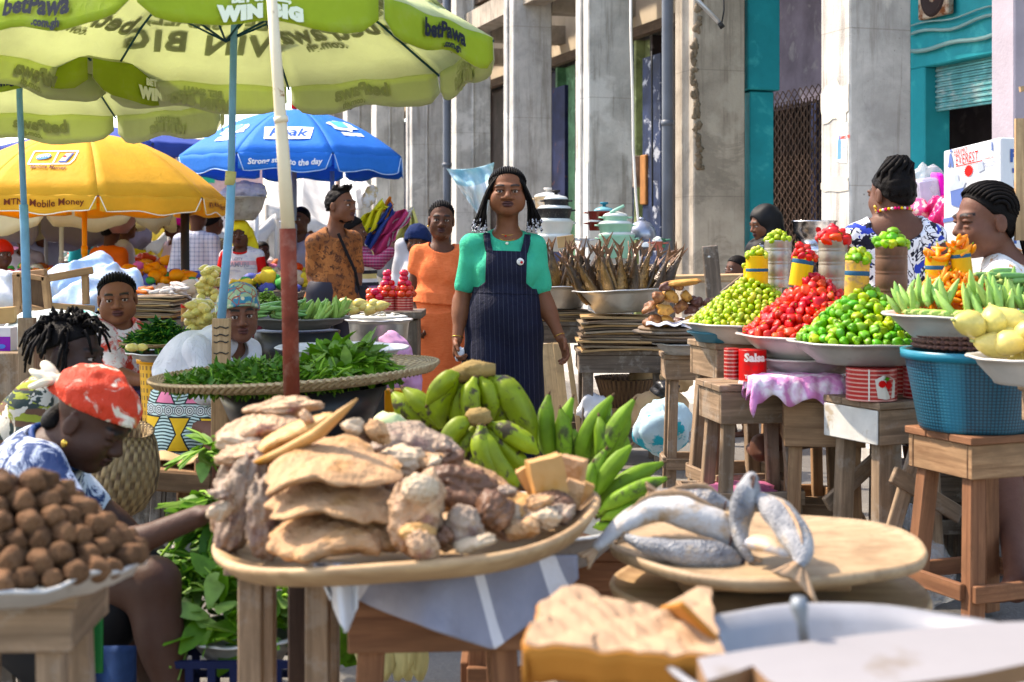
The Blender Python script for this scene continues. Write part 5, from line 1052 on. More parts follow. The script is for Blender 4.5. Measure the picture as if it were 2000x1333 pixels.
# smoked meat on a board
Yb=7.0; c=pj(1322,640,Yb); g=G()
for i in range(4): g.m(i%2).lathe([(0,0),(.175+.01*(i%3),0),(.185+.01*(i%3),.008),(.18+.01*(i%3),.016),(0,.016)],40,c+arr(.02*math.sin(i*2),.01*i,-.064+i*.017),rot(1.5*(i%2),0,0),1,.85)
mk('round_boards',g,[W2,W5],loc=c,label='thin round boards stacked under the smoked meat',cat='boards',bevel=.002)
MT=[mat('smoked_brown',(.19,.085,.045),.5,v=.5,vs=14,b=.5,bs=30,c2=(.42,.24,.12),t2=(.52,.66),s2=16),mat('smoked_gold',(.48,.27,.11),.5,v=.35,vs=14,b=.5,bs=30,c2=(.18,.08,.04),t2=(.56,.7),s2=16),mat('smoked_dark',(.10,.045,.035),.45,v=.5,vs=14,b=.5,bs=30,c2=(.32,.2,.16),t2=(.55,.7),s2=14)]
ml=[(1275,628,0,.036),(1300,628,1,.03),(1325,630,2,.028),(1350,628,1,.03),(1372,625,0,.03),(1270,600,0,.034),(1298,605,1,.034),(1328,600,0,.032),(1350,605,2,.03),(1285,580,0,.03),(1310,580,1,.034),(1340,580,1,.030),(1300,560,2,.026),(1325,560,0,.024),(1360,590,2,.03),(1385,592,2,.03),(1400,590,0,.028)]
for i,(px,py,mi,r) in enumerate(ml):
    g=G(); q=pj(px,py,Yb+.02*(i%3)); g.blob(q,(r*1.25,r,r*.85),rot(0,rg.uniform(-40,40),rg.uniform(0,180)),22,.28,1.8,i+3,.06); mk('smoked_meat',g,MT[mi],loc=q,label='lump of smoked meat piled on the round boards left of the peppers',cat='meat',group='smoked meat lumps on the round boards')
g=G(); g.blob(pj(1330,553,7.03),(.10,.06,.018),rot(0,-6,0),24,.12,3,4,.03); mk('dried_skin',g,MT[1],loc=pj(1330,553,7.03),label='flat tan dried skin on top of the smoked meat',cat='meat')
g=G(); g.grid(lambda u,v:tuple(pj(1262+u*70,636-v*14,7.0-.15+v*.3)+arr(0,0,.006*math.sin(u*14))),14,5); g.grid(lambda u,v:tuple(pj(1330+u*60,640-v*16,6.9+v*.3)+arr(0,0,.006*math.sin(u*11+1))),14,5); mk('newspaper_sheet',g,flat((.62,.62,.66)),loc=pj(1262,636,7),label='sheets of newspaper under the smoked meat',cat='paper',solid=.002)
pan('shallow grey pan below the smoked meat boards',pj(1335,672,7.0),.135,.05,ALD)
stool('thin pale stool under the shallow grey pan',at(1345,7.05),7.1,.24,.24,.72,W5,leg=.045,apron=.10,splay=.02)
# planks and upright dark board
g=G(); g.beam(pj(1290,545,8.9),pj(1460,540,8.7),.05,.30,up=(0,0,1)) if False else g.box(pj(1378,544,8.9),(.62,.30,.045),rot(0,-1,5)); g.box(pj(1300,620,8.95),(.05,.05,.45)); g.box(pj(1450,620,8.95),(.05,.05,.45)); mk('plank_bench',g,W1,loc=pj(1378,545,8.9),label='pale plank bench at the foot of the brown column',cat='bench',bevel=.003)
g=G(); a=pj(1397,600,7.7); b=pj(1386,480,7.7); g.beam(a,b,.085,.03,up=(0,1,0)); g.m(1).ell(pj(1385,502,7.68),(.007,.004,.006)); mk('upright_board',g,[W2,flat((.6,.6,.58))],loc=a,label='dark narrow board standing upright behind the yellow green peppers',cat='board',bevel=.006)
g=G(); g.tube([pj(1408,572,6.3),pj(1425,558,6.4),pj(1452,537,6.5)],.006,6); mk('basket_rim',g,W5,loc=pj(1425,558,6.4),label='thin bent cane behind the yellow green pepper heap',cat='cane')
# table clutter under: basket, paper, sacks, plywood
g=G(); c=pj(1222,760,8.3); g.lathe([(0,-.1),(.13,-.1),(.18,.06),(.185,.07),(.17,.05),(.12,-.09)],36,c); mk('cane_basket',g,woven_mat('dark_cane',(.20,.11,.05),(.06,.03,.015),120,80),loc=c,label='dark cane basket under the smoked fish table',cat='basket')
for i,(px,py,Y_,sx,sy,sz,m,l) in enumerate(((1290,800,7.9,.16,.1,.12,PAP,'crumpled brown paper below the smoked fish table'),(1325,730,7.8,.08,.1,.10,PAP,'torn brown paper sack behind the thin pale stool'),(1262,740,8.3,.10,.1,.09,PAP,'pale brown paper bundle in the shade under the fish table'),(1295,835,7.5,.15,.12,.13,mat('blue_white_sack',(.50,.66,.74),.6,c2=(.05,.38,.50),t2=(.55,.58),s2=4,b=.6,bs=10),'blue and white woven plastic sack standing on the ground'),(1300,760,7.7,.07,.1,.05,DUSTB,'black plastic bag on the blue and white sack'),(1160,800,8.0,.09,.05,.09,WHT,'crumpled white sheet behind the dark table leg'),(1210,800,8.6,.12,.1,.12,PAP,'brown paper heap behind the fish table leg'))):
    g=G(); q=pj(px,py,Y_); g.blob(q,(sx,sy,sz),None,30,.24,2.4,i+11,.07); mk('paper_heap' if m is PAP else 'plastic_sack',g,m,loc=q,label=l,cat='paper' if m is PAP else 'sack')
g=G(); g.beam(pj(1085,905,8.1),pj(1063,672,8.3),.20,.02,up=(0,1,0)); g.beam(pj(1115,905,8.1),pj(1087,672,8.3),.045,.03,up=(0,1,0)); g.beam(pj(1140,905,8.1),pj(1108,672,8.3),.03,.03,up=(0,1,0)); mk('leaning_plywood',g,wood('fresh_plywood',(.66,.48,.28),(.55,.38,.21),isl=.05),loc=pj(1085,905,8.1),label='pale plywood and battens leaning under the grey table',cat='plywood',bevel=.002)
# cookware
def pot(label,px,py,w,h,Y,m,lid=None,knob=None,flare=1.08,name='cooking_pot',handles=True,base=None):
    c=pj(px,py,Y); r=S(w,Y)/2; hh=S(h,Y); t=T(name,label,'pot',c); g=G(); g.lathe([(0,0),(r*.92,0),(r*.96,.005),(r*flare,hh*.93),(r*flare+.006,hh),(r*flare-.006,hh),(0,hh*.9)],32,c); mk('pot_wall',g,m,t)
    if handles: g=G(); [g.tube([c+arr(q*(r-.005),-.03,hh*.8),c+arr(q*(r+.03),-.02,hh*.85),c+arr(q*(r+.03),.02,hh*.85),c+arr(q*(r-.005),.03,hh*.8)],.006,6) for q in (-1,1)]; mk('handle',g,m,t)
    if lid: g=G(); g.lathe([(r*1.06,hh),(r*1.08,hh+.005),(r*.9,hh+.018),(r*.3,hh+.032),(0,hh+.034)],32,c); mk('lid',g,lid,t)
    if knob: g=G(); g.lathe([(0,hh+.03),(.012,hh+.03),(.012,hh+.045),(.028,hh+.05),(.028,hh+.062),(0,hh+.064)],16,c); mk('knob',g,knob,t)
    return t
GLS=mat('pale_glass',(.62,.64,.62),.15,v=.1,b=.4,bs=12); MINT=mat('mint_enamel',(.34,.56,.44),.35,v=.06); MAR=mat('maroon_enamel',(.16,.022,.012),.2,coat=.6); BLK=mat('black_stone',(.018,.018,.02),.45,v=.5,vs=60,c2=(.12,.11,.10),t2=(.6,.65),s2=90); Yk=9.5
pot('large pot wrapped in pale film at the bottom of the black pot stack',1083,492,70,30,Yk,GLS,GLS,None,1.12); pot('pot wrapped in clear film below the two black pots',1082,460,66,28,Yk,GLS,GLS,None,1.18)
pot('wide black speckled pot in the left cookware stack',1083,430,62,22,Yk,BLK,GLS,None,1.1); pot('smaller black speckled pot near the top of the left stack',1086,407,44,17,Yk,BLK,GLS,flat((.02,.02,.02)),1.08)
pot('glass lidded cream pot at the back of the left stack',1070,409,50,24,Yk+.25,mat('cream_pot',(.70,.55,.38),.3,c2=(.75,.72,.68)),GLS,flat((.7,.66,.62)),1.0)
g=G(); g.box(pj(1105,472,Yk-.22),(.11,.02,.075),rot(0,-8,0)); mk('carton_flap',g,CARD,loc=pj(1105,472,Yk-.22),label='small piece of brown carton on the film wrapped pots',cat='carton',bevel=.002)
pot('deep mint green pot at the base of the right cookware stack',1205,505,66,46,Yk,MINT,GLS,None,1.05); pot('wide mint green pot in the middle of the right stack',1202,456,62,18,Yk,MINT,GLS,None,1.1); pot('small mint green pan with an upturned handle on the right stack',1202,438,46,15,Yk,MINT,GLS,None,1.06)
g=G(); g.tube([pj(1192,418,Yk-.05),pj(1200,412,Yk-.05),pj(1219,402,Yk-.05)],[.014,.012,.010],10); mk('ladle',g,MINT,loc=pj(1200,412,Yk),label='mint green handle pointing up from the small mint pan',cat='handle')
pot('lower dark maroon pot beside the mint pots',1166,451,32,17,Yk+.1,MAR,GLS); pot('upper dark maroon pot beside the mint pots',1167,431,34,18,Yk+.1,MAR,None,None); pot('maroon pot with a blue lidded knob',1180,431,38,18,Yk+.3,MAR,mat('teal_lid',(.18,.36,.40),.25),flat((.03,.16,.22)))
g=G(); c=pj(1254,468,Yk+.2); g.lathe([(.09,0),(.098,.02),(.09,.07),(.06,.11),(.02,.13),(0,.132)],32,c); g.tube([c+arr(0,0,.13),c+arr(0,0,.15)],.02,12); mk('metal_dome',g,mat('blue_steel',(.30,.32,.38),.3,metal=.6),loc=c,label='grey blue domed pot lid beside the hanging cable',cat='lid')
g=G(); g.box((at(1160,Yk),Yk+.15,1.10),(.86,.5,.03)); 
for sx in (-.4,.4): g.box((at(1160,Yk)+sx,Yk-.05,.54),(.05,.05,1.08)); g.box((at(1160,Yk)+sx,Yk+.35,.54),(.05,.05,1.08))
mk('display_table',g,W2,loc=(at(1160,Yk),Yk,0),label='high rough table holding the stacks of cookware',cat='table',bevel=.003)
rg=random.Random(17)
for i,(px,py,w_,m) in enumerate(((1262,487,26,flat((.10,.10,.11))),(1285,476,20,flat((.42,.16,.13))),(1293,470,14,flat((.08,.20,.14))),(1142,470,18,flat((.5,.5,.52))))): pot(['dark small pot left of the grey pipe','dusty red pot beside the grey pipe','dark green jar beside the grey pipe','small silver pot between the two cookware stacks'][i],px,py+14,w_,18,Yk-.1,m,GLS if i<2 else None)
# blue white cloth tied to a column
k=NT('aqua_cloth'); co=k.co(); u=k.xyz(k.tc.outputs['UV']); msk=k.ma('GREATER_THAN',k.ma('ADD',u[1],k.ma('MULTIPLY',u[0],-.35)),.40); col=k.mix(msk,(.74,.78,.80),(.34,.60,.68)); col=k.mix(k.ramp(k.noise(co,5,5,.6),.45,.62),col,(.62,.76,.80)); k.link(col,'Base Color'); k.b.inputs['Roughness'].default_value=.8; k.bump(k.noise(k.co(scale=(1,1,.4)),6,3),.15,.02); translucent(k,col,.25)
Y=14.6; c4p=[arr(872,330),arr(965,318),arr(905,425),arr(938,440)]
def cl(u,v):
    a=c4p[0]*(1-u)+c4p[1]*u; b=arr(905,380)*(1-u)+arr(948,440)*u; q=b*(1-v)+a*v; return pj(q[0],q[1]+6*math.sin(u*PI)*v,Y+.06*math.sin(u*14+v*5)+.05*math.sin(v*9))
g=G(); g.grid(cl,28,20); mk('tied_cloth',g,k.m,loc=pj(920,380,Y),label='pale aqua and white cloth tied between the columns behind the woman',cat='cloth',solid=.004)
g=G(); g.blob(pj(722,385,12.5),(.06,.03,.10),rot(0,25,0),20,.2,3,3); mk('hanging_bag',g,mat('clear_gold_bag',(.55,.45,.28),.4,c2=(.75,.76,.8),t2=(.45,.55),s2=12),loc=pj(722,385,12.5),label='small clear bag hung on a column left of the clothes',cat='bag')
# coloured cloths held up, cloth bundle
cl_=[((690,470),(735,418),(750,400),.10,(.75,.70,.03),'bright yellow cloth in the hanging clothes'),((700,500),(735,445),(765,405),.09,(.02,.06,.32),'dark blue cloth in the hanging clothes'),((718,455),(745,430),(768,392),.07,(.85,.28,.03),'orange cloth in the hanging clothes'),((730,490),(760,450),(790,415),.15,(.62,.06,.20),'broad pink strip of cloth held at a slant'),((752,480),(772,450),(800,410),.05,(.68,.66,.70),'pale striped edge of the pink cloth'),((790,480),(805,450),(800,410),.12,(.72,.70,.25),'pale yellow cloth hanging beside the pink strip'),((722,475),(745,440),(765,400),.06,(.01,.01,.02),'black cloth in the hanging clothes'),((760,550),(790,500),(820,455),.20,(.60,.60,.62),'grey white cloth hanging behind the woman in orange')]
for i,(a,b,c3,w_,cc,l) in enumerate(cl_):
    Y=12.3+.06*i; g=G(); pa,pb,pc=pj(*a,Y),pj(*b,Y-.05),pj(*c3,Y); n_=np.cross(pc-pa,(0,1,0)); n_/=np.linalg.norm(n_)
    g.grid(lambda u,v:tuple((pa*(1-v)**2+2*pb*v*(1-v)+pc*v*v)+n_*w_*(u-.5)*(1-.5*v)*1.6+arr(.02*math.sin(v*7+i*2),.06*math.sin(u*17+i+v*3),.03*math.sin(v*9+u*5+i))),16,12); mk('hanging_cloth',g,cloth_mat('held_cloth_%d'%i,cc,.2),loc=pb,label=l,cat='cloth',solid=.004)
# tomatoes on tins
TOM=shiny('tomato_red',(.60,.05,.02),.15,.02,.5,.2); tomm=None
g=G(); g.ell((0,0,0),(.027,.027,.023),None,16,lambda V:lobed(V,5,.03,0,.15)); g.m(1).ell((0,0,.021),(.006,.006,.003),None,6); V=np.concatenate(g.v); tm=bpy.data.meshes.new('tomato'); tm.from_pydata(V.tolist(),[],g.f); tm.polygons.foreach_set('material_index',g.mi); tm.polygons.foreach_set('use_smooth',[True]*len(g.f)); tm.materials.append(TOM); tm.materials.append(flat((.08,.18,.03)))
Yt=8.3
for j,(px,pw) in enumerate(((756,34),(789,36))):
    tin(['red striped tin topped with a pyramid of tomatoes','second red striped tin of tomatoes, half hidden by the woman in orange'][j],px,pw,607,Yt,S(32,Yt)); c=pj(px,578,Yt)
    lv=[(7,.04),(5,.028),(3,.016),(1,0),(1,0)]
    for i,(n_,r) in enumerate(lv):
        for q in range(n_): a=q*2*PI/n_+i; o=bpy.data.objects.new('tomato',tm); COL.objects.link(o); o.location=tuple(c+arr(math.cos(a)*r*1.2,math.sin(a)*r*1.2,.012+i*.030)); o.rotation_euler=(rg.uniform(-.4,.4),rg.uniform(-.4,.4),a); tag(o,['tomato in the pyramid on the left red tin','tomato in the pyramid on the tin beside the orange dress'][j],'tomato',['tomatoes on the left tin','tomatoes on the right tin'][j])
for i in range(12):
    o=bpy.data.objects.new('tomato',tm); COL.objects.link(o); o.location=tuple(pj(723+(i%3)*9,600-(i//3)*10,Yt-.05+.03*(i%2))); tag(o,'tomato in the small heap left of the red tins','tomato','tomatoes in the small heap')
tb=pj(757,607,Yt); g=G(); g.box(tb+arr(0,0.05,-.02),(.42,.4,.04)); g.box(tb+arr(0,.05,-.35),(.36,.34,.60)); mk('tomato_table',g,W2,loc=tb-arr(0,0,.6),label='dark table under the tomato tins',cat='table',bevel=.003)
# basins: white basin, small fish basin, okra dish
pan('wide pale enamel basin behind the woven tray of greens',pj(668,680,6.3),.265,.12,mat('pale_enamel',(.62,.64,.66),.3,v=.06),bot=.6,lip=.03)
g=G(); g.cyl(pj(668,680,6.3)-arr(0,0,.7),.19,.58,28,.20); mk('black_drum',g,DUSTB,loc=pj(668,680,6.3)-arr(0,0,.7),label='black drum under the wide pale basin',cat='drum')
cc=pj(740,626,7.6); pan('deep aluminium basin with a white plate of small fish on top',cc,.172,.17,ALU,bot=.85,lip=.008)
g=G(); g.lathe([(0,0),(.15,0),(.155,.01),(.14,.014),(0,.012)],36,cc+arr(0,0,.012)); mk('white_plate',g,flat((.62,.62,.60)),loc=cc,label='flat white plate on the deep aluminium basin',cat='plate')
for i in range(26):
    a=rg.uniform(0,6.28); q=rg.random()**.5*.10; g=G(); pp=cc+arr(math.cos(a)*q,math.sin(a)*q,.03+.02*(1-q/.1)); g.blob(pp,(.022,.010,.006),rot(0,0,rg.uniform(0,180)),10,.15,3,i); mk('small_fish',g,mat('shell_grey',(.50,.48,.42),.5,v=.3,c2=(.12,.11,.1),t2=(.55,.6),s2=60),loc=pp,label='small pale dried fish on the white plate',cat='fish',group='small dried fish on the white plate')
g=G(); g.cyl(cc-arr(0,0,.75),.15,.57,24,.16); mk('black_drum',g,DUSTB,loc=cc-arr(0,0,.75),label='black drum under the deep aluminium basin',cat='drum')
pk=pj(770,690,7.0); s=SDF(); s.ell(pk,arr(.10,.08,.09)); s.ell(pk+arr(0,0,-.15),arr(.13,.1,.16)); s.wob(.016,17,3); s.wob(.008,48,5); mk_sdf('pink_cloth',s,.01,mat('lilac_pink',(.58,.34,.50),.7,b=.3,bs=12),loc=pk,label='lilac pink cloth bundle left of the orange dress',cat='cloth')
Yo=6.9; c=pj(580,622,Yo); pan('shallow dark dish of okra behind the rusty pipe',c,.235,.05,mat('dark_dish',(.16,.16,.15),.5,metal=.3)); pts=[];ds=[]
for i in range(46): a=rg.uniform(0,6.28); q=rg.random()**.5; pts.append(c+arr(.10+math.cos(a)*q*.12,math.sin(a)*q*.15,.0)); ds.append((rg.uniform(-.1,.9),rg.uniform(-.5,.1),rg.uniform(.5,1.1)))
scatter('okra',OM,'pale green okra pod pointing up in the dark dish by the rusty pipe','okra','okra pods in the dark dish',pts,ds,(.9,1.3),8)
pts=[];ds=[]
for i in range(34): pts.append(c+arr(-.14+rg.uniform(-.08,.10),rg.uniform(-.14,.1),.01+rg.random()*.05)); ds.append((1,rg.uniform(-.9,.3),rg.uniform(-.1,.5)))
scatter('okra',OMD,'dark green okra pod lying in the dark dish beside the old woman','okra','dark okra pods in the dark dish',pts,ds,(.9,1.3),9)
greens('green_bunch','knobbly pale green vegetable tops heaped beside the old woman',c+arr(-.15,.06,.04),.10,.09,.10,[mat('knob_green',(.30,.42,.15),.7,v=.4,vs=50),LB[0],LG[2]],600,.018,.010,5)
g=G(); g.lathe([(0,0),(.17,0),(.21,.22),(.2,.22),(0,.2)],32,c-arr(0,0,.28)); g.cyl(c-arr(0,0,.63),.16,.34); mk('black_tub',g,DUSTB,loc=c-arr(0,0,.6),label='black plastic tub under the okra dish',cat='tub')
pts=[];ds=[]
for i in range(8): pts.append(pj(660+i*10,595+6*(i%3),7.3)); ds.append((1,0,.2))
scatter('garden_egg',GM,'pale yellow garden egg behind the rusty pipe','vegetable','pale vegetables behind the okra dish',pts,ds,(.7,.9),10)
Yg=7.5; c=pj(408,610,Yg); basket('white plastic bucket heaped with pale yellow vegetables',c-arr(0,0,.02),S(27,Yg),S(34,Yg),flat((.62,.62,.6)),.85,name='plastic_bucket',cat='bucket')
pts=[];ds=[]
for i in range(26): lv=i/26; pts.append(c+arr(rg.uniform(-1,1)*.055*(1-lv*.8),rg.uniform(-1,1)*.06*(1-lv),.075+.16*lv)); ds.append((rg.uniform(-1,1),rg.uniform(-1,.2),rg.uniform(-.2,.2)))
scatter('garden_egg',GM,'pale yellow garden egg piled on the white bucket','vegetable','pale vegetables on the white bucket',pts,ds,(.6,.8),11)
pts=[];ds=[]
for i in range(34): lv=rg.random(); pts.append(pj(398,645,7.0)+arr(rg.uniform(-1,1)*.08*(1-lv*.7),rg.uniform(-1,1)*.08,.13*lv)); ds.append((rg.uniform(-1,1),rg.uniform(-1,.2),rg.uniform(-.2,.2)))
scatter('garden_egg',GM,'pale yellow garden egg heaped between the dark greens and the old woman','vegetable','pale vegetables below the bucket',pts,ds,(.6,.8),12)
g=G(); q=pj(402,650,7.05); g.box(q-arr(0,0,.25),(.34,.26,.46)); mk('wooden_crate',g,W2,loc=q-arr(0,0,.6),label='crate under the pale yellow vegetables',cat='crate',bevel=.004)
for i,(px,m) in enumerate(((362,flat((.5,.05,.04))),(376,flat((.05,.25,.1))))):
    g=G(); q=pj(px,628,7.3); g.cyl(q,.022,.07); g.m(1).cyl(q+arr(0,0,.07),.024,.018); mk('small_tub',g,[flat((.45,.25,.12)),m],loc=q,label=['small tub with a red lid beside the pale vegetables','small tub with a green lid beside the pale vegetables'][i],cat='tub',bevel=.002)
# big woven tray of greens
Yw=5.0; c=pj(578,735,Yw); Rt=rot(0,-3.2,0); g=G(); g.lathe([(.001,-.035),(.2,-.034),(.38,-.022),(.47,.0),(.492,.008),(.50,.016),(.49,.024),(.472,.014),(.37,-.010),(.2,-.022),(.001,-.024)],72,c,Rt)
for f in range(len(g.uv)): g.uv[f]=[(a*7,b*9) for a,b in g.uv[f]]
for i in range(120): a=2*PI*i/120; b=a+.16; g.tube([c+Rt@arr(math.cos(a)*.480,math.sin(a)*.480,.0),c+Rt@arr(math.cos((a+b)/2)*.502,math.sin((a+b)/2)*.502,.022),c+Rt@arr(math.cos(b)*.486,math.sin(b)*.486,.014)],.0075,5,False)
mk('woven_tray',g,woven_mat('tray_weave',(.56,.41,.22),(.25,.15,.07),26,30),loc=c,label='very wide flat woven tray of greens crossed by the rusty pipe',cat='tray')
greens('leaf_heap','dark cut greens heaped across the left of the wide woven tray',c+Rt@arr(-.10,-.05,-.01),.33,.30,.07,LGB,5200,.040,.009,1,stem=.2)
greens('leaf_bundle','bright leafy bundles lying on the right of the wide woven tray',c+Rt@arr(.17,.06,.0),.15,.16,.11,LB,520,.075,.022,2,stem=.35,stemw=.0035,up=.6)
greens('leaf_bundle','pale green leafy stalks leaning beside the rusty pipe',c+Rt@arr(.10,-.12,.0),.12,.10,.05,LB,200,.07,.02,12,stem=.8,stemw=.004,up=.3)
g=G(); g.lathe([(0,-.22),(.22,-.22),(.30,-.03),(.29,-.03),(.2,-.2),(0,-.2)],40,c-arr(-.02,0,0)); g.cyl(c-arr(-.02,0,.6),.22,.37); mk('black_tub',g,DUSTB,loc=c-arr(0,0,.6),label='large black tub under the wide woven tray',cat='tub')
stool('small rough crate stool right of the black tub',at(725,5.3),5.35,.24,.24,.56,W2,rz=8,leg=.05,apron=.16,splay=.0)
g=G(); q=pj(775,790,5.6); g.box(q,(.09,.09,.12)); g.m(1).cyl(q-arr(0,0,.14),.07,.08); mk('orange_carton',g,[flat((.62,.28,.03)),flat((.2,.08,.09))],loc=q,label='small orange carton on a maroon bowl below the orange dress',cat='carton',bevel=.004)
# dark greens on tray, alu pan, yellow basket
Yp=6.5; c=pj(315,672,Yp); g=G(); g.lathe([(.001,-.012),(.15,-.01),(.182,.0),(.19,.008),(.178,.01),(.14,.0),(.001,-.004)],48,c); mk('woven_tray',g,woven_mat('tray_weave2',(.40,.27,.13),(.18,.10,.04),60,60),loc=c,label='small round woven tray heaped with dark greens',cat='tray')
greens('leaf_heap','dark green leaves heaped on the small tray over the yellow basket',c,.155,.14,.11,LDK,1900,.04,.013,3,stem=.35)
pan('aluminium pan between the small woven tray and the yellow basket',pj(318,690,Yp),.145,.035,ALU)
k=NT('yellow_basket'); uv=k.tc.outputs['UV']; x,y,_=[k.xyz(uv)[i] for i in range(3)]; hole=k.ma('MULTIPLY',k.ma('GREATER_THAN',k.ma('SINE',k.ma('MULTIPLY',x,75)),.1),k.ma('GREATER_THAN',k.ma('SINE',k.ma('MULTIPLY',y,75)),-.2)); col=k.mix(hole,(.72,.36,.01),(.28,.13,.01)); k.link(col,'Base Color'); k.b.inputs['Roughness'].default_value=.35; k.bump(hole,-.6,.01); MATS['ybasket']=k.m
basket('tall yellow perforated plastic basket under the pan of greens',pj(310,842,6.55)*arr(1,1,0)+arr(0,0,.40),.088,.345,k.m,.8,mat('yellow_rim',(.75,.38,.01),.35)); g=G(); g.box(pj(312,842,6.55)*arr(1,1,0)+arr(0,0,.20),(.28,.28,.40)); mk('wooden_crate',g,W2,loc=pj(312,842,6.3)*arr(1,1,0),label='dark crate under the tall yellow basket',cat='crate',bevel=.004)
g=G(); q=pj(258,679,6.1); g.blob(q,(.03,.03,.018),None,16,.05); g.blob(q+arr(.04,.01,0),(.025,.02,.016),None,16,.05); mk('pale_gourds',g,PY,loc=q,label='pale gourds tucked under the left edge of the small tray',cat='gourd')
# woven shoulder basket, wooden bench block, hanging leaves
Yh=4.45; c=pj(236,915,Yh); Rt=rot(12,14,0); g=G(); g.lathe([(.001,-.15),(.06,-.148),(.10,-.11),(.122,-.04),(.118,.03),(.095,.10),(.075,.135),(.08,.14),(.06,.13),(.08,.05),(.0,.03)],56,c,Rt)
for f in range(len(g.uv)): g.uv[f]=[(a*1.0,b*1.6) for a,b in g.uv[f]]
mk('woven_basket',g,woven_mat('rope_weave',(.40,.27,.12),(.11,.06,.025),75,95),loc=c,label='upturned rope-woven straw basket behind the woman in the red headwrap',cat='basket')
g=G(); g.box(pj(352,925,5.1),(.22,.3,.075),rot(3,6,12)); g.box(pj(360,990,5.15),(.05,.05,.35)); g.box(pj(395,990,5.0),(.05,.05,.35)); mk('low_bench',g,W4,loc=pj(352,990,5.1),label='low rough wooden bench block behind the straw basket',cat='bench',bevel=.008)
g=G(); g.grid(lambda u,v:tuple(pj(300+u*110,886+v*18-5*math.sin(u*9),5.2-.2*v)),14,4); mk('cloth_scrap',g,PAP,loc=pj(340,890,5.2),label='crumpled brown paper on the low bench block',cat='paper',solid=.004)
greens('hanging_leaves','fresh green leaves hanging behind the tray of smoked hides',pj(412,905,4.2),.03,.04,.10,LB,22,.11,.03,6,stem=.8,up=.6,stemw=.004)
greens('hanging_leaves','bright leaves drooping below the reaching arm',pj(410,1010,3.9),.05,.04,.08,LB,40,.10,.03,7,stem=.8,up=.3,stemw=.004)
# leaf heap in a basin on the ground, blue crate
Yl=3.7; c=pj(480,1235,Yl); pan('grey basin of broad leaves under the smoked meat stools',c,.145,.07,ALD); greens('leaf_heap','broad green leaves spilling from the low grey basin',c+arr(-.02,0,.0),.16,.12,.22,LB,130,.09,.028,8,stem=.35,stemw=.004,up=.5)
greens('leaf_heap','large pale leaves and stalks heaped behind the dark knee',pj(405,1150,3.9),.12,.10,.20,LGB,110,.09,.026,9,stem=.6,stemw=.004,up=.2)
g=G(); q=pj(480,1330,Yl); 
for i in range(7): 
    for j in range(2): g.box(q+arr((i-3)*.055,(-.16 if j else .16),.0),(.02,.012,.20))
for z_ in (-.09,-.03,.03,.09): [g.box(q+arr(0,s*.16,z_),(.40,.014,.018)) for s in (-1,1)]; [g.box(q+arr(s*.19,0,z_),(.014,.30,.018)) for s in (-1,1)]
mk('slatted_crate',g,flat((.006,.012,.045)),loc=q,label='dark blue slatted plastic crate under the leaf basin',cat='crate')
g=G(); q=pj(370,1080,4.2); g.blob(q,(.055,.06,.075),None,26,.2,2.2,3,.06); mk('pale_rock',g,concrete('rock_grey',(.42,.38,.35)),loc=q,label='pale rough stone behind the knee',cat='stone')
g=G(); c=pj(775,1330,3.6)
for i in range(5): leaf(g.m(0),c+arr((i-2)*.03,0,0),(rg.uniform(-.3,.3),-.2,1),(0,-1,.2),.17,.03,.2,6)
mk('corn_husks',g,[mat('dry_husk',(.55,.50,.28),.7,v=.2,vs=9,stretch=(9,9,1))],loc=c,label='dry pale husks on the ground between stool legs',cat='husks',solid=.003)
g=G(); c=pj(650,1300,4.0)
for i in range(9): leaf(g,c+arr((i-4)*.03,0,0),(rg.uniform(-.6,.6),-.2,.7),(0,-1,.5),.15,.035,.2,6)
mk('leaf_litter',g,LB[0],loc=c,label='green husk leaves on the ground beside the dark post',cat='leaves',kind='stuff')
# ---------------- foreground ----------------
k=NT('turned_wood'); co=k.co(scale=(1,9,6)); g1=k.noise(co,5,5,.6,.5); col=k.mix(k.ramp(g1,.3,.7),(.28,.16,.07),(.46,.30,.15)); col=k.mix(k.ma('MULTIPLY',k.ramp(k.noise(k.co(),5,6,.7),.5,.7),.6),col,(.25,.135,.06)); k.link(col,'Base Color'); k.b.inputs['Roughness'].default_value=.6; k.bump(g1,.3,.006); TW=k.m
k=NT('bare_wood_disc'); co=k.co(scale=(1.2,10,6)); g1=k.noise(co,6,5,.6,.4); z=k.xyz(k.tc.outputs['Generated'])[2]; col=k.mix(k.ramp(g1,.3,.7),(.27,.175,.09),(.38,.265,.15)); col=k.mix(k.ma('MULTIPLY',k.ramp(k.noise(k.co(),7,6,.7),.46,.62),.7),col,(.19,.11,.05)); col=k.mix(k.ma('MULTIPLY',k.ramp(k.noise(k.co(),30,5,.7),.58,.66),.5),col,(.13,.08,.04)); k.link(col,'Base Color'); k.b.inputs['Roughness'].default_value=.6; k.bump(g1,.3,.006); TW2=k.m
Yt=2.85; c=pj(797,1050,Yt); Rt=rot(0,-3.5,0); g=G()
def irr(V): a=np.arctan2(V[:,1],V[:,0]); r=np.hypot(V[:,0],V[:,1]); V=V.copy(); V[:,:2]*=(1+.03*np.sin(a*2+1)+.015*np.sin(a*5))[:,None]; V[:,2]+=.035*np.clip(V[:,0]/.38,0,1)**3*(r/.38)**2+.006*np.sin(a*3)*(r/.38)**2; return V
g.lathe([(0,-.03),(.30,-.03),(.355,-.018),(.378,.004),(.380,.014),(.370,.020),(.345,.008),(.31,-.006),(0,-.008)],64,c,Rt,1,.92,fn=irr); mk('wooden_tray',g,TW,loc=c,label='wide irregular wooden tray heaped with smoked hides and meat in the foreground',cat='tray')
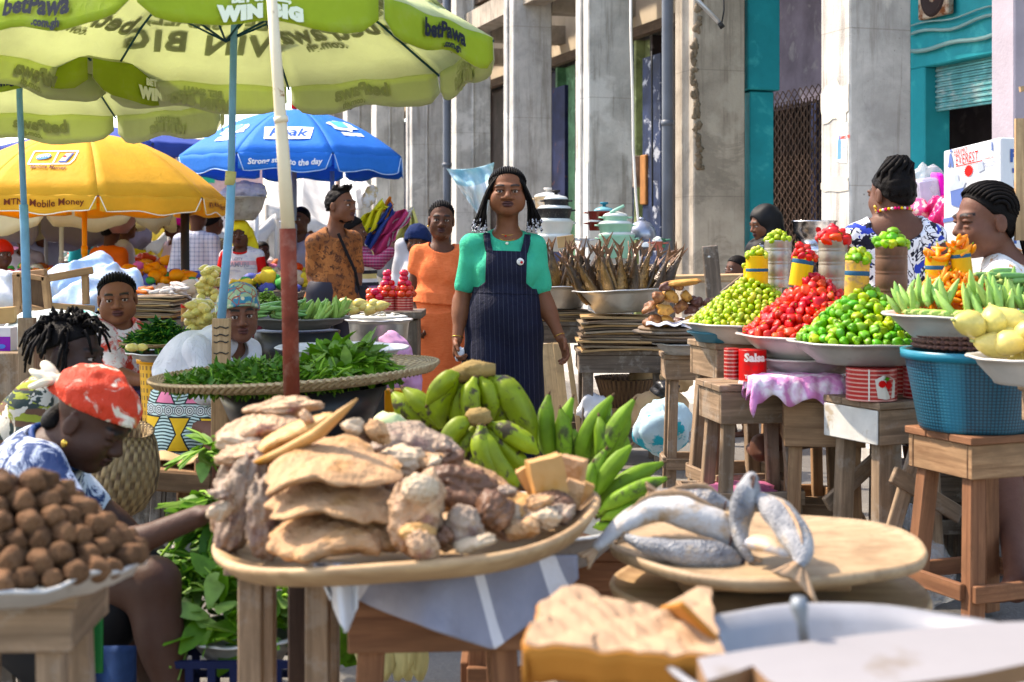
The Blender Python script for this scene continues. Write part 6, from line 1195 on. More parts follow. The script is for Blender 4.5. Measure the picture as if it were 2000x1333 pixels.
HD=mat('tan_hide',(.44,.285,.18),.65,v=.22,vs=9,b=.8,bs=38,c2=(.30,.16,.07),t2=(.5,.72),s2=11,bd=.02); PUH=mat('purple_grey_meat',(.32,.245,.19),.5,v=.5,vs=14,b=1,bs=40,bd=.02,c2=(.16,.10,.09),t2=(.5,.65),s2=9); PKH=mat('pinkish_meat',(.46,.31,.21),.5,v=.4,vs=14,b=1,bs=40,bd=.02,c2=(.24,.11,.09),t2=(.54,.66),s2=9)
DKH=mat('dark_meat',(.135,.075,.050),.45,v=.4,vs=10,b=.5,bs=26,c2=(.42,.24,.15),t2=(.57,.68),s2=9); WDH=mat('amber_skin',(.46,.28,.14),.5,v=.15,vs=7,b=.3,bs=16,c2=(.42,.2,.06),t2=(.55,.7),s2=6); BN=mat('bone_white',(.50,.40,.30),.55,v=.2,vs=14,b=.8,bs=40,c2=(.5,.38,.28))
def hide(label,px,py,Y,w,d,t,R,m,seed,bend=.25):
    q=pj(px,py,Y); g=G()
    def fn(V): 
        a=np.arctan2(V[:,1],V[:,0]); r=np.hypot(V[:,0],V[:,1]); k_=1+.10*np.sin(a*3+seed)+.07*np.sin(a*7+seed*2)+.04*np.sin(a*13+seed); V=V.copy(); V[:,0]*=k_;V[:,1]*=k_; V[:,2]+=.10*sn(V,9,seed)+.07*sn(V,21,seed+1); V[:,2]+=(bend/t)*d*(-.9*V[:,0]**2*.5+.22*np.sin(V[:,0]*3+seed)*r+.16*np.sin(a*4+seed)*r*r+.05*sn(V,5,seed)*r); return V
    g.ell(q,(w,d,t),R,72,fn); return mk('smoked_hide',g,m,loc=q,label=label,cat='hide')
hide('lowest of three stacked tan smoked hides, on the tray rim',655,1040,2.66,.132,.11,.030,rot(8,0,5),HD,1,.28)
hide('middle of three stacked tan smoked hides',660,970,2.68,.134,.11,.017,rot(12,3,-4),HD,2,.30); hide('topmost of three stacked tan smoked hides, with a curled lip',650,902,2.70,.128,.11,.016,rot(14,-5,6),HD,3,.36)
def lump(label,px,py,Y,w,d,h,R,m,seed,amp=.22,name='smoked_meat',cat='meat'):
    q=pj(px,py,Y); g=G(); s=1/975*Y/2.85; g.blob(q,(w,d,h),R,64,amp,1.7,seed,.11); return mk(name,g,m,loc=q,label=label,cat=cat)
lump('purplish grey smoked hoof at the left edge of the tray',472,985,2.8,.040,.05,.085,rot(0,12,0),PUH,4,.30); lump('dark purple folded skin beside the stacked hides',520,1010,2.75,.038,.04,.075,rot(0,-12,10),PUH,5,.30); lump('pinkish knuckle of meat low at the left of the tray',445,1015,2.85,.03,.04,.035,None,PKH,6); lump('grey purple lump above the left tray rim',455,940,2.9,.035,.04,.045,rot(0,20,0),PUH,61,.3)
lump('crumpled dark meat between the hoof and the tan hides',500,935,2.92,.05,.05,.04,None,DKH,62,.3)
hide('speckled pale flat hide in the upper left pile',500,835,2.95,.09,.06,.022,rot(10,-8,0),PKH,7,.3); lump('brown knobbly bone on top of the upper left pile',560,795,3.0,.065,.04,.022,rot(0,-4,0),PKH,8,.3); hide('ochre strip of skin across the upper left pile',560,850,2.85,.10,.04,.014,rot(10,-28,0),WDH,9,.25); lump('rounded pale end of bone in the upper left pile',470,868,2.9,.05,.04,.022,rot(0,10,0),BN,10,.25)
lump('flattened pink brown meat under the upper left pile',480,890,2.85,.055,.05,.022,rot(0,-6,0),PKH,63,.25)
g=G(); g.tube([pj(500,905,2.8),pj(560,880,2.76),pj(620,848,2.73),pj(665,808,2.72),pj(697,780,2.70)],[.012,.018,.020,.013,.003],12,True,.6); mk('bone_spike',g,WDH,loc=pj(600,860,2.75),label='long ochre pointed bone rising across the upper left hides',cat='bone')
lump('pinkish meat joint with a pale disc of cut bone, at the front of the tray',815,1010,2.62,.052,.05,.075,rot(0,4,0),PKH,11,.2); lump('pale round cut bone end on the pinkish joint',820,955,2.58,.032,.03,.026,None,BN,12,.12); lump('orange brown knob at the foot of the pinkish joint',815,1040,2.56,.032,.02,.017,None,WDH,13,.15); lump('pointed pale scrap at the front rim of the tray',825,1065,2.54,.03,.02,.022,rot(0,30,0),PKH,14)
lump('dark brown folded meat in the middle of the tray',905,955,2.75,.07,.05,.045,rot(0,14,10),DKH,15,.28); lump('glossy purple pink lump at the front of the tray',905,1030,2.62,.038,.04,.038,None,PUH,16,.18); lump('dark red lump beside the purple pink lump',965,1000,2.68,.034,.04,.036,rot(0,20,0),DKH,17,.25); lump('white fatty scrap at the right front of the tray',1062,1015,2.72,.034,.03,.022,None,BN,18,.25); lump('tan crumpled scrap at the right front of the tray',1022,1032,2.68,.03,.03,.020,None,HD,19,.3); lump('pale flake lying on the rim below the purple lump',925,1062,2.58,.036,.02,.013,rot(0,-15,0),BN,20)
lump('small brown scrap left of the purple lump',870,1045,2.6,.02,.03,.02,None,DKH,64,.3); lump('brown scrap behind the white fatty scrap',1085,985,2.8,.035,.03,.022,None,DKH,65,.3)
hide('pale crumpled hide at the back of the tray below the plantains',800,860,3.05,.105,.06,.028,rot(15,4,0),PUH,21,.45); hide('long tan hide sloping to the right across the tray',925,935,2.86,.13,.05,.022,rot(10,22,0),HD,22,.35); lump('grey white stringy meat under the back hide',820,920,2.9,.075,.05,.03,None,PKH,23,.35); hide('curved tan skin at the centre right of the tray',1010,985,2.78,.075,.05,.018,rot(10,12,0),WDH,24,.4)
lump('light brown wrinkled meat beside the top tan hide',780,900,2.85,.045,.05,.03,None,BN,66,.3); lump('shadowed brown meat behind the pinkish joint',760,950,2.85,.05,.05,.05,None,PUH,67,.3)
sc_r=random.Random(31)
for i,(px,py) in enumerate(((742,905),(768,925),(790,945),(742,985),(850,905),(872,925),(880,900),(860,985),(990,960),(1000,1010),(950,1040),(985,1040),(1050,985),(1100,1005),(880,1060),(760,1000),(535,945),(560,985),(430,965),(430,1000),(1040,1005),(700,860),(735,845),(865,870),(690,835),(600,815),(455,905),(530,895))):
    lump('small scrap of smoked meat tucked between the larger pieces on the tray',px,py,2.74+.1*(py<950)-.06*(py>1020),.016+.014*sc_r.random(),.02,.010+.010*sc_r.random(),rot(0,sc_r.uniform(-40,40),0),[PKH,DKH,HD,PUH,BN][i%5],70+i,.35)['group']='small smoked scraps on the tray'
def block(label,px,py,Y,w,d,h,R,m,seed):
    q=pj(px,py,Y); g=G(); n=7
    for f in range(6):
        ax=f//2; s=1 if f%2 else -1; o=[i for i in range(3) if i!=ax]
        def fn(u,v):
            p=arr(0,0,0); p[ax]=s; p[o[0]]=(2*u-1); p[o[1]]=(2*v-1)*(s if ax!=1 else -s); p=p*(1+.05*sn(p,2.2,seed)); return q+R@(p*arr(w,d,h))
        g.grid(fn,n,n)
    o_=mk('amber_chunk',g,m,loc=q,label=label,cat='chunk'); return o_
block('largest amber block standing on the right of the tray',1068,930,2.84,.034,.02,.038,rot(0,-12,14),WDH,1); block('pale amber block behind the largest one',1118,915,2.92,.026,.02,.022,rot(0,10,-20),HD,2); block('narrow amber slab leaning left of the largest block',1030,938,2.88,.012,.02,.026,rot(0,-30,0),WDH,3); block('small amber block at the right end of the tray pile',1120,965,2.86,.017,.02,.026,rot(0,14,0),HD,4); block('brown amber block at the far right of the pile',1140,965,2.93,.014,.02,.024,rot(0,22,0),WDH,5)
lump('dark brown base meat under the amber blocks',1075,990,2.87,.06,.04,.022,None,DKH,30,.25)
# tubers
Yp=2.36; c=pj(22,1100,Yp); pan('dented aluminium dish heaped with brown taro tubers, bottom left',c,.212,.035,ALD,bot=.8,lip=.004,wob=.006)
TUB=mat('taro_skin',(.17,.098,.060),.85,v=.5,vs=24,b=1,bs=90,c2=(.10,.05,.03),t2=(.5,.65),s2=26,rnd=.3)
tms=[]
for i in range(5):
    g=G(); g.ell((0,0,0),(.027,.028,.050),None,22,lambda V:V*(1+.13*sn(V,1.8,i+3)+.02*sn(V,14,i))[:,None]); 
    V=np.concatenate(g.v); V[:,0]*=1-.18*np.clip(-V[:,2]/.04,0,1); V[:,2]=np.minimum(V[:,2],.038+.003*np.sin(V[:,0]*200)); me=bpy.data.meshes.new('taro'); me.from_pydata(V.tolist(),[],g.f); me.polygons.foreach_set('use_smooth',[True]*len(g.f)); me.materials.append(TUB); tms.append(me)
rg=random.Random(3)
for lv in range(6):
    n0=.196-.029*lv
    for ring in range(4):
        r2=n0-ring*.036
        if r2<=0: continue
        n=max(1,int(2*PI*r2/.037))
        for i in range(n):
            a=2*PI*i/n+lv*.35+ring*.2
            if ring and math.sin(a)>-.1 and lv<4: continue
            if math.sin(a)>.75: continue
            q=c+arr(math.cos(a)*r2,math.sin(a)*r2*.9,.010+lv*.0255); o=bpy.data.objects.new('taro_tuber',rg.choice(tms)); COL.objects.link(o); o.location=tuple(q+arr(rg.uniform(-.006,.006),rg.uniform(-.006,.006),rg.uniform(-.005,.005)))
            B_=basis((math.cos(a)+rg.uniform(-.5,.5),math.sin(a)-.5+rg.uniform(-.4,.4),rg.uniform(-.2,.4))); o.rotation_euler=Matrix(B_.tolist()).to_euler(); s=rg.uniform(.58,.78); o.scale=(s,s,s*1.05); tag(o,'brown taro tuber heaped on the dented dish at bottom left','tuber','brown taro tubers')
stool('rough stool under the dish of taro tubers',at(15,2.4),2.45,.25,.25,.705,W5,rz=2,leg=.045,apron=.075,splay=.02,over=.012,rungs=())
# stool and cloth under the tray
stool('reddish stool standing under the tray of smoked hides',at(850,2.95),3.0,.36,.30,.58,W3,rz=4,leg=.055,apron=.10,splay=.03)
stool('taller stool with paired legs at the left under the tray',at(560,3.05),3.1,.24,.26,.655,W5,rz=0,leg=.05,apron=.05,splay=.0)
g=G(); g.box((at(588,3.3),3.3,.32),(.055,.05,.68)); mk('dark_post',g,wood('dark_post_wood',(.07,.045,.035)),loc=(at(588,3.3),3.3,0),label='dark wooden post under the left half of the tray',cat='post',bevel=.004)
k=NT('striped_napkin'); u=k.xyz(k.tc.outputs['UV']); s1=None
for x0,w_,sl in ((.24,.022,.10),(.60,.02,-.10),(.88,.035,-.06)):
    d=k.ma('LESS_THAN',k.ma('ABSOLUTE',k.ma('SUBTRACT',k.ma('ADD',u[0],k.ma('MULTIPLY',u[1],sl)),x0)),w_); s1=d if s1 is None else k.ma('MAXIMUM',s1,d)
col=k.mix(k.ramp(k.noise(k.co(),5,5,.6),.35,.7),(.20,.20,.25),(.30,.30,.36)); col=k.mix(s1,col,(.62,.60,.62)); k.link(col,'Base Color'); k.b.inputs['Roughness'].default_value=.9; k.bump(k.noise(k.co(),16,4),.5,.02)
g=G()
def nap(u,v):
    px=618+u*510; hem=1115+155*(1-abs(u-.68)/.68)**.7 if u<.68 else 1115+155*max(0,1-(u-.68)/.34)**.8; py=1085+(hem-1085)*v; Y=2.66+.12*abs(u-.5)*1.2+.05*math.sin(u*9)*v-.035*math.sin(u*17+1)*v; return pj(px,py,Y+.05*(1-v))
g.grid(nap,48,22); mk('striped_cloth',g,k.m,loc=pj(870,1150,2.7),label='grey blue cloth with pale stripes hanging below the meat tray',cat='cloth',solid=.006)
g=G(); g.grid(lambda u,v:pj(612+u*85+v*30*(1-u),1100+v*(130*(1-abs(u-.6))+10),2.62+.03*math.sin(u*9)),14,14); mk('white_cloth_corner',g,WHT,loc=pj(650,1150,2.62),label='pale lilac cloth corner hanging at the left below the meat tray',cat='cloth',solid=.005)
# plantains
PLG=mat('plantain_ripe',(.19,.24,.03),.5,v=.4,vs=9,c2=(.045,.035,.02),t2=(.53,.60),s2=17,rnd=.08); PLB=mat('plantain_green',(.145,.235,.05),.55,v=.4,vs=9,c2=(.06,.07,.03),t2=(.55,.64),s2=15,rnd=.08); PTIP=mat('plantain_tip',(.08,.05,.03),.8); YP=3.9
def plantain(par,pts,rpx,Y,m,dy=(0,0,0),name='plantain'):
    q=[pj(p[0],p[1],Y+d) for p,d in zip(pts,dy)]; n=12; P_=[q[0]*(1-t)**2+2*q[1]*t*(1-t)+q[2]*t*t for t in [i/(n-1) for i in range(n)]]; r=S(rpx,Y); pr=[.28,.42,.78,.97,1.0,1.0,1.0,1.0,.95,.82,.52,.26]; g=G(); s0=len(g.v)
    pts_=np.array(P_); B0=None; V=[]
    for i in range(n):
        d=pts_[min(i+1,n-1)]-pts_[max(i-1,0)]; z=d/np.linalg.norm(d)
        if B0 is None: B0=basis(d)
        else: x=B0[:,0]-z*np.dot(B0[:,0],z); x/=np.linalg.norm(x); B0=np.array((x,np.cross(z,x),z)).T
        for j in range(15): a=2*PI*j/15; rr=r*pr[i]*(1+.09*math.cos(5*a)); V.append(pts_[i]+B0@arr(math.cos(a)*rr,math.sin(a)*rr,0))
    Fs=[(i*15+j,i*15+(j+1)%15,(i+1)*15+(j+1)%15,(i+1)*15+j) for i in range(n-1) for j in range(15)]; g.add(V,Fs); e=P_[-1]-P_[-2]; e/=np.linalg.norm(e); g.m(1).tube([P_[-1]-e*.004,P_[-1]+e*.012],[r*.22,r*.12],8); g.tube([P_[0]+ (P_[0]-P_[1])*.3,P_[0]],[r*.25,r*.28],8)
    return mk(name,g,[m,PTIP],par)
def bunch(label,c,fs,m,Y,stalk=None):
    B_=T('plantain_bunch',label,'plantains',c)
    for i,(a,b,d,r) in enumerate(fs): plantain(B_,(a,b,d),r,Y+.04*math.sin(i*2.3),m,(0,-.03,.0))
    if stalk: g=G(); g.tube([pj(*p,Y) for p in stalk],[S(16,Y),S(20,Y),S(11,Y)],12); g.blob(pj(*stalk[1],Y),(S(26,Y),S(20,Y),S(16,Y)),None,14,.3,3,3); mk('stalk',g,PTIP if False else mat('plantain_stalk',(.28,.20,.10),.8,v=.3,b=.5,c2=(.10,.06,.03),t2=(.5,.6)),B_)
bunch('spotted yellow green plantain bunch at the top of the heap, stalk upward',pj(925,730,YP),[((905,728),(835,760),(862,835),25),((915,735),(880,790),(905,845),22),((928,738),(905,790),(935,830),21),((942,742),(950,800),(925,850),20),((955,738),(1010,765),(1042,880),27),((895,732),(865,735),(835,790),18),((948,740),(985,800),(990,880),22),((938,738),(960,770),(960,820),18)],PLG,YP,((880,738),(925,722),(968,722)))
bunch('spotted plantains lying to the left under the top bunch',pj(820,800,YP),[((862,835),(800,810),(768,768),21),((872,850),(815,835),(772,792),21),((880,830),(830,800),(790,760),20),((885,860),(840,860),(795,828),20)],PLG,YP+.08)
bunch('spotted plantain bunch in front with its dark stalk in the centre',pj(925,850,YP-.15),[((925,822),(870,830),(872,890),20),((930,828),(905,880),(885,905),19),((938,832),(930,900),(985,935),21),((950,832),(985,880),(1035,925),20),((955,828),(1010,850),(1050,885),20),((945,835),(955,905),(1015,950),20),((932,832),(915,890),(945,925),18)],PLG,YP-.15,((915,815),(935,815),(952,822)))
bunch('upright green plantains left of the green heap',pj(1085,880,YP+.05),[((1085,905),(1055,850),(1072,772),17),((1092,905),(1085,850),(1118,778),15),((1100,905),(1110,860),(1095,800),16),((1078,900),(1060,860),(1062,800),15),((1108,905),(1128,880),(1120,840),15)],PLB,YP+.05)
bunch('upright green plantains in the middle of the green heap',pj(1170,880,YP),[((1135,905),(1130,850),(1195,775),17),((1150,905),(1160,850),(1192,790),17),((1165,905),(1185,850),(1238,782),16),((1180,905),(1205,860),(1228,800),17),((1145,905),(1130,870),(1150,835),15),((1172,905),(1180,860),(1170,815),15),((1190,905),(1215,880),(1222,850),14)],PLB,YP)
bunch('green plantains spreading right over the edge of the basin',pj(1200,970,YP-.25),[((1150,985),(1180,920),(1232,872),17),((1160,995),(1200,940),(1295,905),18),((1170,1000),(1220,960),(1302,935),16),((1165,1010),(1210,985),(1272,955),15),((1150,1000),(1150,930),(1182,880),16),((1175,1015),(1210,1000),(1248,985),12),((1165,1025),(1200,1015),(1222,1005),10),((1145,1015),(1140,950),(1158,905),17),((1160,1030),(1185,1030),(1205,1025),9)],PLB,YP-.25)
pan('grey basin under the plantain heap',pj(1010,1010,3.65),.31,.10,ALD,bot=.7); stool('dark red table under the plantain basin',at(1060,3.75),3.75,.42,.36,.50,W3,leg=.055,apron=.14,splay=.01)
g=G(); g.blob(pj(735,860,3.7),(.05,.04,.03),None,20,.2,3,2); g.blob(pj(760,835,3.8),(.05,.05,.04),None,20,.2,3,5); mk('leaf_wrap',g,mat('pale_pink_leaf',(.45,.50,.30),.6,c2=(.6,.35,.42),t2=(.5,.6)),loc=pj(740,860,3.7),label='pale green and pink wrapped bundle left of the plantains',cat='bundle')
# wooden discs with dried fish
for i,(px,py,Y,r,l) in enumerate(((1495,1062,2.95,.324,'upper round wooden board holding large grey fish'),(1500,1148,2.93,.326,'lower round wooden board below the fish board'))):
    c=pj(px,py,Y); g=G(); g.lathe([(0,-.028),(r*.90,-.028),(r*.985,-.018),(r,-.004),(r*.985,.006),(r*.96,.0),(r*.90,-.004),(0,-.004)],72,c,rot(0,1.0 if i else -.6,0),fn=lambda V:V*arr(1,1,1)+np.stack([0*V[:,0],0*V[:,0],.004*np.sin(np.arctan2(V[:,1],V[:,0])*4)],-1)); mk('round_board',g,TW2 if i==0 else TW,loc=c,label=l,cat='board')
g=G(); g.box(pj(1480,1110,2.95),(.34,.2,.05)); mk('spacer_block',g,W4,loc=pj(1480,1110,2.95),label='plank spacer between the two round boards',cat='block',bevel=.003)
stool('stool hidden under the round fish boards',at(1495,3.0),3.02,.34,.32,.50,W3,leg=.055,apron=.1,splay=.02)
k=NT('fish_skin'); co=k.co(); z=k.xyz(k.tc.outputs['UV']); n1=k.noise(co,9,5,.65,.5); vz=k.n('TexVoronoi',{'Vector':co,'Scale':190.0}); nn=k.n('NewGeometry',out=1); up=k.xyz(nn)[2]
col=k.mix(k.ramp(n1,.38,.6),(.07,.08,.10),(.36,.355,.35)); col=k.mix(k.ramp(k.noise(co,13,5,.7),.56,.68),col,(.50,.38,.25)); col=k.mix(k.ma('MULTIPLY',k.ramp(vz,.3,.7),.25),col,(.15,.16,.18)); k.link(col,'Base Color'); k.b.inputs['Roughness'].default_value=.55; k.bump(k.ma('ADD',vz,k.noise(co,25,5,.7)),.6,.008); FS=k.m
FT=mat('fish_fin',(.36,.25,.17),.6,v=.3,vs=20,b=.5,bs=40,stretch=(1,1,1)); FP=mat('fish_belly',(.42,.41,.40),.55,v=.3,vs=9,b=.6,bs=40,c2=(.36,.26,.17),t2=(.52,.64),s2=9)
def bigfish(label,pts,rad,m,sq=.85,tail=None,head=None,Y=None):
    mr=max(rad); rad=[mr*q for q in np.interp(np.linspace(0,1,len(pts)),[0,.12,.35,.7,1],[.30,.78,1,.62,.20])] if tail and tail[1]>.015 else rad
    Pn=[pj(*p) for p in pts]; c=Pn[len(Pn)//2]; t=T('dried_fish',label,'fish',c); n=24; ts=np.linspace(0,len(Pn)-1,n); A_=np.array(Pn)
    def cr(t_):
        i=min(int(t_),len(Pn)-2); f=t_-i; p0=A_[max(i-1,0)];p1=A_[i];p2=A_[i+1];p3=A_[min(i+2,len(Pn)-1)]; return .5*((2*p1)+(-p0+p2)*f+(2*p0-5*p1+4*p2-p3)*f*f+(-p0+3*p1-3*p2+p3)*f**3)
    Q=[cr(x) for x in ts]; r=np.interp(ts,range(len(Pn)),[a/F*2.95 for a in rad]); g=G(); g.tube(Q,r,18,True,sq); V=np.array(g.v[0]); V+=.0035*np.stack([sn(V,22,1),sn(V,22,2),sn(V,30,3)],-1); g.v=[V]; mk('fish_trunk',g,m,t)
    if tail:
        g=G(); b,l,w_=tail; e=Q[-1]-Q[-2]; e/=np.linalg.norm(e); s=np.cross(e,(0,1,0)); s/=np.linalg.norm(s)
        def tf(u,v): a=(u-.5)*2; return tuple(Q[-1]-e*.012+e*(v*l*(.72+.28*abs(a)))+s*(a*w_*(.12+.88*v))+arr(0,.004*math.sin(u*20),0))
        g.grid(tf,16,8); mk('tail_fin',g,FT,t,solid=.006)
        g=G(); nn=[i for i in range(5,19)]; Vd=[]
        for i in nn: e2=Q[i+1]-Q[i-1]; e2/=np.linalg.norm(e2); u2=np.cross(e2,np.cross((0,0,1),e2)); u2=u2 if u2[2]>0 else -u2; Vd+=[Q[i]+u2*r[i]*sq*.9,Q[i]+u2*(r[i]*sq+.010*math.sin((i-5)/13*PI)+.002*(i%2))]
        g.add(Vd,[(2*i,2*i+2,2*i+3,2*i+1) for i in range(len(nn)-1)]); mk('dorsal_fin',g,FT,t,solid=.003)
        g=G(); g.ell(Q[3]+arr(0,-r[3]*.93,-r[3]*.1),(r[3]*.10,.004,r[3]*.75),rot(0,12,0)); mk('gill',g,mat('gill_dark',(.10,.06,.05),.6),t)
    if head: g=G(); g.ell(Q[0]+arr(0,-.02,.0)+(Q[1]-Q[0])*1.2,.006); mk('eye',g,flat((.05,.04,.04)),t)
    return t
bigfish('pale silver fish lying across the others with its long brown tail hanging left',[(1462,1070,2.83),(1400,1028,2.85),(1335,1000,2.86),(1275,998,2.87),(1215,1028,2.84),(1160,1078,2.80)],[40]*6,FP,.85,(0,.045,.018),True)
bigfish('mottled grey fish flat on the board at the left front',[(1455,1093,2.82),(1400,1088,2.80),(1335,1080,2.79),(1270,1066,2.80),(1222,1050,2.82)],[36]*5,FS,.85,(0,.03,.02),True)
bigfish('darker fish at the back of the fish heap',[(1430,990,3.05),(1380,975,3.05),(1330,968,3.05),(1275,962,3.05)],[20,28,26,12],FS,.85,(0,.03,.02))
bigfish('blue grey fish standing head up in the middle of the heap',[(1468,925,2.86),(1462,955,2.86),(1450,990,2.84),(1444,1025,2.83),(1450,1062,2.81),(1468,1098,2.79)],[46]*6,FS,.6,(0,.02,.022),True)
bigfish('slate grey fish curving over the board edge with a broad hanging tail',[(1480,968,2.85),(1518,1000,2.79),(1548,1040,2.72),(1566,1078,2.66),(1562,1108,2.62)],[24,38,32,22,12],FS,.75,(0,.075,.052))
bigfish('tan fish head poking out at the front of the heap',[(1545,1088,2.72),(1510,1070,2.74),(1475,1060,2.78)],[8,24,26],mat('tan_fish',(.55,.44,.33),.5,v=.2,c2=(.4,.42,.46),t2=(.5,.6),s2=12,b=.4,bs=40),.6)
# nearest things: kraft bag, long basin, painted board, handle
KR=mat('kraft_lit_through',(.38,.18,.07),.8,v=.08,vs=4,b=.2,bs=9); KRT=mat('kraft_lit_top',(.33,.235,.165),.8,v=.08,vs=4,b=.4,bs=7)  # light put into colour: top paler as if lit, sides orange as if lit through
g=G(); z0=.765
def kt(u,v): p=arr(1065+(1385-1065)*u+(-42)*v*(1-u)+ 30*v*u,1178+ (1268-1178)*v-12*math.sin(u*PI*2.6)*(1-v)+ 30*u*v); q=PZ(p[0],max(p[1],1100),z0); q[2]+=.007*math.sin(u*7)*(1-v)+.006*abs(math.sin(u*9+v*6))+.004*abs(math.sin(u*19-v*11)); return q
rk=np.random.RandomState(4).randn(15,27,3)*arr(.002,.002,.0026)
_kt=kt
def kt(u,v): i=int(round(v*14))//2*2; j=int(round(u*26))//3*3; return _kt(u,v)+rk[i,j]*(1 if v<.95 else .4)
g.m(1).grid(kt,26,14,False); e=[kt(i/26,1) for i in range(27)]
g.m(0).grid(lambda u,v:tuple(e[int(round(u*26))]+arr(0,.02*v,-.05*v)),26,3); l=[kt(0,i/14) for i in range(15)]; g.grid(lambda u,v:tuple(l[int(round(u*14))]+arr(0,.0,-.05*v)),14,3)
g.m(0).grid(lambda u,v:pj(1290+u*75+v*40,1262-75*(u if u<.0 else 1-u)*1.0-10*v,2.0-.2*v+.02*math.sin(v*6)),10,8); mk('kraft_paper_bag',g,[KR,KRT],loc=PZ(1200,1230,z0),label='blurred folded orange brown paper package in the very front',cat='package',solid=.006)
cN=arr(at(1705,1.78),1.78,.752); pan('long pale metal basin in the very front right',cN,.255,.09,mat('pale_basin_metal',(.30,.30,.31),.4,metal=.3,v=.15,vs=6,c2=(.20,.19,.18),t2=(.55,.7),s2=7),bot=.85,lip=.006)
g=G(); top=[(1362,1286),(1468,1268),(1680,1240),(1900,1218),(2060,1212),(2060,1285),(1900,1318),(1700,1345),(1545,1352),(1500,1330),(1470,1300),(1440,1312),(1380,1330)]
V=[PZ(px,py,.80) for px,py in top]; V=[tuple(v) for v in V]; n=len(V); V2=[(x,y,z-.022) for x,y,z in V]; g.add(V+V2,[tuple(range(n)),tuple(range(2*n-1,n-1,-1))]+[],False); g.m(1).add(V+V2,[(i,i+n,(i+1)%n+n,(i+1)%n) for i in range(n)],False)
mk('painted_board',g,[mat('chalk_white_paint',(.255,.245,.25),.6,v=.05,vs=3,b=.1,bs=20,c2=(.19,.165,.145),t2=(.56,.72),s2=7),wood('torn_edge',(.30,.17,.09))],loc=V[0],label='white painted plank with a torn brown edge across the front basin',cat='plank')
g=G(); g.tube([pj(1572,1262,1.72),pj(1566,1215,1.72),pj(1561,1185,1.72),pj(1560,1168,1.72)],[.008,.008,.014,.011],12,True,.8); mk('knife_handle',g,mat('steel_handle',(.20,.22,.24),.5,metal=.4),loc=pj(1570,1250,1.72),label='flat metal handle sticking up from the front basin',cat='handle')
stool('stool under the front basin and paper package',at(1500,1.95),1.98,.62,.36,.68,W2,leg=.055,apron=.1,splay=.0)
# ---------------- people ----------------
def pat(name,fn,r=.75,bump=.25,bs=30,tr=0):
    if name in MATS: return MATS[name]
    k=NT(name); co=k.co(); col=fn(k,co); k.link(col,'Base Color'); k.b.inputs['Roughness'].default_value=r; k.b.inputs['Specular IOR Level'].default_value=.25; k.bump(k.ma('ADD',k.noise(k.co(scale=(1.3,1.3,.8)),11,6,.65,1.2),k.ma('MULTIPLY',k.noise(co,300,1),.15)),bump*1.8,.03); MATS[name]=k.m; return k.m
def stripes(k,co,ax,fr,wd,base,line,lean=0):
    s=k.xyz(co); v=k.ma('ADD',s[ax],k.ma('MULTIPLY',s[2 if ax==0 else 0],lean)); return k.mix(k.ma('LESS_THAN',k.ma('FRACT',k.ma('MULTIPLY',v,fr)),wd),base,line)
def tiedye(a,b,s=6,lo=.46,hi=.56): return lambda k,co:k.mix(k.ramp(k.noise(co,s,6,.68,1.6),lo,hi),a,b)
def wax(a,b,c_,s=14,d=(.02,.02,.03)):
    def f(k,co):
        v=k.n('TexVoronoi',{'Vector':co,'Scale':float(s)}); e=k.n('TexVoronoi',{'Vector':co,'Scale':float(s)},feature='DISTANCE_TO_EDGE'); n=k.noise(co,s*.6,4,.6,.8)
        col=k.mix(k.ramp(n,.48,.52),a,b); col=k.mix(k.ramp(v,.22,.18),col,c_); return k.mix(k.ramp(e,.05,.02),col,d)
    return f
GOLD=mat('gold_metal',(.75,.50,.18),.25,metal=1,v=.05)
SK1=(.20,.078,.038); SKD=(.098,.038,.020); SKM=(.15,.060,.030)
def feetdress(p,m): p.trousers(m)
# --- central woman in overalls ---
Y=7.25
p=Person('woman in navy pinstripe overalls and green t-shirt standing in the centre',(*arr(*pj(985,470,Y))[:2],0),1.65,0,
  J=dict(head=pj(991,375,Y-.02),neck=pj(991,455,Y+.02),hip=pj(985,640,Y+.0),shL=pj(923,480,Y),shR=pj(1042,481,Y),elL=pj(901,588,Y+.02),elR=pj(1063,588,Y+.02),wrL=pj(893,664,Y-.06),wrR=pj(1094,660,Y-.04),
   hpL=pj(955,650,Y),hpR=pj(1014,650,Y),knL=pj(938,812,Y-.08),knR=pj(1018,812,Y+.03),anL=pj(945,962,Y),anR=pj(1015,962,Y+.1)),head=(1,0,0),fat=1.12,skin=SK1,lip=(.085,.035,.035),h=.0045,wide=1.13,hw=1.02,nose=1.15,look=(-.1,0),
   hands={'L':dict(curl=1.05,pn=(1,-.2,0),side=1),'R':dict(curl=.55,pn=(-1,-.3,0),side=-1)},bust=1.05)
NAVY=pat('navy_pinstripe',lambda k,co:stripes(k,co,0,42,.055,(.004,.006,.022),(.05,.056,.10),.03),.8)
p.top(pat('green_jersey',lambda k,co:k.mix(k.ramp(k.noise(co,5,3),.3,.7),(.012,.35,.21),(.02,.42,.26)),.8),sleeve=.36,hem=.33,off=.010,neck=(.99,.080),ny=-.045,fr=11,name='t_shirt',wob=.005)
p.trousers(NAVY,off=.014,wide=.065,z1=.36,name='overalls',wob=.006)
s=SDF(); p.body(s,.021,('torso',)); s.wob(.003,12,5)
s.cut(p.at(0,0,.35),-p.R[:,2]); s.cut(p.at(0,0,.80),p.R[:,2]); s.add(lambda X:np.abs((X-p.at(0,0,.5))@p.R[:,0])-.103-1.3*np.clip(-((X-p.at(0,0,.47))@p.R[:,2]),0,.1),None,None,0,'i'); mk_sdf('bib',s,.0045,NAVY,p.root)
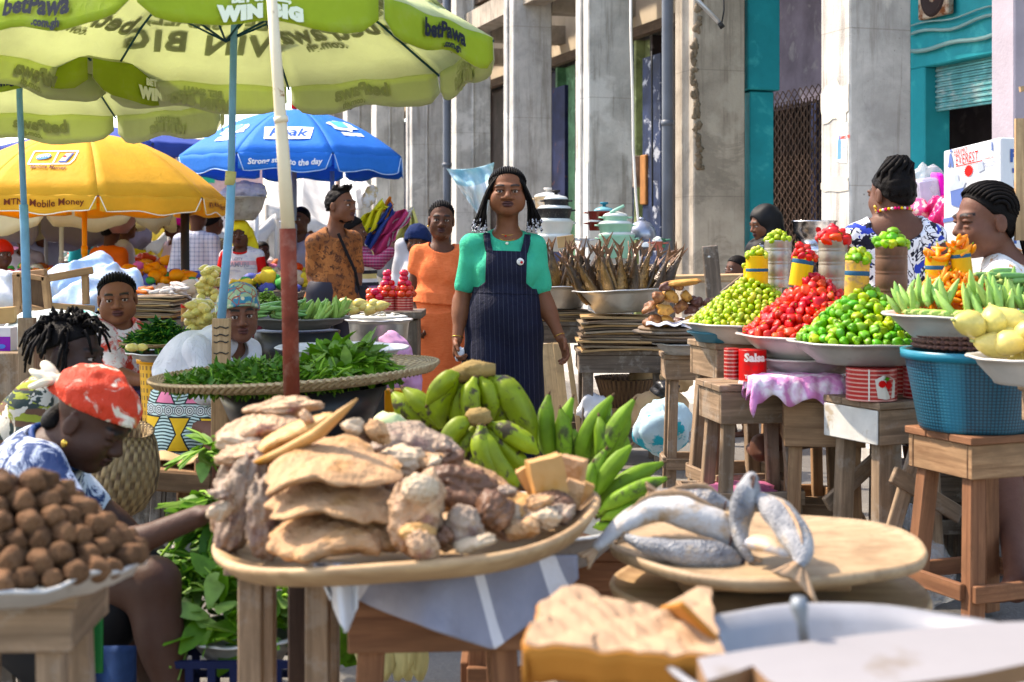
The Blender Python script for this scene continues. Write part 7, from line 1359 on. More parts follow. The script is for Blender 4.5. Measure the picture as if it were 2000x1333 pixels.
g=G(); bp_=[p.at(0,-.118,.385),]; g.tube([p.at(math.sin(a)*.137,-math.cos(a)*.118-.0,.37) for a in np.linspace(-3.14,3.14,40)],.0,4)
g=G(); g.lathe([(.0,0)]+[(1.0,-.022),(1.02,0),(1.0,.022)],40,(0,0,0),None,.168,.137); V=np.concatenate(g.v[0:1]); g.v=[ (np.concatenate(g.v))@p.R.T+p.at(0,0,.37)]; mk('waistband',g,NAVY,p.root)
for q in (-1,1):
    g=G(); pts=[p.at(q*.088,-.110,.79),p.at(q*.098,-.092,.88),p.at(q*.104,-.050,.975),p.at(q*.100,.0,.99),p.at(q*.09,.06,.9),p.at(q*.07,.09,.75)]
    B_=p.R
    for a,b_ in zip(pts[:-1],pts[1:]): g.beam(a,b_+(b_-a)*.06,.036,.010,up=tuple(p.R[:,1] if abs((b_-a)@p.R[:,2])>abs((b_-a)@p.R[:,1]) else p.R[:,2]))
    mk('strap',g,NAVY,p.root,bevel=.003)
g=G(); q=p.at(.070,-.152,.69); g.lathe([(0,.0),(.018,0),(.018,.003),(0,.004)],24,q,basis((.1,-1,.15))); g.m(1).lathe([(0,.004),(.007,.004),(.007,.006),(0,.006)],12,q+arr(.006,0,-.004),basis((.1,-1,.15)))
for i in range(5): g.m(2).box(q+arr(-.009+.004*i,-.006,.006-.003*(i%2)),(.002,.001,.003))
mk('badge',g,[flat((.78,.78,.76)),flat((.5,.02,.02)),flat((.05,.05,.08))],p.root)
# braids with beads
p.cap(off=.004,line=.074,bump=.002,fr=120,tilt=1.15); p.rows(23,.0046,ph=1.35,a1=1.6,k=1.0,name='scalp_braids')
rg=random.Random(5); g=G(); gb=G()
for i in range(120):
    q=-1 if i%2 else 1; a=rg.uniform(.02,1.9) ; x=q*(.048+.034*math.sin(min(a,1.5))); y=-.062+.085*a*.8; z=.100-.05*abs(a-.6)*.6-rg.uniform(0,.02)
    st=p.f(x*.45,y*.8,z+.012); m1=p.f(q*(.076+.016*rg.random()),y*.9+.0,.03); L=rg.uniform(.0,.055); e1=p.f(q*(.090+.022*rg.random()),y*.9+.01,-.055); e=p.f(q*(.082+.065*rg.random()),y*.95+rg.uniform(-.01,.01),-.138-L*.9)
    pts=[st,m1,e1,e]; Q=[pts[0]*(1-t)**3+3*pts[1]*t*(1-t)**2+3*pts[2]*t*t*(1-t)+pts[3]*t**3 for t in [j/7 for j in range(8)]]; g.tube(Q,[.0046,.0046,.0046,.0044,.0042,.004,.0036,.003],5)
    for j in range(rg.choice((2,3,3,4))): gb.m(0 if rg.random()<.8 else 1).ell(Q[-1]*(1-j*.09)+Q[-2]*(j*.09)+(Q[-1]-Q[-2])*.12*(1 if j==0 else 0),.0042,None,7)
mk('braids',g,hairmat(),p.root); mk('hair_beads',gb,[mat('pearl_bead',(.62,.62,.68),.2,v=.1),flat((.02,.02,.04))],p.root)
g=G(); nc=p.J['neck']; ring=[nc+p.R@arr(math.sin(a)*.060,-.005-math.cos(a)*.066,.012-.028*math.cos(a)) for a in np.linspace(-3.1,3.1,30)]; g.tube(ring,.0017,5); ring=[nc+p.R@arr(math.sin(a)*.064,-.01-math.cos(a)*.075,.01-.055*math.cos(a)) for a in np.linspace(-3.1,3.1,30)]; g.tube(ring,.0017,5)
g.m(1).ell(nc+p.R@arr(0,-.097,-.058),.008); g.m(2).ell(nc+p.R@arr(-.008,-.082,-.020),.0045); mk('necklace',g,[GOLD,flat((.75,.78,.7)),flat((.55,.02,.02))],p.root)
g=G(); g.ell(p.f(.083,-.008,-.045),.005); g.ell(p.f(-.083,-.008,-.045),.005); mk('earring',g,mat('pearl',(.75,.74,.72),.2),p.root)
for q in 'LR': g=G(); w_=p.J['wr'+q]; d=(w_-p.J['el'+q]); B_=basis(d); g.tube([w_+B_@arr(math.cos(a)*.030,math.sin(a)*.028,-.012) for a in np.linspace(0,6.28,22)],.0018,5); mk('bracelet',g,GOLD,p.root)
g=G(); g.blob(pj(898,692,Y-.11),(.022,.02,.035),rot(0,20,0),16,.2,3,5); mk('folded_tissue',g,WHT,loc=pj(898,692,Y-.11),label='crumpled white cloth in the fist of the woman in overalls',cat='cloth')
# --- woman in orange ---
Y=9.1; OD=pat('orange_linen',lambda k,co:k.mix(k.ramp(k.noise(k.co(scale=(1,1,6)),30,3),.3,.7),(.72,.135,.035),(.80,.19,.06)),.85)
p=Person('young woman in a belted orange dress behind the central woman',(*arr(*pj(858,470,Y))[:2],0),1.62,8,J=dict(head=pj(862,430,Y-.02),neck=pj(862,482,Y),hip=pj(850,620,Y),shL=pj(818,497,Y),shR=pj(905,497,Y+.04),elL=pj(806,572,Y+.02),wrL=pj(814,634,Y-.10)),head=(4,2,2),skin=SKD,lip=(.06,.022,.022),h=.0058,hw=1.03,wide=.97,fat=.95,hands={'L':dict(curl=1.3,pn=(1,-.2,0))},bust=.75,look=(.02,.02))
p.rows(15,.0042,k=1.0); p.cap(off=.003,line=.070,bump=.003,fr=90,tilt=1.1); p.top(OD,sleeve=.17,hem=.20,off=.014,neck=(1.0,.085),ny=-.02,flare=.012,name='dress_bodice',wob=.006); p.skirt(OD,z0=.30,r0=.20,z1=.28,name='dress_skirt',wob=.008)
g=G(); g.lathe([(1,-.018),(1.03,0),(1,.018)],36,(0,0,0),None,.132,.106); g.v=[np.concatenate(g.v)@p.R.T+p.at(0,0,.265)]; mk('belt',g,flat((.012,.010,.012)),p.root); g=G(); g.lathe([(0,0),(.024,0),(.024,.006),(0,.008)],20,p.at(-.0,-.112,.265),basis((0,-1,0)),1,.7); mk('buckle',g,GOLD,p.root)
g=G(); g.ell(p.f(-.080,-.0,-.04),.006); mk('earring',g,GOLD,p.root)
# --- man in patterned shirt ---
Y=10.4; PS=pat('brown_patch_print',lambda k,co:k.mix(k.ramp(k.noise(co,26,5,.7,1),.5,.6),k.mix(k.ramp(k.n('TexVoronoi',{'Vector':co,'Scale':11.0},distance='CHEBYCHEV',out=1),.3,.7),(.36,.13,.035),(.22,.075,.02)),(.07,.025,.012)),.8)
p=Person('bearded man in a brown patterned shirt looking right',(*arr(*pj(650,470,Y))[:2],0),1.76,38,J=dict(head=pj(666,402,Y),neck=pj(652,452,Y+.02),hip=pj(648,590,Y+.04),shL=pj(616,474,Y-.06),shR=pj(688,470,Y+.12),elL=pj(610,537,Y-.02),wrL=pj(625,588,Y-.10),elR=pj(695,530,Y+.15),wrR=pj(700,585,Y+.05)),head=(62,-2,0),female=False,fat=.98,skin=SKM,h=.0065,hw=1.0,look=(.1,0))
p.top(PS,sleeve=.44,hem=-.22,off=.022,neck=(.96,.075),flare=.03,name='patterned_shirt',wob=.008,fr=9); p.trousers(flat((.03,.03,.04)),name='trousers')
p.cap(off=.003,line=.075,bump=.004,fr=60,low=-.01,tilt=1.1,extra=lambda s:[s.cone(p.f(.032*math.cos(a),.0+.05*math.sin(a),.10),.020,p.f(.046*math.cos(a),-.012+.066*math.sin(a),.118+.012*math.sin(a*5)),.011,.006) for a in np.linspace(0,6.28,22)])
s=SDF(); s.ell(p.f(0,-.062,-.10),(.030,.026,.020),p.Rh,0); s.ell(p.f(0,-.02,-.095),(.055,.04,.022),p.Rh,.02); s.wob(.002,80,3); mk_sdf('beard',s,.005,hairmat(),p.root)
g=G(); g.beam(p.at(-.03,-.115,.98),p.at(.10,-.135,.45),.022,.008,up=(0,1,0)); g.beam(p.at(.10,-.135,.45),p.at(.16,-.10,.12),.022,.008,up=(0,1,0)); mk('bag_strap',g,flat((.01,.01,.012)),p.root)
g=G(); g.box(p.at(.17,-.10,.05),(.12,.05,.20)); mk('crossbody_bag',g,flat((.02,.02,.025)),p.root,bevel=.012)
g=G(); w_=p.J['wrL']; B_=basis(w_-p.J['elL']); [g.tube([w_+B_@arr(math.cos(a)*.031,math.sin(a)*.031,-.01-.018*i) for a in np.linspace(0,6.28,18)],.005,5) for i in range(2)]; mk('bracelet',g,flat((.03,.02,.03)),p.root)
# --- woman carrying a basin on her head ---
Y=12.4; p=Person('woman in a yellow headscarf carrying a grey basin on her head',(*arr(*pj(472,470,Y))[:2],0),1.6,5,J=dict(head=pj(469,458,Y),neck=pj(471,490,Y),hip=pj(472,580,Y),shL=pj(442,500,Y),shR=pj(503,500,Y),elL=pj(430,548,Y+.05),wrL=pj(425,600,Y),elR=pj(515,552,Y),wrR=pj(529,600,Y-.05)),head=(0,2,0),skin=SKD,h=.0075,fat=.95,hands={'R':dict(curl=1.1)})
YSC=pat('yellow_scarf',lambda k,co:k.mix(k.ramp(k.noise(co,9,3),.3,.7),(.72,.55,.01),(.80,.66,.03)),.8)
s=SDF(); s.ell(p.f(0,.012,.035),(.088,.105,.095),p.Rh,0); s.cone(p.f(.06,.06,.0),.05,p.f(.12,.09,-.17),.035,.05); s.ell(p.f(0,.07,-.08),(.09,.05,.10),p.Rh,.04); s.ell(p.f(0,-.09,-.03),(.060,.075,.075),p.Rh,.01,'s'); s.wob(.006,30,3); mk_sdf('headscarf',s,.007,YSC,p.root)
WS=pat('white_print_tee',lambda k,co:k.mix(k.ramp(k.noise(k.co(scale=(1,1,4)),16,4,.7),.52,.6),k.mix(stripe_band(k,co,1.13,.018),(.66,.64,.66),(.66,.25,.27)),(.45,.45,.52)),.8) if False else pat('white_print_tee',lambda k,co:k.mix(k.ma('LESS_THAN',k.ma('ABSOLUTE',k.ma('SUBTRACT',k.xyz(co)[2],1.085)),.018),k.mix(k.ramp(k.noise(k.co(scale=(1,1,4)),12,4,.7),.54,.6),(.68,.66,.68),(.48,.46,.56)),(.70,.36,.38)),.8)
p.top(WS,sleeveless=True,hem=.1,off=.020,neck=(.98,.07),name='t_shirt'); RSL=flat((.55,.03,.03)); s=SDF(); 
for q in 'LR': s=SDF(); s.cone(p.J['sh'+q],.060,p.J['sh'+q]*.45+p.J['el'+q]*.55,.055,0); mk_sdf('sleeve',s,.008,RSL,p.root)
0; g=G(); g.tube([p.J['neck']+arr(math.sin(a)*.075,-.02-math.cos(a)*.075,.005-.03*math.cos(a)) for a in np.linspace(-2.4,2.4,20)],.009,6); mk('collar',g,RSL,p.root)
g=G(); text_on(g,'CITY',lambda x,y:p.at(x-.0,-.135,.82)+arr(0,0,y),.035,.001); text_on(g,'SAMURI',lambda x,y:p.at(x-.0,-.150,.70)+arr(0,0,y),.055,.002); mk('shirt_print',g,flat((.32,.32,.38)),p.root)
p.skirt(pat('green_wax',wax((.05,.28,.16),(.30,.05,.08),(.6,.5,.1),20),.8),z0=.1,r0=.2,z1=.14); g=G(); g.lathe([(1,-.03),(1.03,0),(1,.03)],30,(0,0,0),None,.150,.125); g.v=[np.concatenate(g.v)@p.R.T+p.at(0,0,.14)]; mk('waistband',g,flat((.01,.01,.012)),p.root)
c=p.f(0,.01,.118); g=G(); g.lathe([(0,0),(.11,0),(.13,.01),(.19,.10),(.215,.19),(.23,.20),(.232,.208),(.215,.205),(.18,.10),(.1,.02),(0,.02)],40,c); mk('head_basin',g,ALD,loc=c,label='dull grey basin balanced on the yellow headscarf',cat='basin')
s=SDF(); s.ell(c+arr(.03,0,.24),(.17,.15,.09)); s.ell(c+arr(-.08,0,.22),(.10,.12,.06)); s.ell(c+arr(.10,.0,.25),(.13,.1,.09)); s.wob(.014,18,3); s.wob(.006,50,4); mk_sdf('cloth_load',s,.009,mat('lilac_white_cloth',(.52,.52,.62),.8,b=.4,bs=12,c2=(.25,.25,.33),t2=(.56,.7)),loc=c+arr(0,0,.22),label='lilac white cloths heaped in the head-carried basin',cat='cloth')
# --- seated woman, red and white tie-dye ---
Y=7.0; p=Person('seated woman in a red and white tie-dye shirt looking at the camera',(*arr(*pj(225,470,Y))[:2],0),1.62,50,J=dict(head=pj(229,583,Y-.04),neck=pj(222,634,Y+.02),hip=pj(215,770,Y+.05),shL=pj(190,655,Y-.08),shR=pj(254,652,Y+.10),elL=pj(225,735,Y-.16),wrL=pj(285,745,Y-.25),elR=pj(275,725,Y+.1),wrR=pj(300,745,Y),hpL=pj(215,790,Y-.05),hpR=pj(225,790,Y+.1),knL=pj(330,790,Y-.1),knR=pj(330,790,Y+.15),anL=pj(320,940,Y-.1),anR=pj(320,940,Y+.1)),head=(14,4,-4),skin=SK1,h=.0058,wide=1.10,hw=1.02,fat=1.2,hands={'L':'none','R':'none'},look=(.05,0))
p.top(pat('red_tiedye',tiedye((.62,.05,.025),(.76,.68,.66),7,.44,.54),.8),sleeve=.42,hem=.02,off=.016,neck=(.99,.078),ny=-.02,wob=.008,fr=10,name='tie_dye_shirt'); p.rows(17,.0055,k=1.0); p.cap(off=.004,line=.072,bump=.002,fr=45,tilt=1.15,extra=lambda s:s.cone(p.f(-.02,.09,-.05),.022,p.f(-.10,.07,-.075),.008,.01))
s=SDF(); 
for q in 'LR': s.cone(p.J['hp'+q],.12,p.J['kn'+q],.10,.05); s.cone(p.J['kn'+q],.10,p.J['an'+q],.10,.05)
s.ell(p.J['hip'],(.18,.2,.13),None,.06); s.wob(.008,12,3); mk_sdf('wrapped_skirt',s,.008,pat('dark_wax',wax((.018,.014,.035),(.05,.03,.09),(.30,.20,.05),26,(.01,.01,.02)),.8),p.root)
g=G(); g.ell(p.f(-.078,-.004,-.045),.007); mk('earring',g,GOLD,p.root)
# --- old woman, teal patterned headwrap ---
Y=6.05; p=Person('old woman in a teal patterned headwrap and white blouse',(*arr(*pj(400,470,Y))[:2],0),1.58,45,J=dict(head=pj(467,614,Y-.04),neck=pj(443,668,Y+.03),hip=pj(365,800,Y+.08),shL=pj(388,690,Y-.12),shR=pj(475,688,Y+.12),elL=pj(400,760,Y-.2),wrL=pj(470,770,Y-.25),elR=pj(500,750,Y+.05),wrR=pj(530,760,Y-.05),hpL=pj(350,810,Y-.05),hpR=pj(360,800,Y+.15),knL=pj(430,850,Y-.2),knR=pj(450,840,Y+.1),anL=pj(420,960,Y-.2),anR=pj(440,950,Y+.1)),head=(20,4,-4),skin=(.15,.060,.036),lip=(.10,.035,.03),h=.0055,hw=1.0,wide=.96,fat=.95,hands={'L':'none','R':'none'},look=(-.2,0))
p.wrap(pat('teal_wrap',wax((.30,.42,.26),(.03,.20,.32),(.62,.55,.40),22,(.35,.06,.04)),.7),off=.018,line=.045,bumps=(((.02,-.02,.09),(.05,.05,.035)),((-.02,.08,.03),(.06,.05,.05))))
p.top(pat('white_blouse',lambda k,co:k.mix(k.ramp(k.noise(co,6,4),.3,.7),(.60,.61,.67),(.70,.71,.76)),.8,.5),sleeve=.7,hem=.12,off=.022,neck=(.97,.08),wob=.010,fr=9,name='white_blouse')
def skfn(k,co):
    x,y,z=[k.xyz(co)[i] for i in range(3)]; wv=k.ma('SINE',k.ma('ADD',k.ma('MULTIPLY',z,480),k.ma('MULTIPLY',k.ma('SINE',k.ma('MULTIPLY',x,60)),1.6))); col=k.mix(k.ramp(wv,.1,.3),(.52,.68,.64),(.03,.06,.06))
    u=k.ma('SUBTRACT',k.ma('FRACT',k.ma('ADD',k.ma('MULTIPLY',x,7.5),k.ma('MULTIPLY',k.ma('FLOOR',k.ma('MULTIPLY',z,5.2)),.5))),.5); v=k.ma('SUBTRACT',k.ma('FRACT',k.ma('MULTIPLY',z,5.2)),.5); av=k.ma('ABSOLUTE',v); wd=k.ma('ADD',.06,k.ma('MULTIPLY',av,.75)); hg=k.ma('MULTIPLY',k.ma('LESS_THAN',k.ma('ABSOLUTE',u),wd),k.ma('LESS_THAN',av,.34))
    pk=k.ma('GREATER_THAN',k.ma('FRACT',k.ma('MULTIPLY',k.ma('FLOOR',k.ma('MULTIPLY',z,5.2)),.5)),.25); hc=k.mix(pk,(.78,.45,.02),(.80,.22,.35)); ol=k.ma('MULTIPLY',k.ma('LESS_THAN',k.ma('ABSOLUTE',u),k.ma('ADD',wd,.05)),k.ma('LESS_THAN',av,.37)); col=k.mix(ol,col,(.02,.03,.03)); col=k.mix(hg,col,hc)
    d=k.ma('SQRT',k.ma('ADD',k.ma('POWER',k.ma('MULTIPLY',k.ma('SUBTRACT',k.ma('FRACT',k.ma('MULTIPLY',x,22)),.5),1.0),2.0),k.ma('POWER',k.ma('MULTIPLY',k.ma('SUBTRACT',av,.5),4.2),2.0))); ring=k.ma('GREATER_THAN',k.ma('SINE',k.ma('MULTIPLY',d,34)),.1); col=k.mix(k.ma('LESS_THAN',d,.5),col,k.mix(ring,(.70,.74,.70),(.02,.03,.04))); return col
s=SDF(); s.ell(pj(362,800,Y),(.150,.17,.20),None,0); s.ell(pj(355,865,Y-.05),(.145,.17,.12),None,.06); s.cone(pj(370,790,Y-.05),.12,pj(430,835,Y-.1),.11,.05); s.wob(.007,12,3); s.wob(.003,34,5); s.cut(pj(360,740,Y),(-.35,0,1)); s.cut(pj(360,890,Y),(0,0,-1)); mk_sdf('print_skirt',s,.006,pat('hourglass_wax',skfn,.8,.2),p.root)
s=SDF(); s.ell(pj(350,742,Y-.02),(.11,.15,.05),rot(0,25,0)); s.ell(pj(352,700,Y+.02),(.075,.12,.10),rot(0,25,0),.05); s.cone(pj(360,735,Y),.10,pj(425,672,Y-.02),.085,.06); s.cone(pj(372,700,Y-.06),.10,pj(400,750,Y-.08),.09,.06); s.wob(.008,14,2); mk_sdf('blouse_back',s,.007,MATS['white_blouse'],p.root)
# --- dreadlocked person ---
Y=4.75; p=Person('person with short black dreadlocks seen from behind at the left',(*arr(*pj(60,470,Y))[:2],0),1.65,70,J=dict(head=pj(140,692,Y),neck=pj(105,765,Y+.03),hip=pj(20,930,Y+.1),shL=pj(60,795,Y-.15),shR=pj(105,790,Y+.18),elL=pj(75,930,Y-.2),wrL=pj(150,980,Y-.2),elR=pj(140,900,Y+.1),wrR=pj(200,930,Y+.1),hpL=pj(20,960,Y-.05),hpR=pj(30,960,Y+.15),knL=pj(180,970,Y-.1),knR=pj(190,970,Y+.15),anL=pj(180,1200,Y),anR=pj(190,1200,Y+.2)),head=(82,8,0),skin=(.045,.023,.018),h=.006,fat=1.1,hands={'L':'none','R':'none'})
p.top(pat('earth_print',lambda k,co:k.mix(k.ma('GREATER_THAN',k.noise(co,7,4,.6,1),.56),k.mix(k.ma('GREATER_THAN',k.noise(k.co(scale=(1,1,3)),6,3,.6,1.5),.53),k.mix(k.ramp(k.ma('SINE',k.ma('MULTIPLY',k.xyz(co)[2],55)),-.1,.1),(.03,.045,.04),(.12,.06,.035)),(.24,.27,.03)),(.50,.46,.38)),.85),sleeve=.7,hem=.0,off=.022,wob=.008,fr=9,name='knit_top')
rg=random.Random(3); g=G()
for i in range(150):
    a=rg.uniform(0,6.28); b_=rg.uniform(-.2,1.5); d=arr(math.cos(a)*math.cos(b_),math.sin(a)*math.cos(b_)*1.15,math.sin(b_)); 
    if d[1]<-.45 and d[2]<.55: continue
    st=p.f(*(d*arr(.068,.085,.075)+arr(0,.015,.035))); o=p.Rh@d; fall=rg.uniform(.05,.10); md=st+o*.032*rg.uniform(.6,1.3); e=md+o*.02+arr(rg.uniform(-.02,.02),rg.uniform(-.02,.02),-fall*(.5+.6*(d[2]<.6))); g.tube([st,st*.4+md*.6+o*.004,md*.55+e*.45+arr(0,0,.008),e],[.0065,.0065,.006,.0035],6)
mk('dreadlocks',g,hairmat(),p.root); p.cap(off=.004,line=.055,tilt=.5)
# --- nearest woman, red headwrap ---
Y=3.8; p=Person('woman in a red and cream headwrap bending over in the left foreground',(*arr(*pj(40,470,Y))[:2],0),1.65,75,eye=False,J=dict(head=pj(178,822,Y),neck=pj(112,872,Y+.02),hip=pj(-70,1090,Y+.1),shL=pj(70,915,Y-.16),shR=pj(95,900,Y+.18),elL=pj(190,1090,Y-.30),wrL=pj(390,1008,Y-.36),elR=pj(190,1000,Y+.2),wrR=pj(270,1050,Y+.2),hpL=pj(-30,1130,Y-.05),hpR=pj(-20,1120,Y+.2),knL=pj(300,1140,Y-.2),knR=pj(280,1130,Y+.25),anL=pj(350,1420,Y-.25),anR=pj(300,1420,Y+.2)),head=(82,34,0),skin=(.066,.030,.019),lip=(.06,.024,.02),h=.006,hw=1.02,fat=1.14,hands={'L':dict(curl=.6,pn=(0,0,-1)),'R':'none'})
p.top(pat('blue_tiedye',tiedye((.02,.045,.13),(.55,.60,.70),11,.47,.55),.8),sleeve=.42,hem=-.02,off=.016,neck=(1.0,.09),ny=-.0,wob=.006,name='tie_dye_top')
p.wrap(pat('red_cream_wrap',lambda k,co:k.mix(k.ramp(k.noise(co,13,5,.6,1.2),.56,.62),k.mix(k.ramp(k.noise(co,9,3,.6,1),.6,.66),(.62,.045,.015),(.55,.33,.12)),(.72,.64,.50)),.6,.4),off=.020,line=.050,tilt=.15,low=-.015,bumps=(((.0,.0,.075),(.06,.08,.05)),((0,-.06,.055),(.05,.035,.035))),wob=.006)
s=SDF(); s.cone(pj(122,750,Y-.02),.022,pj(100,742,Y-.03),.018,.01); s.ell(pj(84,736,Y-.03),(.040,.034,.013),rot(0,28,0),.006); s.ell(pj(80,750,Y-.05),(.034,.03,.011),rot(0,-12,0),.006); s.ell(pj(100,728,Y),(.034,.03,.011),rot(0,40,0),.006); s.wob(.006,30,5); mk_sdf('headwrap_knot',s,.004,pat('cream_knot',lambda k,co:k.mix(k.ramp(k.noise(co,12,3),.4,.6),(.70,.64,.50),(.55,.48,.32)),.6),p.root)
s=SDF(); s.ell(p.f(0,.075,-.045),(.055,.035,.045),p.Rh,0); s.wob(.005,50,3); mk_sdf('hair',s,.005,hairmat(),p.root)
g=G(); g.ell(p.f(-.084,.0,-.055),(.009,.006,.011)); mk('earring',g,GOLD,p.root); g=G(); g.tube([p.J['neck']+p.R@arr(math.sin(a)*.075,-.0-math.cos(a)*.08,.0) for a in np.linspace(-3.1,3.1,24)],.009,6); mk('neckband',g,flat((.02,.05,.16)),p.root)
s=SDF(); s.cone(p.J['hpL'],.11,p.J['hpL']*.55+p.J['knL']*.45,.115,.02); s.ell(p.J['hip'],(.2,.2,.15),None,.05); s.cone(p.J['hpR'],.12,p.J['knR'],.11,.04); s.cone(pj(-20,1150,Y),.16,pj(135,1290,Y-.12),.10,.08); s.cone(pj(60,1160,Y-.1),.13,pj(200,1200,Y-.15),.10,.05); s.wob(.008,12,2); mk_sdf('dark_skirt',s,.008,flat((.008,.008,.009)),p.root)
g=G(); g.grid(lambda u,v:tuple(pj(105+u*95,1180+v*135,3.3+.03*math.sin(u*9))),10,8); mk('green_cloth',g,flat((.008,.11,.035)),loc=pj(150,1250,3.3),label='bright green cloth hanging behind the taro stool leg',cat='cloth',solid=.005)
g=G(); g.grid(lambda u,v:tuple(pj(170+u*95,1262+v*110,3.45+.03*math.sin(u*7)+.02*v)),10,8); mk('denim_cloth',g,mat('denim',(.02,.04,.10),.8,v=.3,vs=20),loc=pj(210,1300,3.45),label='blue denim cloth beside the bare knee',cat='cloth',solid=.005)
# --- pepper seller seen from behind ---
Y=5.95
def swirl(k,co):
    w1=k.n('Mapping',{0:co,3:(1,1,.8)}); d=k.noise(w1,7,3,.5,3.2); ln=k.ma('LESS_THAN',k.ma('ABSOLUTE',k.ma('SUBTRACT',k.ma('FRACT',k.ma('MULTIPLY',d,5.5)),.5)),.13); blk=k.ma('GREATER_THAN',k.noise(co,9,2,.5,2),.63); bl=k.ma('GREATER_THAN',k.noise(co,8.5,2,.5,2.4),.60)
    col=k.mix(ln,(.76,.77,.82),(.015,.015,.04)); col=k.mix(bl,col,(.02,.05,.40)); return k.mix(blk,col,(.012,.012,.025))
p=Person('pepper seller in a white, blue and black swirl dress seen from behind',(*arr(*pj(1745,470,Y))[:2],0),1.66,180,J=dict(head=pj(1741,380,Y+.02),neck=pj(1746,425,Y),hip=pj(1748,640,Y+.05),shL=pj(1822,462,Y),shR=pj(1674,462,Y),elL=pj(1862,575,Y+.06),wrL=pj(1835,640,Y+.30),elR=pj(1655,575,Y+.08),wrR=pj(1690,640,Y+.3),hpL=pj(1790,680,Y),hpR=pj(1710,680,Y),knL=pj(1790,790,Y-.1),knR=pj(1600,840,Y-.05),anL=pj(1790,1000,Y),anR=pj(1485,868,Y-.1)),head=(205,6,0),skin=(.12,.052,.032),h=.0055,fat=1.12,hw=1.0,eye=False,hands={'L':'none','R':'none'})
p.top(pat('swirl_print',swirl,.8),sleeveless=True,hem=.0,off=.012,neck=(1.0,.11),ny=.03,name='swirl_dress',wob=.004,scoop=((0,.09,1.0),(.13,.08,.09))); p.skirt(MATS['swirl_print'],z0=.45,r0=.24,z1=.1,name='dress_skirt')
p.cap(off=.003,line=.060,low=-.085,bump=.003,fr=70,tilt=.9); s=SDF(); s.ell(p.f(0,.052,.110),(.052,.050,.040),p.Rh,0); s.ell(p.f(.0,.035,.085),(.062,.066,.042),p.Rh,.02); s.wob(.006,55,5); s.wob(.003,120,6); mk_sdf('hair_bun',s,.004,hairmat(),p.root); g=G()
for i in range(13):
    a=i*.483; g.tube([p.f(math.cos(a)*.070,.020+math.sin(a)*.075+.01,.030-.05*(math.sin(a)>.2)),p.f(math.cos(a+.15)*.068,.030+math.sin(a+.15)*.068,.080),p.f(math.cos(a+.5)*.056,.05+math.sin(a+.5)*.054,.110),p.f(math.cos(a+1.1)*.036,.05+math.sin(a+1.1)*.034,.138),p.f(0,.05,.144)],[.007,.010,.011,.010,.006],7)
mk('twists',g,hairmat(),p.root)
g=G(); g.ell(p.f(.084,.0,-.052),(.008,.006,.009)); g.ell(p.f(.082,.0,-.065),(.006,.006,.006)); mk('earring',g,GOLD,p.root)
g=G()
for i in range(34): a=-3.14+i*6.28/34; g.m(i%3).ell(p.J['neck']+p.R@arr(math.sin(a)*.072,.006-math.cos(a)*.070,.026-.02*math.cos(a)),.0065,None,7)
mk('bead_necklace',g,[flat((.6,.03,.15)),flat((.75,.5,.03)),flat((.7,.65,.6))],p.root)
# --- woman in profile at the right edge ---
Y=5.45; p=Person('woman with braids in profile at the right edge, eyes lowered',(*arr(*pj(1960,470,Y))[:2],0),1.66,-70,eye=False,J=dict(head=pj(1924,432,Y),neck=pj(1962,505,Y+.02),hip=pj(2010,720,Y+.1),shL=pj(1955,548,Y-.17),shR=pj(2000,545,Y+.15),elL=pj(1985,670,Y-.2),wrL=pj(1900,700,Y-.1),elR=pj(2010,660,Y+.2),wrR=pj(1950,700,Y+.2),hpL=pj(2020,760,Y-.1),hpR=pj(2030,760,Y+.1),knL=pj(1960,850,Y-.15),knR=pj(1960,860,Y+.1),anL=pj(1985,1135,4.75),anR=pj(1990,1100,Y+.1)),head=(-80,6,0),skin=(.14,.060,.038),lip=(.11,.045,.04),h=.0052,hw=1.13,fat=1.15,look=(-.0,-.7),hands={'L':'none','R':'none'})
p.top(pat('cream_leaf_print',lambda k,co:k.mix(k.ramp(k.noise(co,24,4,.6,.8),.58,.62),(.70,.68,.65),(.45,.25,.12)),.8),sleeve=.7,hem=.05,off=.020,neck=(.98,.09),wob=.006,name='print_blouse')
p.skirt(flat((.05,.02,.02)),z0=.4,r0=.25,z1=.1) 
g=G(); rg=random.Random(9)
for i in range(46):
    a=-1.45+2.9*i/45; x=.080*math.sin(a); zt=.035+.080*math.cos(a); pts=[p.f(x*.92,-.055+.02*abs(math.sin(a)),zt*1.0),p.f(x*1.06,.02,zt+.012*math.cos(a)),p.f(x*.98,.085,zt*.55-.01),p.f(x*.55+rg.uniform(-.01,.01),.135,-.07),p.f(x*.5,.15+rg.uniform(0,.02),-.17)]
    Q=[]; 
    for j in range(len(pts)-1):
        for t in (0,.34,.67): Q.append(pts[j]*(1-t)+pts[j+1]*t)
    Q.append(pts[-1]); g.tube(Q,.0058,6)
p.rows(17,.0068,k=1.06,a0=-.80,a1=1.75,tail=((0,.125,-.06),(0,.15,-.17)),name='scalp_braids'); p.cap(off=.004,line=.070,tilt=1.2); g=G(); g.ell(p.f(-.086,.008,-.043),.0055); mk('earring',g,mat('pearl',(.75,.74,.72),.2),p.root)
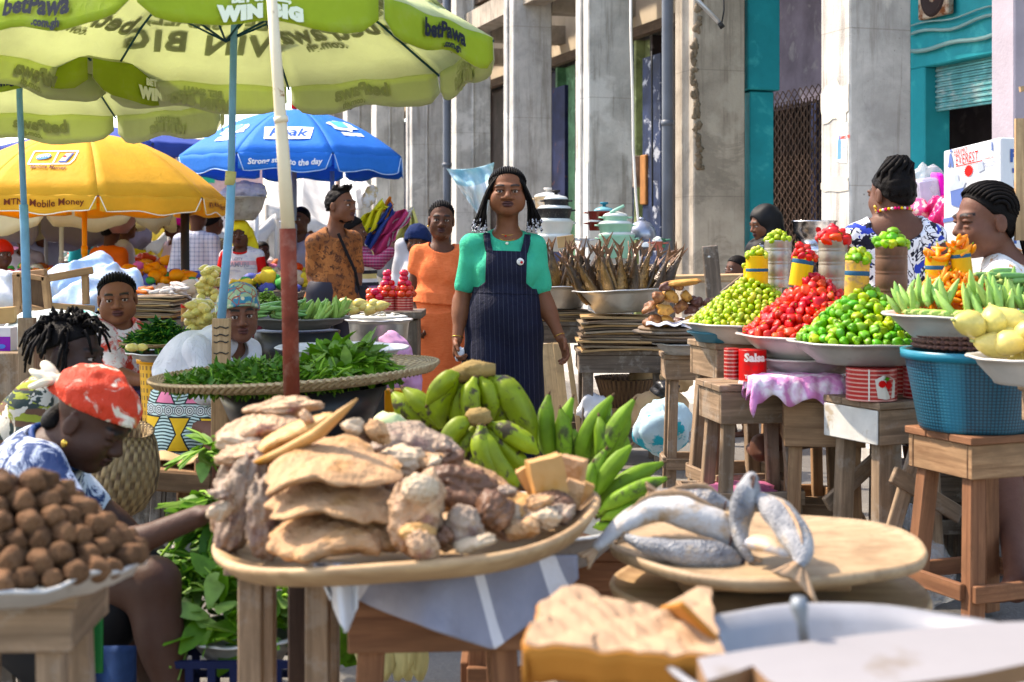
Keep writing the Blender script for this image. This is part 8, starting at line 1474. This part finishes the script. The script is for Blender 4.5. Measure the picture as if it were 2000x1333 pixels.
# --- girl in black hood ---
Y=9.6; p=Person('girl in a black hood looking down between the columns',(*arr(*pj(1500,470,Y))[:2],0),1.45,-60,J=dict(head=pj(1492,437,Y),neck=pj(1502,475,Y),hip=pj(1510,600,Y)),head=(-72,14,0),skin=SKM,h=.007,hw=1.05)
s=SDF(); s.ell(p.f(0,.025,.030),(.095,.112,.102),p.Rh,0); s.ell(p.f(0,.05,-.08),(.09,.08,.11),p.Rh,.05); s.ell(p.J['neck']+arr(0,0,-.06),(.16,.14,.12),None,.07); s.ell(p.f(0,-.115,-.015),(.062,.09,.088),p.Rh,.01,'s'); s.wob(.005,25,2); mk_sdf('hood',s,.007,flat((.008,.008,.010)),p.root)
p.top(flat((.012,.012,.015)),sleeve=.9,hem=-.1,off=.03,neck=(.9,.02)); p.skirt(flat((.012,.012,.015)),z0=.05,r0=.22); g=G(); g.beam(pj(1488,478,Y-.22),pj(1474,512,Y-.26),.03,.006,up=(0,1,0)); mk('striped_band',g,pat('bw_stripe',lambda k,co:stripes(k,co,2,90,.5,(.02,.02,.03),(.6,.62,.68)),.8),p.root)
# --- striped dress woman with checked sleeve raised ---
Y=12.0; p=Person('woman in a striped dress with a checked purple sleeve, half hidden by the man',(*arr(*pj(700,470,Y))[:2],0),1.66,70,J=dict(head=pj(690,452,Y),neck=pj(698,484,Y),hip=pj(708,590,Y),shL=pj(690,500,Y-.12),shR=pj(716,500,Y+.14),elL=pj(738,514,Y-.2),wrL=pj(764,492,Y-.22),elR=pj(700,560,Y+.2),wrR=pj(735,610,Y-.1)),head=(95,0,0),skin=SKD,h=.008,hands={'L':dict(curl=.9),'R':dict(curl=.6)})
p.top(pat('multi_stripe',lambda k,co:k.mix(k.ma('LESS_THAN',k.ma('FRACT',k.ma('MULTIPLY',k.xyz(co)[2],10)),.3),k.mix(k.ma('LESS_THAN',k.ma('FRACT',k.ma('MULTIPLY',k.xyz(co)[2],10)),.6),k.mix(k.ma('LESS_THAN',k.ma('FRACT',k.ma('MULTIPLY',k.xyz(co)[2],5)),.5),(.62,.52,.22),(.30,.14,.34)),(.66,.65,.66)),(.02,.02,.03)),.8),sleeveless=True,hem=-.1,off=.02,name='striped_dress'); p.skirt(MATS['multi_stripe'],z0=.35,r0=.2)
s=SDF(); s.cone(p.J['shL'],.062,p.J['elL'],.052,0); s.cone(p.J['elL'],.052,p.J['wrL'],.042,.03); s.ell(p.at(0,0,.85),(.15,.12,.08),p.R,.04); s.wob(.004,20,2); mk_sdf('checked_sleeve',s,.008,pat('purple_check',lambda k,co:k.mix(.5,stripes(k,co,0,38,.25,(.25,.02,.08),(.02,.01,.04)),stripes(k,co,2,38,.25,(.25,.02,.08),(.45,.3,.35))),.8),p.root); p.cap(off=.01)
# --- woman in dark blue beret ---
Y=11.2; p=Person('woman in a dark blue knitted cap behind the orange dress',(*arr(*pj(822,470,Y))[:2],0),1.58,-10,J=dict(head=pj(815,472,Y),neck=pj(818,505,Y),hip=pj(820,610,Y)),head=(-10,5,0),skin=SKD,h=.009); p.wrap(mat('navy_knit',(.012,.022,.07),.9,b=.6,bs=120),off=.028,line=.03,name='knitted_cap'); p.top(flat((.5,.5,.52)),sleeve=.9,hem=-.1,off=.02); p.skirt(flat((.3,.3,.35)),z0=.1)
# --- seats ---
for px,Y,z,w_,l in ((-70,3.95,.30,.34,'low stool under the woman in the red headwrap'),(20,4.88,.30,.3,'low stool under the person with dreadlocks'),(213,7.1,.38,.32,'low stool under the woman in the tie-dye shirt'),(362,6.2,.34,.3,'low stool under the old woman in white'),(1748,6.1,.74,.34,'tall stool under the pepper seller in the swirl dress'),(2015,5.6,.55,.34,'stool under the woman in profile')):
    stool(l,(px-1000)*Y/F,Y,w_,w_*.9,z,W2,rz=8,leg=.045,apron=.08,splay=.02,rungs=())
# --- crowd further off, dark clothes lightened in colour to stand in for haze ---
PLD=pat('blue_check_shirt',lambda k,co:k.mix(.5,stripes(k,co,0,26,.3,(.58,.60,.70),(.25,.30,.45)),stripes(k,co,2,26,.3,(.58,.60,.70),(.27,.32,.46))),.8)
def far(label,px,py,Y,H,yaw,skin,topm,botm,hair='cap',hy=None,fat=1,sk=True,hm=None,top={},**kw):
    hd=pj(px,py,Y); hz=hd[2]; b=(hd[0],hd[1],max(-.02,hz-.935*H)); 
    H2=hz/.935 if abs(hz-.935*H)>.05 and sk=='fit' else H; p=Person(label,(hd[0],hd[1],0) if sk=='fit' else b,H2,yaw,head=(yaw if hy is None else hy,0,0),skin=skin,h=.012,fat=fat,eye=abs((yaw if hy is None else hy))<70,**kw)
    if hair=='cap': p.cap(off=.006)
    elif hair=='wrap': p.wrap(hm,off=.026)
    p.top(topm,sleeve=top.get('sleeve',.4),hem=-.1,off=.02)
    if botm is not None: (p.skirt(botm,z0=.15,r0=.2) if kw.get('female',True) else p.trousers(botm))
    return p
far('bald man in a blue and white checked shirt seen from behind',384,447,12.8,1.66,175,SKD,PLD,flat((.02,.025,.04)),fat=.88,hair=None,female=False,top=dict(sleeve=.8))
far('woman in a pink headwrap and yellow print skirt by the dark pole',343,468,13.8,1.58,-50,SKD,flat((.60,.50,.62)),pat('yellow_wax',wax((.72,.45,.02),(.45,.10,.12),(.15,.03,.12),16),.8),'wrap',hm=flat((.62,.02,.22)))
far('person in a yellow floral shirt beside the checked shirt',414,478,13.5,1.6,150,SKD,pat('yellow_floral',wax((.55,.42,.16),(.20,.14,.08),(.6,.1,.05),22),.8),flat((.04,.04,.05)),female=False)
far('person in a purple headscarf far left',46,492,14,1.45,20,SKM,flat((.55,.50,.58)),flat((.2,.1,.3)),'wrap',hm=flat((.22,.06,.30)))
far('man in a pale blue shirt far left, looking down',80,486,15,1.55,40,SKM,flat((.45,.48,.62)),flat((.1,.1,.15)),female=False)
far('woman in an orange top under a reddish head basin',214,486,13.5,1.5,160,SKD,flat((.62,.16,.04)),flat((.3,.1,.05)))
far('person in a dark striped shirt left of the dark pole',242,478,14,1.56,120,SKD,flat((.45,.42,.48)),flat((.1,.05,.1)),female=False)
far('seated woman in a pink top behind the yellow headscarf woman',512,505,13.5,1.30,30,SKD,flat((.72,.28,.38)),flat((.02,.12,.5)))
far('person in a teal top in the distant crowd',165,478,16.5,1.5,60,SKM,flat((.03,.35,.35)),flat((.1,.1,.1)))
far('woman in a magenta top at the left edge',3,520,10.5,1.3,40,SKD,flat((.72,.02,.16)),pat('lilac_wax',wax((.5,.4,.6),(.3,.1,.3),(.8,.5,.2),14),.8),'wrap',hm=flat((.45,.05,.03)))
far('person with dark hair behind the rusty pipe',588,470,13,1.62,-20,SKD,flat((.30,.28,.34)),flat((.05,.05,.06)))
far('person in an orange headscarf in the distant crowd',100,478,19,1.5,10,SKM,flat((.6,.6,.6)),flat((.1,.1,.3)),'wrap',hm=flat((.8,.25,.05)))
far('man in a white shirt in the distant crowd',140,482,21,1.6,200,SKD,flat((.65,.65,.66)),flat((.05,.05,.08)),female=False)
far('woman in a red top in the distant crowd',300,482,19,1.55,-30,SKD,flat((.5,.04,.03)),flat((.05,.05,.2)))
far('woman in a green top among the distant stalls',545,487,18,1.5,40,SKD,flat((.05,.35,.12)),flat((.2,.05,.05)))
far('person in a yellow top near the far stalls',270,490,17,1.5,60,SKM,flat((.7,.5,.05)),flat((.1,.05,.05)))
far('person in a white cap by the left blue pole',22,486,17,1.5,-30,SKM,flat((.5,.2,.25)),flat((.1,.1,.2)),'wrap',hm=flat((.7,.7,.7)))
far('person in dark clothes sitting against the brown column',1441,520,9.3,1.2,-60,SKD,flat((.03,.028,.025)),flat((.02,.02,.02)))
c=pj(232,452,13.5); g=G(); g.lathe([(0,0),(.08,0),(.15,.09),(.17,.15),(.18,.155),(.15,.15),(0,.05)],30,c-arr(0,0,.02)); mk('head_basin',g,mat('reddish_basin',(.45,.28,.25),.4,metal=.4),loc=c,label='small reddish grey basin carried on a head in the crowd',cat='basin')
# ---------------- far market ----------------
rg=random.Random(77)
TW_=cloth_mat('white_tarp',(.80,.80,.80),.65); TB_=cloth_mat('blue_grey_tarp',(.40,.45,.58),.4); TR_=cloth_mat('red_tarp',(.70,.08,.03),.4); TY_=cloth_mat('yellow_tarp',(.75,.62,.12),.4); TP_=cloth_mat('pink_tarp',(.72,.30,.25),.4)
def tarp(label,pts,m,drop=.12,posts=True):
    q=[pj(*p) for p in pts]; c=sum(q)/len(q); t=T('stall_canopy',label,'canopy',(c[0],c[1],0)); g=G(); g.grid(lambda u,v:tuple((q[0]*(1-u)+q[1]*u)*(1-v)+(q[3]*(1-u)+q[2]*u)*v-arr(0,0,drop*math.sin(PI*u)*(.5+.5*math.sin(PI*v))+.02*math.sin(u*17+v*9))),20,12); mk('tarp',g,m,t,solid=.006)
    g=G(); g.grid(lambda u,v:tuple(q[0]*(1-u)+q[1]*u-arr(0,0,drop*math.sin(PI*u)*.5+.02*math.sin(u*17)+v*(.14+.03*math.sin(u*25)))),20,3); mk('hem',g,m,t,solid=.006)
    if posts:
        for p in q: g=G(); g.tube([(p[0],p[1],0),p],.025,8); mk('pole',g,flat((.45,.42,.38)),t)
tarp('white canopy sagging behind the rusty pipe',[(520,400,17),(730,372,17),(700,330,20),(540,340,20)],TW_,.3); tarp('large white sheet canopy right of the rusty pipe',[(585,420,15.5),(700,410,15.5),(690,345,18),(590,330,18)],TW_,.25)
tarp('blue grey canopy over a brown stall front',[(525,452,18),(700,446,18),(690,430,21),(540,432,21)],TB_,.1); tarp('red awning behind the yellow umbrella',[(270,418,18),(430,412,18),(425,395,20),(275,398,20)],TR_,.08); tarp('pale canopy over the distant crowd at the left',[(-40,470,19),(120,462,19),(110,440,23),(-30,446,23)],TW_,.2)
tarp('yellow and white canopy at the far left',[(10,455,22),(110,452,22),(100,436,25),(15,438,25)],TY_,.1); tarp('white canopy between the umbrella poles',[(210,470,17),(330,452,17),(330,425,21),(215,430,21)],TW_,.25)
tarp('low white canopy left of the dark pole',[(260,500,20),(350,478,20),(350,452,24),(265,452,24)],TW_,.2)
tarp('pink canopy far behind the yellow umbrella',[(230,446,24),(320,440,24),(318,428,27),(235,430,27)],TP_,.1); tarp('white canopy behind the yellow headscarf woman',[(395,440,16),(540,430,16),(535,380,20),(400,390,20)],TW_,.3); tarp('small red canopy in the distance',[(200,462,26),(290,458,26),(285,448,29),(205,450,29)],TR_,.1)
tarp('long white canopy in the far distance',[(240,446,34),(520,440,34),(510,425,40),(250,428,40)],TW_,.3)
for i,(px,Y,t) in enumerate(((98,16,380),(68,18,470),(150,17,400),(162,20,440),(188,15,460),(206,22,440),(305,18,420),(560,15,330),(572,14,240),(648,13.4,335),(660,14,340),(500,16,420),(122,24,450),(420,19,420),(265,26,440))):
    m=[flat((.5,.5,.5)),flat((.28,.42,.6)),flat((.35,.25,.2)),flat((.6,.6,.6))][i%4]; g=G(); b=pj(px,470,Y); g.tube([(b[0],b[1],0),tuple(pj(px+rg.uniform(-3,3),t,Y))],.022,8); mk('canopy_pole',g,m,loc=(b[0],b[1],0),label='thin upright pole among the distant stalls, %s'%['left of the blue pole','far left','behind the cream umbrella','under the purple umbrella','beside the orange pole','under the yellow umbrella','left of the dark pole','just left of the rusty pipe','thin white behind the rusty pipe','left one under the blue umbrella','right one under the blue umbrella','right of the blue pole','far behind the cream umbrella','beside the checked shirt','far behind the seated crowd'][i],cat='pole')
g=G(); q=pj(363,470,11.8); g.tube([(q[0],q[1],0),tuple(pj(361,415,11.8))],S(17,11.8)/2,14); g.m(1).box(pj(362,405,11.8),(.10,.08,.09)); mk('dark_pole',g,[flat((.03,.028,.03)),flat((.35,.35,.38))],loc=(q[0],q[1],0),label='thick dark metal pole in front of the checked shirt',cat='pole')
for i,(px,py,Y,w_,h_) in enumerate(((120,500,18,1.3,.5),(225,492,18.5,1.0,.5),(310,480,17.5,.9,.5),(55,505,21,1.4,.6),(410,500,19,1.0,.6),(545,480,17,.8,.5),(270,500,23,1.2,.5),(170,500,24,1.2,.4))):  # translucent sheets added so the sun behind them brightens the far market
    q=pj(px,py,Y); g=G(); g.grid(lambda u,v:(q[0]+(u-.5)*w_,q[1]+.05*math.sin(u*15+v*3),q[2]-.2+v*h_+.03*math.sin(u*7)),18,5); mk('glow_sheet',g,[TW_,TW_,TY_,TW_,TB_,TW_,TR_,TW_][i],loc=q,label=['white sheet hung at a far stall left of the orange pole','white sheet added for brightness behind the orange pole','white sheet added for brightness right of the orange pole','wide white sheet added for brightness far left','pale blue sheet added for brightness by the checked shirt','white sheet added for brightness beside the rusty pipe','red sheet added for brightness deep in the market','white sheet added for brightness deep in the market'][i],cat='sheet',solid=.005)
# stalls with goods: low tables and mixed heaps
hc=[((.62,.10,.04),'red'),((.70,.30,.08),'orange'),((.60,.48,.36),'tan'),((.08,.30,.10),'green'),((.68,.66,.62),'white'),((.10,.12,.35),'blue'),((.45,.16,.08),'brown'),((.72,.55,.15),'yellow'),((.60,.15,.30),'pink')]
def goods(label,px,py,Y,w,hh,ci,seed):
    q=pj(px,py,Y); t=T('market_table',label,'table',(q[0],q[1],0)); g=G(); zt=max(.25,q[2]); g.box((q[0],q[1],zt-.02),(w,.5,.04)); 
    for sx in (-1,1):
        for sy in (-1,1): g.box((q[0]+sx*(w/2-.05),q[1]+sy*.2,zt/2-.02),(.05,.05,zt-.04))
    mk('table_frame',g,W2,t); r2=random.Random(seed); g=G()
    for i in range(46):
        x=r2.uniform(-w/2,w/2)*.9; y=r2.uniform(-.2,.2); r=r2.uniform(.035,.075); g.m(r2.choice((0,0,1,2))).blob((q[0]+x,q[1]+y,zt+r*.5+hh*max(0,1-(abs(x)/(w/2))**1.5)*r2.random()),(r,r,r*.8),None,8,.25,2,i)
    o=mk('goods_heap',g,[flat(hc[ci][0]),flat(hc[(ci+2)%9][0]),flat(hc[(ci+4)%9][0])],t); o['kind']='stuff'
loc_=['left of the orange pole','beside the seated crowd','in front of the far canopies','behind the blue sacks','by the dark pole','behind the old woman','right of the yellow headscarf','under the white canopy','far left behind the crate','behind the green dish','deep in the market left','deep in the market centre','between the poles','near the striped dress','beyond the checked shirt','below the purple umbrella','near the left edge','close to the pink headwrap']
specs=[(285,560,11,.9,.12,1),(320,545,13,.9,.15,6),(290,530,16,1.2,.15,0),(150,520,17,1.4,.15,0),(250,520,19,1.5,.15,2),(345,590,10.5,.7,.1,2),(540,540,14,.9,.15,4),(560,560,12.5,.9,.15,7),(30,560,13,1.0,.2,8),(520,570,11.5,.6,.1,3),(120,505,22,1.8,.2,7),(330,505,22,1.8,.2,4),(200,512,20,1.3,.2,8),(610,570,13,.9,.1,4),(400,520,18,1.2,.2,1),(130,545,14,1.0,.12,4),(20,520,18,1.2,.2,3),(300,510,20,1.2,.2,6)]
for i,(a,b,Y,w_,h_,ci) in enumerate(specs): goods('distant table heaped with %s goods, %s'%(hc[ci][1],loc_[i]),a,b,Y,w_,h_,ci,i)
# cardboard stack with dried fish, frame, sacks, boxes on the left
Y=8.8; q=pj(290,618,Y); layers('long stack of flattened card behind the tie-dye shirt',q,.44,.4,.13,11,CS,seed=9); g=G(); g.box((q[0],q[1],q[2]/2-.01),(.40,.36,q[2]-.02)); mk('wooden_crate',g,W2,loc=(q[0],q[1],0),label='crate under the long stack of flattened card',cat='crate',bevel=.004)
for i in range(26):
    x=rg.uniform(-.2,.2); c=q+arr(x,rg.uniform(-.15,.1),.145+.03*rg.random()); g=G(); g.blob(c,(.045,.018,.014),rot(0,rg.uniform(-10,10),rg.uniform(-40,40)),12,.2,2,i); mk('dried_fish',g,[mat('red_dried',(.45,.13,.05),.6,v=.3),mat('pale_dried',(.58,.53,.50),.6,v=.3,c2=(.3,.25,.24))][1 if x>0 else 0],loc=c,label=['reddish dried fish on the left of the card stack','pale dried fish on the right of the card stack'][1 if x>0 else 0],cat='fish',group='dried fish on the card stack')
for i in range(22):
    c=pj(350+rg.uniform(-10,12),610-i*2.6,8.9+.1*rg.random()); g=G(); g.blob(c,(.05,.02,.012),rot(0,20+rg.uniform(-15,15),rg.uniform(-30,30)),12,.15,2,i); mk('dried_fish',g,MATS['pale_dried'],loc=c,label='silvery dried fish in the sloping pile by the dark pole',cat='fish',group='silvery dried fish by the dark pole')
Y=8.3; f=T('wooden_chair','overturned wooden chair with a brown panel behind the left blue pole','furniture',pj(110,620,Y)); 
def bm(a,b,w=.05,t=.03,n='bar',m=W4,dy=(0,0)): g=G(); g.beam(pj(*a,Y+dy[0]),pj(*b,Y+dy[1]),w,t,up=(0,1,0)); mk(n,g,m,f,bevel=.004)
bm((33,535),(36,620)); bm((88,540),(97,620),.045); bm((166,530),(168,595),.04,dy=(.1,.1)); bm((88,545),(182,528),.045,dy=(0,.1)); bm((92,598),(185,604),.04,dy=(0,.1)); bm((28,538),(90,532),.04,dy=(.15,0)); bm((40,598),(120,615),.04); bm((33,536),(88,545),.03,dy=(0,0))
g=G(); g.box(pj(72,570,Y+.05),(.13,.02,.20),rot(0,3,0)); mk('panel',g,wood('panel_brown',(.16,.10,.065)),f)
def sack(label,px,py,Y,rx,ry,rz,m,seed,amp=.12): q=pj(px,py,Y); s=SDF(); s.ell(q,(rx,ry,rz),None,0); s.ell(q+arr(rx*.4,0,-rz*.2),(rx*.7,ry,rz*.8),None,.05); s.wob(.03*rz/.15,9,seed); s.wob(.010,26,seed+1); mk_sdf('plastic_sack',s,.014,m,loc=q,label=label,cat='sack')
BS=mat('blue_film',(.40,.53,.72),.3,v=.1,b=.6,bs=12,c2=(.60,.66,.74),t2=(.48,.6),s2=6); GS=mat('green_white_film',(.60,.66,.66),.35,b=.6,bs=12,c2=(.10,.45,.36),t2=(.55,.62),s2=5); WSK=mat('white_film',(.66,.66,.68),.35,b=.6,bs=12)
sack('large pale blue plastic sack behind the wooden frame',175,560,9.6,.32,.25,.20,BS,1); sack('blue plastic sack beside the braided hair',165,600,9.0,.20,.2,.15,BS,2); sack('white and green plastic sack on the ground behind the dreadlocks',110,650,8.0,.30,.25,.12,GS,3); sack('crumpled white sack at the left edge',20,590,8.9,.14,.2,.18,WSK,4)
sack('white sack under the tie-dye shirt',150,690,7.6,.12,.15,.10,WSK,6)
g=G(); g.box(pj(12,616,7.9),(.10,.1,.09),rot(0,-4,10)); mk('brown_box',g,CARD,loc=pj(12,616,7.9),label='small brown carton at the left edge',cat='box',bevel=.004)
q=pj(10,670,7.3); g=G(); g.box(q,(.09,.1,.16)); uf=plane_fn(q+arr(0,-.051,0),(1,0,0),(0,0,1)); g.m(1).add([tuple(uf(x,y)) for x,y in ((-.045,-.045),(.045,-.045),(.045,.035),(-.045,.035))],[(0,1,2,3)],False); g.m(2).add([tuple(plane_fn(q+arr(0,-.053,0),(1,0,0),(0,0,1))(.022*math.cos(a*.5),-.015+.012*math.sin(a*.5))) for a in range(12)],[tuple(range(12))],False); mk('appliance_box',g,[flat((.62,.62,.68)),flat((.20,.04,.35)),flat((.1,.2,.6))],loc=q,label='white and purple printed appliance box at the left edge',cat='box')
g=G(); g.box(pj(20,770,7.3),(.4,.4,.45)); mk('wooden_crate',g,W5,loc=pj(20,770,7.3),label='crate under the purple printed box',cat='crate',bevel=.004)
# more of the crowd: copies of four figures standing further down the street
src=[o for o in bpy.data.objects if o.get('category')=='person' and 'distant' in o.get('label','')]
src+= [o for o in bpy.data.objects if o.get('label','').startswith(('man in a pale blue','woman in an orange top','person in a teal top'))]
rg=random.Random(21)
for i,(px,Y) in enumerate(((60,20),(118,24),(152,19),(176,26),(228,22),(262,19),(282,25),(312,22),(338,20),(322,27),(420,22),(500,24),(532,21),(560,26),(605,17),(618,22),(10,24),(36,27),(90,30),(205,30),(252,30),(300,32),(350,30),(398,26))):
    s_=src[(i*3+i//3)%len(src)]; q=pj(px,470,Y); dup(s_,(q[0],q[1],0),rg.uniform(-1.2,1.2),label=s_['label'].split(' ')[0]+' standing far down the street in '+['a pale top','a bright top','light clothes'][i%3],group='far figures in the street %d'%(i%3),scale=rg.uniform(.93,1.04))
# distant building
Bd=T('pink_building','distant pink and grey building with a green sign','building',pj(390,470,45)); g=G(); g.box(pj(400,330,45)*arr(1,1,0)+arr(0,2,2.2),(2.3,4,4.6)); mk('wall',g,mat('pink_render',(.62,.40,.38),.8),Bd); g=G(); g.box(pj(358,300,43),(.35,.1,1.6)); g.box(pj(395,332,42.8),(.75,.1,.8)); mk('green_sign',g,flat((.01,.30,.18)),Bd)
g=G(); g.box(pj(370,297,42.7),(.35,.05,.3)); mk('red_sign',g,flat((.7,.15,.12)),Bd); g=G(); g.box(pj(355,360,43.5)*arr(1,1,0)+arr(0,0,2),(.2,.2,4)); g.box(pj(620,360,43.5)*arr(1,1,0)+arr(0,0,2),(.5,.4,4)); mk('teal_pillar',g,flat((.25,.45,.42)),Bd)
Bd=T('low_brown_shed','long low brown market shed beyond the canopies','building',pj(560,470,30)); g=G(); g.box(pj(600,470,30)*arr(1,1,0)+arr(0,1,.9),(3.2,3,1.8)); mk('wall',g,mat('shed_brown',(.28,.18,.12),.8,v=.4),Bd); g=G(); g.box(pj(600,470,30)*arr(1,1,0)+arr(0,.8,1.9),(3.6,3.6,.12)); mk('roof',g,flat((.5,.45,.42)),Bd)
Bd=T('pale_market_hall','pale market hall far at the left','building',pj(100,470,60)); g=G(); g.box(pj(60,470,60)*arr(1,1,0)+arr(0,3,1.0),(14,6,2.0)); mk('wall',g,mat('hall_wall',(.50,.45,.42),.8,v=.3),Bd); g=G(); g.box(pj(60,470,60)*arr(1,1,0)+arr(0,3,2.1),(15,7,.2)); mk('roof',g,flat((.55,.54,.52)),Bd)
